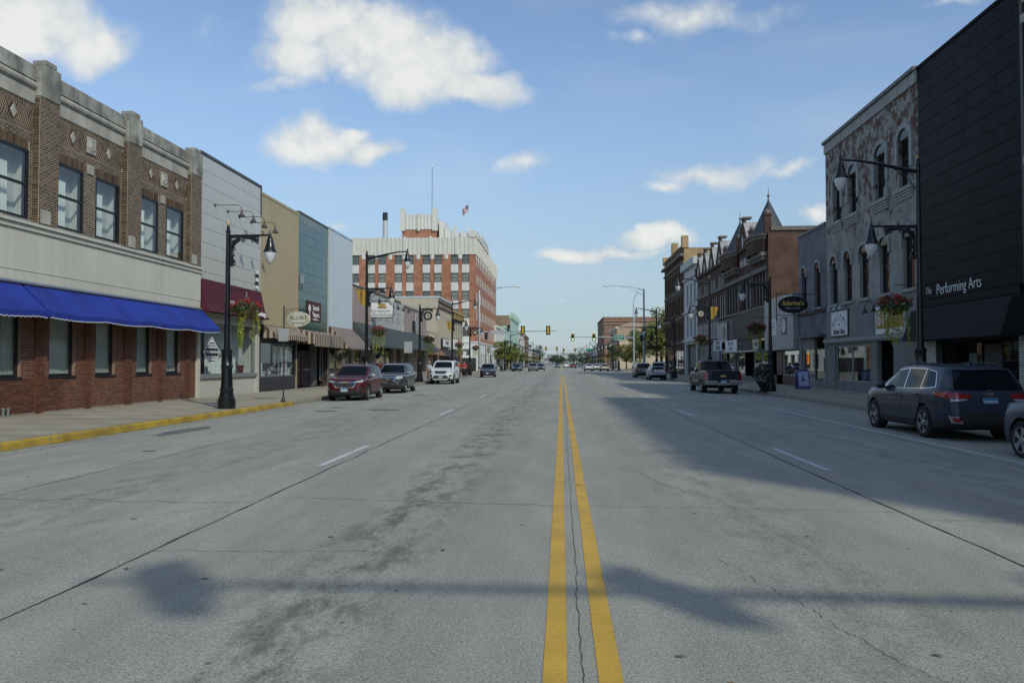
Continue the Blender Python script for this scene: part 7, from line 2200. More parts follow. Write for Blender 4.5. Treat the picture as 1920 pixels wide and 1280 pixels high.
# ============================================================ people
def person(label, loc, rz, shirt, trousers, hair, h=1.72, carry=False, stride=.12, arm=.0):
    r = thing('person', label, 'person', loc, rz)
    k = h / 1.75

    def skin(nm, pts, edges, m, sub=2):
        me = bpy.data.meshes.new(nm); me.from_pydata([tuple(c * k for c in p[0]) for p in pts], edges, [])
        o = bpy.data.objects.new(nm, me); C.objects.link(o)
        md = o.modifiers.new('s', 'SKIN'); 
        for i, p in enumerate(pts):
            rr = p[1] if isinstance(p[1], tuple) else (p[1], p[1])
            me.skin_vertices[0].data[i].radius = (rr[0] * k, rr[1] * k)
        me.skin_vertices[0].data[0].use_root = True
        o.modifiers.new('u', 'SUBSURF').levels = sub
        dg = bpy.context.evaluated_depsgraph_get()
        nm_ = bpy.data.meshes.new_from_object(o.evaluated_get(dg)); o.modifiers.clear(); o.data = nm_
        nm_.materials.clear(); nm_.materials.append(m); nm_.polygons.foreach_set('use_smooth', [True] * len(nm_.polygons)); o.parent = r
        return o
    SK = mat('skin', (.36, .21, .15), rough=.6, var=.05)
    s = stride
    pts = [((0, 0, .95), (.13, .10)), ((0, 0, 1.15), (.125, .09)), ((0, 0, 1.36), (.155, .10)), ((0, 0, 1.47), .055), ((0, -.01, 1.56), .052), ((0, -.02, 1.66), .088), ((0, -.015, 1.73), .07),
           ((.17, 0, 1.40), .055), ((.23, .02, 1.14), .042), ((.22, -.06 - arm * .2, .92 + arm * .2), .034), ((.22, -.09 - arm * .25, .83 + arm * .25), .036),
           ((-.17, 0, 1.40), .055), ((-.23, .02, 1.14), .042), ((-.22, -.04 - arm * .2, .92 + arm * .2), .034), ((-.22, -.07 - arm * .25, .83 + arm * .25), .036),
           ((.09, 0, .86), .085), ((.095, -s * .5, .48), .058), ((.095, -s * .2 + .02, .09), .042), ((.10, -.12 - s * .2, .035), .04),
           ((-.09, 0, .86), .085), ((-.095, s * .5 - .02, .48), .058), ((-.095, s + .02, .09), .042), ((-.10, -.12 + s, .035), .04)]
    ed = [(0, 1), (1, 2), (2, 3), (3, 4), (4, 5), (5, 6), (2, 7), (7, 8), (8, 9), (9, 10), (2, 11), (11, 12), (12, 13), (13, 14), (0, 15), (15, 16), (16, 17), (17, 18), (0, 19), (19, 20), (20, 21), (21, 22)]
    skin('body', pts, ed, SK)
    g = lambda i, q: (pts[i][0], tuple(x + q for x in pts[i][1]) if isinstance(pts[i][1], tuple) else pts[i][1] + q)
    skin('shirt', [g(0, .014), g(1, .018), g(2, .016), g(7, .014), ((.215, .015, 1.2), .056), g(11, .014), ((-.215, .015, 1.2), .056)], [(0, 1), (1, 2), (2, 3), (3, 4), (2, 5), (5, 6)], shirt)
    skin('trousers', [((0, 0, .95), (.138, .11)), g(15, .014), g(16, .016), ((.095, -s * .2 + .02, .14), .06), g(19, .014), g(20, .016), ((-.095, s + .02, .14), .06)], [(0, 1), (1, 2), (2, 3), (0, 4), (4, 5), (5, 6)], trousers)
    b = MB(); b.lathe([(.04, 1.50), (.095, 1.58), (.105, 1.68), (.09, 1.76), (.03, 1.80)], 12); o = b.obj('hair', hair, r, smooth=60); o.scale = (k, k, k); o.location = (0, .028, 0)
    return r


HB = mat('dark_hair', (.03, .02, .015), rough=.7); HG = mat('grey_hair', (.3, .29, .27), rough=.8)
NAVY = mat('navy_cloth', (.018, .02, .035), rough=.9); REDS = mat('red_cloth', (.42, .03, .03), rough=.85, var=.1); DENIM = mat('denim', (.04, .055, .09), rough=.9); PALEB = mat('pale_blue_cloth', (.35, .42, .55), rough=.9); KHAKI = mat('khaki_cloth', (.16, .13, .09), rough=.9)
person('person in dark clothing standing at the open boot of the silver hatchback', (10.75, 76.6, -.09), R(160), NAVY, NAVY, HB, 1.72, arm=.4)
person('person in a red shirt walking on the left pavement, left of a pair', (-11.95, 89.6, .06), R(10), REDS, DENIM, HG, 1.68)
person('person in a red shirt walking on the left pavement, right of a pair', (-11.2, 88.6, .06), R(-5), REDS, NAVY, HB, 1.78)
person('person in a pale blue shirt half hidden by the lamp base near the white vehicle', (-11.45, 66.5, .06), R(20), PALEB, KHAKI, HG, 1.72)

# ============================================================ vehicles
TYRE = mat('tyre_rubber', (.012, .012, .013), rough=.85, var=.15, vs=10)
RIM = mat('alloy_rim', (.50, .51, .53), rough=.25, metal=.9, var=.05)
RIMD = mat('dark_alloy_rim', (.10, .105, .11), rough=.35, metal=.8, var=.05)
CHROME = mat('chrome', (.68, .69, .70), rough=.12, metal=1, var=0)
PLAST = mat('black_plastic', (.016, .016, .017), rough=.6, var=.1)
CGLASS = mat('car_glass', (.007, .009, .012), rough=.03, var=0, spec=.6)
CGLASS.node_tree.nodes['Principled BSDF'].inputs['IOR'].default_value = 1.22
LAMPW = mat('headlamp_lens', (.55, .57, .58), rough=.08, metal=.3, var=.3, vs=9, coat=1)
LAMPR = mat('tail_lamp_lens', (.30, .008, .01), rough=.1, var=.15, vs=9, coat=1)
AMBER = mat('amber_lens', (.5, .18, .02), rough=.1, var=0, coat=1)
PLATE = mat('plate_white', (.50, .58, .62), rough=.5, var=.08)
PLATEB = mat('plate_blue', (.05, .20, .42), rough=.5, var=.1)


def paint(name, col, metal=.2, coat=.8):
    return mat(name, col, rough=.38, metal=metal, var=.03, vs=2, coat=coat, spec=.3)


def lerp_tab(tab, y):
    for (a, va), (b, vb) in zip(tab, tab[1:]):
        if y <= b:
            return va + (vb - va) * (y - a) / (b - a) if b > a else vb
    return tab[-1][1]


_wheel = {}


def wheel_mesh(r, wd, rimm, spokes):
    key = (r, wd, rimm.name, spokes)
    if key in _wheel: return _wheel[key]
    t = MB(); t.lathe([(r * .66, -wd / 2), (r * .92, -wd / 2), (r * .99, -wd / 2 + .03), (r, 0), (r * .99, wd / 2 - .03), (r * .92, wd / 2), (r * .66, wd / 2), (r * .64, wd / 2 - .03), (r * .62, 0)], 28, axis='X')
    tm = t.mesh('wheel', TYRE, 50)
    k = MB()
    k.lathe([(r * .70, -wd / 2 + .0), (r * .66, wd / 2 + .002), (r * .62, wd / 2 - .0), (r * .60, 0)], 28, axis='X')
    xo = wd / 2 - .02
    for i in range(spokes):
        for off in (-.09, .09):
            a = 2 * math.pi * i / spokes; c, s = math.cos(a), math.sin(a); c2, s2 = math.cos(a + off * 1.4), math.sin(a + off * 1.4)
            w0, w1 = .022, .032
            p0 = Vector((0, c * r * .12, s * r * .12)); p1 = Vector((0, c2 * r * .64, s2 * r * .64)); n = Vector((0, -s, c))
            A = [p0 - n * w0, p0 + n * w0, p1 + n * w1, p1 - n * w1]
            k.hexa([(xo - .03, q.y, q.z) for q in A], [(xo + .012, q.y, q.z) for q in A])
    k.lathe([(.001, xo + .02), (r * .16, xo + .018), (r * .2, xo), (r * .2, xo - .04)], 14, axis='X')
    km = k.mesh('rim', rimm, 40)
    d = MB(); d.lathe([(.001, xo - .05), (r * .64, xo - .06), (r * .64, xo - .08), (.001, xo - .08)], 24, axis='X')
    dm_ = d.mesh('brake_disc', BLACKM)
    _wheel[key] = (tm, km, dm_)
    return _wheel[key]


def car(label, cat, loc, rz, sp, paintm, group=None, name='parked_car', detail=2):
    L, Wd, Hh = sp['L'], sp['W'], sp['H']
    root = thing(name, label, cat, loc, rz, group)
    hw = Wd / 2
    top, belt, wid, bot = sp['top'], sp['belt'], sp['wid'], sp['bot']
    keys = sorted({k for t in (top, belt, wid, bot) for k, _ in t})
    ys = []
    for a, b in zip(keys, keys[1:]):
        n = max(1, int((b - a) / .14))
        ys += [a + (b - a) * i / n for i in range(n)]
    ys.append(keys[-1])
    roof_w = sp.get('roofw', .76)
    mb = MB(); ring = []

    def section(y):
        zt, zb, w_, zl = lerp_tab(top, y), lerp_tab(belt, y), lerp_tab(wid, y) * hw, lerp_tab(bot, y)
        zb = min(zb, zt - .02)
        g = max(0, min(1, (zt - zb) / .45))
        wr = w_ * (.93 - (.93 - roof_w) * g)
        zm = zl + (zb - zl) * .55
        h = zt - zb
        P = [(0, zl), (w_ - .14, zl), (w_ - .035, zl + .05), (w_ - .004, zl + .18 * (zb - zl) + .05), (w_ + .004, zm), (w_ - .006, zb - .14), (w_ - .03, zb - .035), (w_ - .055, zb),
             (wr + (w_ - .055 - wr) * .72, zb + h * .25), (wr + (w_ - .055 - wr) * .36, zb + h * .6), (wr + .012, zb + h * .88), (wr - .035, zb + h * .965), (wr * .72, zt + .012 * g), (wr * .36, zt + .022 * g), (0, zt + .026 * g)]
        return P
    N = None
    for y in ys:
        P = section(y)
        full = P + [(-x, z) for x, z in P[-2:0:-1]]
        N = len(full)
        base = len(mb.v)
        for x, z in full: mb.v.append((x, y - L / 2, z))
        ring.append(base)
    for i in range(len(ring) - 1):
        for k in range(N):
            a, b = ring[i] + k, ring[i] + (k + 1) % N
            mb.f.append([a, b, ring[i + 1] + (k + 1) % N, ring[i + 1] + k]); mb.mi.append(0)
    mb.f.append([ring[0] + k for k in range(N)][::-1]); mb.mi.append(0)
    mb.f.append([ring[-1] + k for k in range(N)]); mb.mi.append(0)
    me = mb.mesh('body', [paintm, PLAST], None, fix=True)
    me.materials.clear(); me.materials.append(paintm); me.materials.append(PLAST)
    bvh = BVHTree.FromPolygons([v.co.copy() for v in me.vertices], [list(p.vertices) for p in me.polygons])
    r, ra = sp['r'], sp['r'] + .055
    ax = [sp['fa'] - L / 2, sp['ra'] - L / 2]
    tw = sp.get('tw', .24)
    tmp = bpy.data.objects.new('body', me)
    if detail > 0:
        C.objects.link(tmp)
        cut = MB()
        for ya in ax:
            for sx in (-1, 1):
                x0, x1 = sorted((sx * (hw - .36), sx * (hw + .2)))
                cut.lathe([(ra, x0), (ra, x1)], 28, (0, ya, r), 'X')
        cm = cut.mesh('cut', PLAST, None, fix=True); co = bpy.data.objects.new('cut', cm); C.objects.link(co)
        md = tmp.modifiers.new('b', 'BOOLEAN'); md.operation = 'DIFFERENCE'; md.object = co; md.solver = 'EXACT'
        dg = bpy.context.evaluated_depsgraph_get()
        nm = bpy.data.meshes.new_from_object(tmp.evaluated_get(dg))
        tmp.modifiers.clear(); tmp.data = nm; bpy.data.objects.remove(co); me2 = nm
        if len(nm.materials) < 2:
            nm.materials.clear(); nm.materials.append(paintm); nm.materials.append(PLAST)
    else:
        C.objects.link(tmp); me2 = me
    clad = sp.get('clad', .20)
    for p in me2.polygons:
        c = p.center; mi = 0
        if c.z < lerp_tab(bot, c.y + L / 2) + clad: mi = 1
        for ya in ax:
            if (c.y - ya) ** 2 + (c.z - r) ** 2 < (ra + .004) ** 2 and abs(c.x) > .3: mi = 1
        p.material_index = mi; p.use_smooth = True
    me2.set_sharp_from_angle(angle=R(32))
    body = tmp; body.name = 'body'; me2.name = 'body'; body.parent = root

    def hit(o, d):
        h = bvh.ray_cast(Vector(o), Vector(d))
        return h[0]

    def patch(nm, m, lo, hi, dirn, n=10, rows=4, off=.006, parent=None, mirror=False, sub=None):
        """ruled patch between polylines lo and hi laid on the body from one side"""
        outs = []
        for sgn in ((1, -1) if mirror else (1,)):
            def at(pl, t):
                t *= len(pl) - 1; i = min(int(t), len(pl) - 2); q = t - i
                return (pl[i][0] + (pl[i + 1][0] - pl[i][0]) * q, pl[i][1] + (pl[i + 1][1] - pl[i][1]) * q)
            G = []; ok = True
            for j in range(rows + 1):
                row = []
                for i in range(n + 1):
                    a, b = at(lo, i / n), at(hi, i / n); v = j / rows
                    u_, z_ = a[0] + (b[0] - a[0]) * v, a[1] + (b[1] - a[1]) * v
                    if dirn == 'side':
                        h = hit((sgn * 3, u_ - L / 2, z_), (-sgn, 0, 0)); o_ = Vector((sgn, 0, 0))
                    elif dirn == 'front':
                        h = hit((sgn * u_, -L / 2 - 2, z_), (0, 1, 0)); o_ = Vector((0, -1, 0))
                    elif dirn == 'rear':
                        h = hit((sgn * u_, L / 2 + 2, z_), (0, -1, 0)); o_ = Vector((0, 1, 0))
                    else:
                        h = hit((sgn * z_, u_ - L / 2, 5), (0, 0, -1)); o_ = Vector((0, 0, 1))
                    row.append(None if h is None else tuple(h + o_ * off))
                G.append(row)
            b = MB()
            for j in range(rows):
                for i in range(n):
                    q = (G[j][i], G[j][i + 1], G[j + 1][i + 1], G[j + 1][i])
                    if None in q: continue
                    b.quad(*q)
            if not b.v: continue
            o = b.obj(nm, m, parent or root, smooth=40, fix=True)
            outs.append(o)
        return outs
    # wheels
    tm, km, dk = wheel_mesh(r, tw, sp.get('rim', RIM), sp.get('spokes', 5))
    for ya in ax:
        for sx in (-1, 1):
            t = inst('wheel', tm, root, (sx * (hw - tw / 2 - .02), ya, r), (rnd.uniform(0, 6), 0, 0 if sx > 0 else math.pi))
            inst('rim', km, t); inst('brake_disc', dk, t)
    # glass
    for q in sp['ws']: patch('windscreen', CGLASS, q[0], q[1], 'front', 14, 6, .008)
    for q in sp.get('rw', ()): patch('rear_window', CGLASS, q[0], q[1], 'rear', 14, 6, .010)
    for q in sp.get('rside', ()): pass
    if sp.get('chrome_dlo'):
        q = sp['chrome_dlo']; patch('window_surround', CHROME, q[0], q[1], 'side', 24, 4, .004, mirror=True)
    elif sp.get('black_dlo'):
        q = sp['black_dlo']; patch('window_surround', PLAST, q[0], q[1], 'side', 24, 4, .004, mirror=True)
    for q in sp['sw']: patch('side_window', CGLASS, q[0], q[1], 'side', 12, 5, .009, mirror=True)
    if detail > 1:
        for q in sp['doors']:
            g_ = .011
            lo_ = [(q[0][0][0] - g_, q[0][0][1] - g_)] + [(a, b - g_) for a, b in q[0][1:-1]] + [(q[0][-1][0] + g_, q[0][-1][1] - g_)]
            hi_ = [(q[1][0][0] - g_, q[1][0][1] + g_)] + [(a, b + .0) for a, b in q[1][1:-1]] + [(q[1][-1][0] + g_, q[1][-1][1] + .0)]
            patch('door_gap', PLAST, lo_, hi_, 'side', 10, 8, .002, mirror=True)
            ds_ = patch('door', paintm, q[0], q[1], 'side', 10, 8, .0055, mirror=True)
            for k, o in enumerate(ds_):
                sx = 1 if k == 0 else -1
                hy, hz = q[1][-1][0] - .30, q[1][-1][1] - .13
                h = hit((sx * 3, hy - L / 2, hz), (-sx, 0, 0))
                if h is None: continue
                b = MB(); b.tube([(h.x + sx * .01, h.y - .1, h.z), (h.x + sx * .035, h.y - .06, h.z), (h.x + sx * .035, h.y + .06, h.z), (h.x + sx * .01, h.y + .1, h.z)], .014, 6)
                b.obj('handle', sp.get('handle', paintm), o)
    for nm, m, lo_, hi_, dirn, off in sp['extra']:
        patch(nm, {'paint': paintm}.get(m, m) if isinstance(m, str) else m, lo_, hi_, dirn, 10, 4, off, mirror=lo_[0][0] > .02 and dirn in ('front', 'rear') or dirn == 'side')
    # mirrors
    my, mz = sp['mirror']
    for sx in (-1, 1):
        h = hit((sx * 3, my - L / 2, mz - .06), (-sx, 0, 0))
        x = h.x if h else sx * hw
        b = MB(); c_ = Vector((x + sx * .14, my - L / 2, mz))
        b.lathe([(.02, -.11), (.09, -.09), (.11, 0), (.09, .09), (.02, .11)], 10, c_, 'X'); 
        o = b.obj('wing_mirror', sp.get('mirror_mat', paintm) if sp.get('mirror_mat') else paintm, root, smooth=60)
        b = MB(); b.tube([(x - sx * .02, my - L / 2, mz - .07), (x + sx * .08, my - L / 2, mz - .05)], .03, 6); q = b.obj('mirror_arm', PLAST); q.parent = o
    if sp.get('rails'):
        y0, y1 = sp['rails']
        for sx in (-1, 1):
            pts = []
            for i in range(9):
                y = y0 + (y1 - y0) * i / 8; x = sx * lerp_tab(wid, y) * hw * roof_w * .86
                h = hit((x, y - L / 2, 5), (0, 0, -1))
                if h: pts.append((x, h.y, h.z + (.0 if i in (0, 8) else .05)))
            b = MB(); b.tube(pts, .016, 6); b.obj('roof_rail', sp.get('rail_mat', ALU), root, smooth=60)
    # plates, wipers
    for (dirn, z, txt) in sp.get('plates', ()):
        y0 = -L / 2 - 2 if dirn == 'front' else L / 2 + 2
        h = hit((0, y0, z), (0, 1 if dirn == 'front' else -1, 0)); s_ = -1 if dirn == 'front' else 1
        b = MB(); b.box(-.155, .155, h.y - .012 if s_ < 0 else h.y, h.y if s_ < 0 else h.y + .012, z - .08, z + .08); o = b.obj('number_plate', PLATE, root)
        b = MB(); yy = h.y + s_ * .014; b.box(-.15, .15, min(yy, yy + s_ * .001), max(yy, yy + s_ * .001), z + .03, z + .076); q = b.obj('plate_band', PLATEB); q.parent = o
        if txt:
            c = bpy.data.curves.new('plate_text', 'FONT'); c.body = txt; c.size = .085; c.align_x = 'CENTER'; c.align_y = 'CENTER'; c.extrude = .001; c.materials.append(PLATEB)
            q = text_obj('plate_text', c); q.parent = o
            q.location = (0, h.y + s_ * .016, z - .022); q.rotation_euler = (R(90), 0, 0 if s_ < 0 else math.pi)
    for (dirn, z, sz, m) in sp.get('badge', ()):
        y0 = -L / 2 - 2 if dirn == 'front' else L / 2 + 2
        h = hit((0, y0, z), (0, 1 if dirn == 'front' else -1, 0)); s_ = -1 if dirn == 'front' else 1
        b = MB()
        if m == 'bowtie':
            k = sz
            pts = [(-k, -.22 * k), (-.35 * k, -.22 * k), (-.3 * k, -.36 * k), (.38 * k, -.36 * k), (.33 * k, -.22 * k), (k * .92, -.22 * k), (k, .22 * k), (.35 * k, .22 * k), (.3 * k, .36 * k), (-.38 * k, .36 * k), (-.33 * k, .22 * k), (-.92 * k, .22 * k)]
            b.prism([(px, h.y, z + pz) for px, pz in pts], (0, s_ * .02, 0)); b.obj('badge', GOLDB, root)
        else:
            b.lathe([(sz, -.02), (sz, .02), (sz * .8, .02), (sz * .8, -.02)], 18, (0, h.y + s_ * .01, z), 'Y', closed=True)
            b.lathe([(sz * .42, -.02), (sz * .42, .02), (sz * .28, .02), (sz * .28, -.02)], 14, (0, h.y + s_ * .01, z), 'Y', closed=True)
            b.box(-sz * .85, sz * .85, h.y - .005 + s_ * .01, h.y + .005 + s_ * .01, z - sz * .1, z + sz * .1); b.obj('badge', CHROME, root)
    root['hw'] = hw
    sp['patch'] = patch; sp['hit'] = hit
    return root


GOLDB = mat('bright_gold', (.62, .47, .18), rough=.3, metal=.6, var=.05)


def suv_spec(L=4.65, W=1.84, H=1.66, r=.365, **k):
    s = H / 1.66
    z = lambda v: v * s
    y = lambda v: v * L / 4.65
    sp = dict(L=L, W=W, H=H, r=r, fa=y(.93), ra=y(.93) + L * .587, rim=RIM)
    sp['top'] = [(0, z(.70)), (y(.06), z(.90)), (y(.16), z(.985)), (y(.45), z(1.045)), (y(1.15), z(1.115)), (y(1.28), z(1.16)), (y(1.95), z(1.565)), (y(2.15), z(1.615)), (y(2.6), z(1.64)), (y(3.3), z(1.635)), (y(3.9), z(1.60)), (y(4.12), z(1.57)), (y(4.22), z(1.50)), (y(4.48), z(1.13)), (y(4.56), z(1.04)), (y(4.62), z(.80)), (L, z(.62))]
    sp['belt'] = [(0, z(.62)), (y(.16), z(.88)), (y(.45), z(.96)), (y(1.15), z(1.03)), (y(2), z(1.06)), (y(3.3), z(1.10)), (y(4.2), z(1.12)), (y(4.48), z(1.05)), (y(4.62), z(.78)), (L, z(.6))]
    sp['wid'] = [(0, .66), (y(.06), .76), (y(.16), .85), (y(.35), .93), (y(.8), .985), (y(1.5), .99), (y(3.6), .995), (y(4.1), .965), (y(4.4), .91), (y(4.56), .84), (y(4.62), .78), (L, .72)]
    sp['bot'] = [(0, .36), (y(.1), .26), (y(.5), .22), (y(4.1), .24), (y(4.55), .34), (L, .42)]
    sp['roofw'] = .74
    b = 1.125 * s
    sp['ws'] = [([(-.70 * W / 1.84, z(1.15)), (0, z(1.15)), (.70 * W / 1.84, z(1.15))], [(-.585 * W / 1.84, z(1.56)), (0, z(1.575)), (.585 * W / 1.84, z(1.56))])]
    sp['rw'] = [([(-.68 * W / 1.84, z(1.13)), (.68 * W / 1.84, z(1.13))], [(-.56 * W / 1.84, z(1.53)), (.56 * W / 1.84, z(1.53))])]
    lo1, hi1 = z(1.085), z(1.52)
    sp['sw'] = [([(y(1.48), lo1), (y(2.50), z(1.105))], [(y(2.02), z(1.49)), (y(2.50), z(1.54))]),
                ([(y(2.58), z(1.107)), (y(3.45), z(1.13))], [(y(2.58), z(1.54)), (y(3.45), z(1.535))]),
                ([(y(3.51), z(1.132)), (y(3.98), z(1.19))], [(y(3.51), z(1.533)), (y(3.92), z(1.49))])]
    sp['black_dlo'] = ([(y(1.38), z(1.07)), (y(2.5), z(1.09)), (y(3.45), z(1.115)), (y(4.04), z(1.17))], [(y(2.0), z(1.52)), (y(2.5), z(1.565)), (y(3.45), z(1.56)), (y(3.97), z(1.51))])
    sp['doors'] = [([(y(1.38), z(.40)), (y(2.50), z(.38))], [(y(1.40), z(1.055)), (y(2.52), z(1.075))]),
                   ([(y(2.54), z(.38)), (y(3.24), z(.42)), (y(3.42), z(.74))], [(y(2.56), z(1.08)), (y(3.2), z(1.095)), (y(3.56), z(1.10))])]
    sp['mirror'] = (y(1.52), z(1.14))
    sp['rails'] = (y(2.1), y(4.0))
    sp['extra'] = [('headlight', LAMPW, [(.46, z(.86)), (.66, z(.845)), (.80, z(.87))], [(.46, z(.90)), (.66, z(.935)), (.80, z(.99))], 'front', .012),
                   ('tail_light', LAMPR, [(.38, z(.93)), (.6, z(.90)), (.82, z(.92))], [(.38, z(1.02)), (.6, z(1.06)), (.80, z(1.12))], 'rear', .012),
                   ('tail_light', LAMPR, [(y(4.12), z(.96)), (y(4.5), z(.93))], [(y(4.1), z(1.08)), (y(4.46), z(1.06))], 'side', .006)]
    sp.update(k)
    return sp


def grille_set(sp, z0, z1, w, chrome=True, nb=4):
    e = []
    if chrome: e.append(('grille_surround', CHROME, [(-w * .78, z0 - .03), (w * .78, z0 - .03)], [(-w - .05, z1 + .03), (w + .05, z1 + .03)], 'front', .008))
    e.append(('grille', PLAST, [(-w * .72, z0), (w * .72, z0)], [(-w, z1), (w, z1)], 'front', .014))
    for i in range(nb):
        zz = z0 + (z1 - z0) * (i + .6) / (nb + .3); ww = w * (.76 + .22 * (i + .5) / nb)
        e.append(('grille_bar', mat('grille_bar_grey', (.12, .12, .125), rough=.3, metal=.7), [(-ww, zz), (ww, zz)], [(-ww, zz + .014), (ww, zz + .014)], 'front', .022))
    return e


# dark red crossover
sp = suv_spec(4.65, 1.84, 1.66)
sp['mirror_mat'] = mat('bright_mirror_cap', (.55, .5, .5), rough=.2, metal=.6, var=0)
sp['extra'] += grille_set(sp, .64, .84, .52)
sp['extra'] += [('bumper_grille', PLAST, [(-.62, .36), (.62, .36)], [(-.70, .50), (.70, .50)], 'front', .008),
                ('fog_lamp_surround', CHROME, [(.62, .50), (.78, .54)], [(.68, .68), (.80, .70)], 'front', .012), ('fog_lamp', PLAST, [(.66, .53), (.75, .56)], [(.69, .64), (.76, .66)], 'front', .02),
                ('bonnet_crease', paint('dark_red_paint', (.075, .004, .007), .1, .5), [(.20, .985), (.22, .985)], [(.2, .99), (.22, .99)], 'front', .01),
                ('chrome_strip', CHROME, [(-.60, .868), (.60, .868)], [(-.62, .888), (.62, .888)], 'front', .016),
                ('door_sill_trim', PLAST, [(1.35, .30), (3.3, .30)], [(1.35, .38), (3.3, .38)], 'side', .006)]
sp['plates'] = [('front', .52, 'BF 427')]
sp['badge'] = [('front', .855, .11, 'bowtie')]
sp['rail_mat'] = ALU
car('dark red crossover parked at the left kerb nearest the camera', 'car', (-9.83, 34.35 + 2.33, -.09), R(1.0), sp, paint('dark_red_paint', (.075, .004, .007), .1, .5), 'cars parked along the left kerb')

# grey green crossover behind it
sp = suv_spec(4.77, 1.84, 1.70, r=.37)
sp['extra'] += grille_set(sp, .66, .90, .45, True, 3)
sp['extra'][0] = ('headlight', LAMPW, [(.50, .84), (.68, .82), (.82, .86)], [(.48, .98), (.68, 1.0), (.80, 1.06)], 'front', .012)
sp['extra'] += [('bumper_grille', PLAST, [(-.55, .36), (.55, .36)], [(-.6, .5), (.6, .5)], 'front', .008), ('fog_lamp', CHROME, [(.62, .52), (.72, .52)], [(.62, .60), (.72, .60)], 'front', .012)]
sp['mirror_mat'] = CHROME
sp['badge'] = [('front', .79, .11, 'bowtie')]
car('dark grey green crossover parked right behind the red crossover', 'car', (-9.85, 43.1 + 2.38, -.09), R(.6), sp, paint('grey_green_paint', (.045, .055, .055)), 'cars parked along the left kerb')

# big white sport utility
sp = suv_spec(5.3, 2.03, 1.93, r=.41, tw=.28)
zz = 1.93 / 1.66
sp['top'] = [(0, .85), (.07, 1.05), (.18, 1.17), (.5, 1.23), (1.25, 1.29), (1.4, 1.34), (2.05, 1.80), (2.25, 1.88), (2.8, 1.915), (3.9, 1.915), (4.8, 1.88), (5.0, 1.80), (5.15, 1.40), (5.22, 1.1), (5.3, .75)]
sp['belt'] = [(0, .75), (.18, 1.06), (.5, 1.14), (1.25, 1.19), (2.3, 1.2), (4.0, 1.23), (5.0, 1.25), (5.2, 1.0), (5.3, .7)]
sp['roofw'] = .80
sp['extra'][0] = ('headlight', LAMPW, [(.58, .96), (.75, .95), (.92, .97)], [(.55, 1.12), (.75, 1.12), (.90, 1.14)], 'front', .012)
sp['extra'] += [('grille', PLAST, [(-.38, .86), (.38, .86)], [(-.5, 1.10), (.5, 1.10)], 'front', .012), ('grille_fang', CHROME, [(.40, .86), (.46, .86)], [(.50, 1.10), (.56, 1.10)], 'front', .016),
                ('grille_surround', CHROME, [(-.42, .84), (.42, .84)], [(-.42, .87), (.42, .87)], 'front', .018),
                ('bumper_grille', PLAST, [(-.62, .56), (.62, .56)], [(-.52, .72), (.52, .72)], 'front', .01), ('fog_lamp', PLAST, [(.68, .62), (.88, .64)], [(.68, .76), (.88, .78)], 'front', .012),
                ('bumper_lip', PLAST, [(-.7, .44), (.7, .44)], [(-.66, .54), (.66, .54)], 'front', .008)]
sp['plates'] = [('front', .60, '')]
sp['badge'] = [('front', .99, .1, 'ring')]
car('large white sport utility vehicle parked on the left facing the camera', 'car', (-9.78, 61.95 + 2.65, -.09), R(.5), sp, paint('white_paint_car', (.66, .69, .70), 0.05), 'cars parked along the left kerb')

# near black crossover by the crossing
sp = suv_spec(4.55, 1.84, 1.64, r=.35)
sp['extra'] += grille_set(sp, .60, .80, .5, False, 2) + [('chrome_strip', CHROME, [(-.5, .83), (.5, .83)], [(-.52, .86), (.52, .86)], 'front', .014)]
sp['plates'] = [('front', .52, '')]
car('black crossover parked on the left just before the crossing', 'car', (-8.85, 91 + 2.2, -.09), R(2), sp, paint('black_paint', (.018, .022, .03)), 'cars parked along the left kerb')

# charcoal sport utility near the camera on the right, seen from behind
sp = suv_spec(4.89, 1.925, 1.72, r=.385, tw=.25, spokes=5)
sp['fa'], sp['ra'] = .95, 3.74
sp['chrome_dlo'] = ([(1.44, 1.103), (2.6, 1.122), (3.7, 1.148), (4.25, 1.19)], [(2.07, 1.568), (2.65, 1.616), (3.5, 1.611), (4.05, 1.541)])
sp['sw'] = [([(1.53, 1.118), (2.66, 1.135)], [(2.10, 1.555), (2.66, 1.603)]), ([(2.72, 1.137), (3.55, 1.16)], [(2.72, 1.604), (3.55, 1.598)]), ([(3.60, 1.162), (4.20, 1.205)], [(3.60, 1.596), (4.03, 1.53)])]
sp['rw'] = [([(-.72, 1.14), (.72, 1.14)], [(-.60, 1.58), (.60, 1.58)])]
sp['extra'][1] = ('tail_light', LAMPR, [(.42, .98), (.64, .945), (.86, .95)], [(.40, 1.045), (.62, 1.075), (.84, 1.115)], 'rear', .013)
sp['extra'][2] = ('tail_light', LAMPR, [(4.30, 1.0), (4.72, .965)], [(4.22, 1.09), (4.70, 1.09)], 'side', .008)
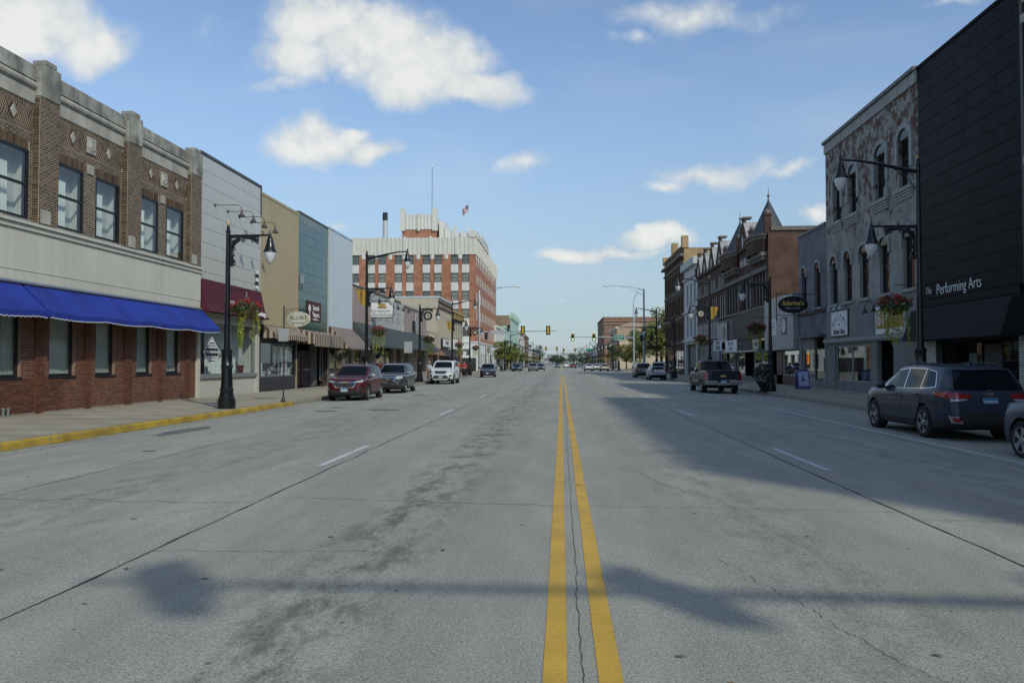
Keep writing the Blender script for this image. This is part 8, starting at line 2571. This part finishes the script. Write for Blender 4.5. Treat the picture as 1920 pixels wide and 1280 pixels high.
sp['extra'] += [('lamp_clear_strip', LAMPW, [(.50, .925), (.80, .90)], [(.48, .955), (.80, .94)], 'rear', .014),
                ('tailgate_gap', PLAST, [(-.79, .60), (.79, .60)], [(-.79, .612), (.79, .612)], 'rear', .007),
                ('tailgate_gap', PLAST, [(.765, .61), (.777, .61)], [(.735, 1.13), (.747, 1.13)], 'rear', .016),
                ('bumper_insert', PLAST, [(-.68, .44), (.68, .44)], [(-.72, .56), (.72, .56)], 'rear', .007),
                ('reflector_trim', CHROME, [(.60, .415), (.80, .43)], [(.66, .565), (.84, .58)], 'rear', .012), ('reflector', LAMPR, [(.635, .44), (.78, .45)], [(.685, .545), (.80, .555)], 'rear', .018),
                ('spoiler', 'paint', [(-.60, 1.585), (.60, 1.585)], [(-.60, 1.62), (.60, 1.62)], 'rear', .06),
                ('number_recess', PLAST, [(-.24, .80), (.24, .80)], [(-.24, .985), (.24, .985)], 'rear', .006),
                ('door_sill_trim', PLAST, [(1.36, .31), (3.25, .31)], [(1.36, .37), (3.25, .37)], 'side', .008)]
sp['plates'] = [('rear', .89, 'EJU 4647')]
sp['badge'] = [('rear', 1.07, .085, 'ring')]
sp['rail_mat'] = BLACKM
charcoal = paint('charcoal_paint', (.022, .033, .054), .15, .35)
hl = car('charcoal grey sport utility vehicle parked nearest on the right, seen from behind', 'car', (9.27, 22.25 - 2.445, -.09), R(180), sp, charcoal, 'cars parked along the right kerb')
b = MB(); b.prism([(-.03, 1.45, 1.70), (-.0, 1.62, 1.70), (0, 1.64, 1.77), (0, 1.52, 1.74)], (.05, 0, 0)); b.obj('aerial_fin', charcoal, hl)

# slate blue car cut off by the right edge
sp = suv_spec(4.5, 1.83, 1.62, r=.35)
sp['extra'] += grille_set(sp, .60, .80, .5, True, 3)
car('slate blue car at the right edge with only its front wing in the photo', 'car', (9.16, 15.45 - 2.25, -.09), R(180), sp, paint('slate_blue_paint', (.018, .042, .085), .1, .25), 'cars parked along the right kerb')

# pickup truck
sp = suv_spec(5.85, 2.03, 1.90, r=.40, tw=.27)
sp['fa'], sp['ra'] = .98, 4.62
sp['top'] = [(0, .85), (.06, 1.05), (.16, 1.17), (.5, 1.22), (1.5, 1.27), (1.62, 1.31), (2.25, 1.80), (2.45, 1.87), (2.9, 1.895), (3.5, 1.87), (3.62, 1.82), (3.92, 1.36), (3.96, 1.31), (5.78, 1.31), (5.84, 1.28), (5.85, .70)]
sp['belt'] = [(0, .75), (.16, 1.05), (.5, 1.13), (1.5, 1.18), (2.5, 1.20), (3.9, 1.22), (4.0, 1.27), (5.78, 1.27), (5.85, .68)]
sp['wid'] = [(0, .72), (.06, .8), (.16, .88), (.4, .95), (.9, .985), (3.9, .985), (4.6, 1.0), (5.6, .985), (5.80, .97), (5.85, .955)]
sp['bot'] = [(0, .45), (.1, .36), (.6, .34), (4, .36), (5.3, .44), (5.85, .52)]
sp['roofw'] = .80; sp['clad'] = .05
sp['ws'] = [([(-.78, 1.33), (.78, 1.33)], [(-.66, 1.8), (.66, 1.8)])]
sp['rw'] = [([(-.70, 1.36), (.70, 1.36)], [(-.62, 1.80), (.62, 1.80)])]
sp['sw'] = [([(1.80, 1.24), (2.72, 1.25)], [(2.32, 1.77), (2.72, 1.80)]), ([(2.80, 1.25), (3.62, 1.26)], [(2.80, 1.80), (3.50, 1.78)])]
sp['black_dlo'] = ([(1.74, 1.225), (2.7, 1.235), (3.7, 1.245)], [(2.28, 1.80), (2.75, 1.825), (3.55, 1.81)])
sp['doors'] = [([(1.72, .48), (2.74, .48)], [(1.74, 1.21), (2.76, 1.22)]), ([(2.78, .48), (3.68, .50)], [(2.80, 1.22), (3.78, 1.23)])]
sp['mirror'] = (1.86, 1.34); sp['rails'] = None; sp['mirror_mat'] = PLAST; sp['handle'] = CHROME
sp['extra'] = [('headlight', LAMPW, [(.60, .92), (.9, .92)], [(.60, 1.08), (.9, 1.1)], 'front', .012),
               ('tail_light', LAMPR, [(.84, .78), (.97, .78)], [(.84, 1.22), (.96, 1.22)], 'rear', .02),
               ('tail_light', LAMPR, [(5.68, .78), (5.83, .78)], [(5.68, 1.22), (5.83, 1.22)], 'side', .01),
               ('tailgate_gap', PLAST, [(.80, .70), (.815, .70)], [(.80, 1.27), (.815, 1.27)], 'rear', .006),
               ('tailgate_crease', PLAST, [(-.8, 1.205), (.8, 1.205)], [(-.8, 1.215), (.8, 1.215)], 'rear', .004),
               ('bed_liner', PLAST, [(4.1, -.78), (5.7, -.78)], [(4.1, .78), (5.7, .78)], 'top', .006),
               ('trim_strip', CHROME, [(1.75, .66), (3.66, .66)], [(1.75, .70), (3.66, .70)], 'side', .012),
               ('trim_strip', CHROME, [(-.78, .765), (-.15, .765)], [(-.78, .785), (-.15, .785)], 'rear', .008),
               ('brake_light', LAMPR, [(-.2, 1.825), (.2, 1.825)], [(-.2, 1.855), (.2, 1.855)], 'rear', .02)]
sp['badge'] = [('rear', 1.0, .17, 'bowtie')]
trk = car('dark navy crew cab pickup truck parked on the right, seen from behind', 'pickup truck', (8.98, 43.75 + 2.92, -.09), R(180), sp, paint('navy_paint', (.007, .012, .020), 0, .08), 'cars parked along the right kerb', name='pickup_truck')
b = MB()
for (x0, x1) in ((-1.0, -.32), (.32, 1.0)): b.box(x0, x1, 2.88, 3.06, .50, .74)
b.box(-.34, .34, 2.90, 3.04, .48, .62); b.obj('rear_bumper', mat('dull_chrome', (.30, .31, .32), rough=.25, metal=.9, var=.05), trk, bevel=.02)
b = MB(); b.box(-.155, .155, 3.045, 3.06, .62, .77); o = b.obj('number_plate', PLATE, trk); b = MB(); b.box(-.15, .15, 3.061, 3.062, .725, .765); q = b.obj('plate_band', PLATEB); q.parent = o
b = MB(); b.lathe([(.30, -.1), (.34, 0), (.30, .1)], 18, (0, 2.2, .42), 'Z'); b.tube([(-.7, 2.0, .40), (-.3, 1.9, .38), (.3, 1.9, .38), (.7, 2.0, .40)], .08, 8); b.obj('rear_axle', PLAST, trk)

# silver hatchback with its tailgate raised
sp = suv_spec(4.2, 1.76, 1.50, r=.32)
sp['rw'] = []
sp['extra'] += [('boot_opening', PLAST, [(-.56, .70), (.56, .70)], [(-.52, 1.40), (.52, 1.40)], 'rear', .008)]  # flat dark patch paints the shade inside the open boot
sp['extra'][1] = ('tail_light', LAMPR, [(.58, .86), (.78, .88)], [(.60, 1.16), (.74, 1.18)], 'rear', .014)
sil = car('silver hatchback with its tailgate raised and boxes in the boot', 'car', (9.55, 77.1 + 2.1, -.09), R(180), sp, paint('silver_paint', (.36, .40, .45), .5), 'cars parked along the right kerb')
b = MB(); A = [(-.56, 1.75, 1.43), (.56, 1.75, 1.43), (.60, 2.62, 1.78), (-.60, 2.62, 1.78)]; b.hexa(A, [(x, y, z + .06) for x, y, z in A]); b.obj('tailgate', CGLASS, sil)
b = MB(); A = [(-.60, 2.62, 1.78), (.60, 2.62, 1.78), (.58, 2.78, 1.66), (-.58, 2.78, 1.66)]; b.hexa(A, [(x, y + .05, z + .05) for x, y, z in A]); b.obj('tailgate_skin', paint('silver_paint', (.36, .4, .45)), sil)
cg = thing('boot_boxes', 'white slatted crate sitting in the boot of the silver hatchback', 'crate', (9.6, 76.98, .66))
for k in range(4):
    b = MB(); b.box(-.5 + k * .26, -.28 + k * .26, -.06, .0, 0, .34); b.obj('slat', WHITE, cg)
b = MB(); b.box(-.5, .5, .01, .05, 0, .36); b.obj('back_panel', PLAST, cg)
# black sport utility in front of it
sp = suv_spec(4.8, 1.9, 1.75, r=.37)
sp['plates'] = [('rear', .85, '')]
car('black sport utility vehicle parked in front of the silver hatchback', 'car', (9.35, 88.6 + 2.4, -.09), R(180), sp, paint('black_paint', (.018, .022, .03)), 'cars parked along the right kerb')


def sedan_spec(L=4.7, W=1.82, H=1.45, r=.33):
    sp = suv_spec(L, W, H, r)
    q = L / 4.65
    sp['top'] = [(0, .58), (.08 * q, .72), (.3 * q, .80), (1.2 * q, .93), (1.35 * q, .97), (2.05 * q, 1.36), (2.3 * q, 1.43), (2.9 * q, 1.44), (3.3 * q, 1.38), (3.95 * q, 1.05), (4.5 * q, 1.0), (4.6 * q, .9), (L, .6)]
    sp['belt'] = [(0, .52), (.3 * q, .74), (1.2 * q, .86), (2.5 * q, .90), (3.9 * q, .95), (4.5 * q, .92), (L, .55)]
    sp['roofw'] = .70; sp['rails'] = None
    sp['ws'] = [([(-.68, .98), (.68, .98)], [(-.55, 1.37), (.55, 1.37)])]
    sp['rw'] = [([(-.66, 1.07), (.66, 1.07)], [(-.55, 1.38), (.55, 1.38)])]
    sp['sw'] = [([(1.55 * q, .94), (2.5 * q, .95)], [(2.1 * q, 1.32), (2.5 * q, 1.37)]), ([(2.56 * q, .95), (3.5 * q, .99)], [(2.56 * q, 1.37), (3.2 * q, 1.33)])]
    sp['black_dlo'] = ([(1.46 * q, .92), (3.7 * q, .98)], [(2.05 * q, 1.35), (3.25 * q, 1.36)])
    sp['doors'] = []
    sp['mirror'] = (1.55 * q, 1.0)
    sp['extra'] = [('headlight', LAMPW, [(.45, .60), (.80, .62)], [(.45, .70), (.80, .74)], 'front', .012), ('grille', PLAST, [(-.4, .5), (.4, .5)], [(-.42, .66), (.42, .66)], 'front', .01),
                   ('tail_light', LAMPR, [(.48, .78), (.80, .78)], [(.48, .92), (.80, .93)], 'rear', .012), ('bumper_insert', PLAST, [(-.6, .4), (.6, .4)], [(-.62, .5), (.62, .5)], 'rear', .008)]
    sp['plates'] = [('rear', .72, '')]
    return sp


def far_car(label, x, y, rz, spf, pm, **k):
    sp_ = spf(**k)
    return car(label, 'car', (x, y, rz_road(x)), R(rz), sp_, pm, 'cars beyond the crossing', detail=1)


def rz_road(x): return rz(x)


WHC = paint('white_car_paint', (.66, .67, .66), .05); SLC = paint('silver_car_paint', (.35, .37, .38), .5)
DKC = paint('dark_blue_car_paint', (.025, .035, .055)); GRC = paint('grey_car_paint', (.12, .125, .13)); REDC = paint('red_car_paint', (.20, .012, .018)); BGC = paint('beige_car_paint', (.45, .42, .34), .3)
far_car('cream coloured hatchback parked at the right corner beyond the crossing', 8.6, 157.5, 180, suv_spec, BGC, L=4.3, W=1.8, H=1.52, r=.33)
far_car('white sedan parked on the right beyond the cream hatchback', 7.6, 171, 180, sedan_spec, WHC)
far_car('white sedan driving away in the right lane beyond the crossing', 5.4, 158, 180, sedan_spec, WHC)
far_car('grey sedan parked on the right half hidden by white sedans', 8.6, 184, 180, sedan_spec, GRC)
far_car('small dark red car driving away far down the right lanes', 3.5, 235, 180, sedan_spec, REDC)
far_car('pale silver car coming up the middle far down the street', -1.4, 250, 0, sedan_spec, SLC)
far_car('white van like car far down the street beside the yellow lines', 1.5, 262, 180, suv_spec, WHC, L=4.9, W=1.95, H=1.95)
far_car('dark grey crossover waiting at the crossing with headlamps towards the camera', -5.6, 152.5, 0, suv_spec, GRC, L=4.6, W=1.84, H=1.62)
far_car('dark blue sedan parked at the left kerb just beyond the crossing', -9.1, 157, 0, sedan_spec, DKC)
far_car('dark sedan following behind the grey crossover at the crossing', -4.6, 172, 0, sedan_spec, GRC)
far_car('blue grey crossover parked behind the dark blue sedan at the left', -9.3, 166, 0, suv_spec, DKC)
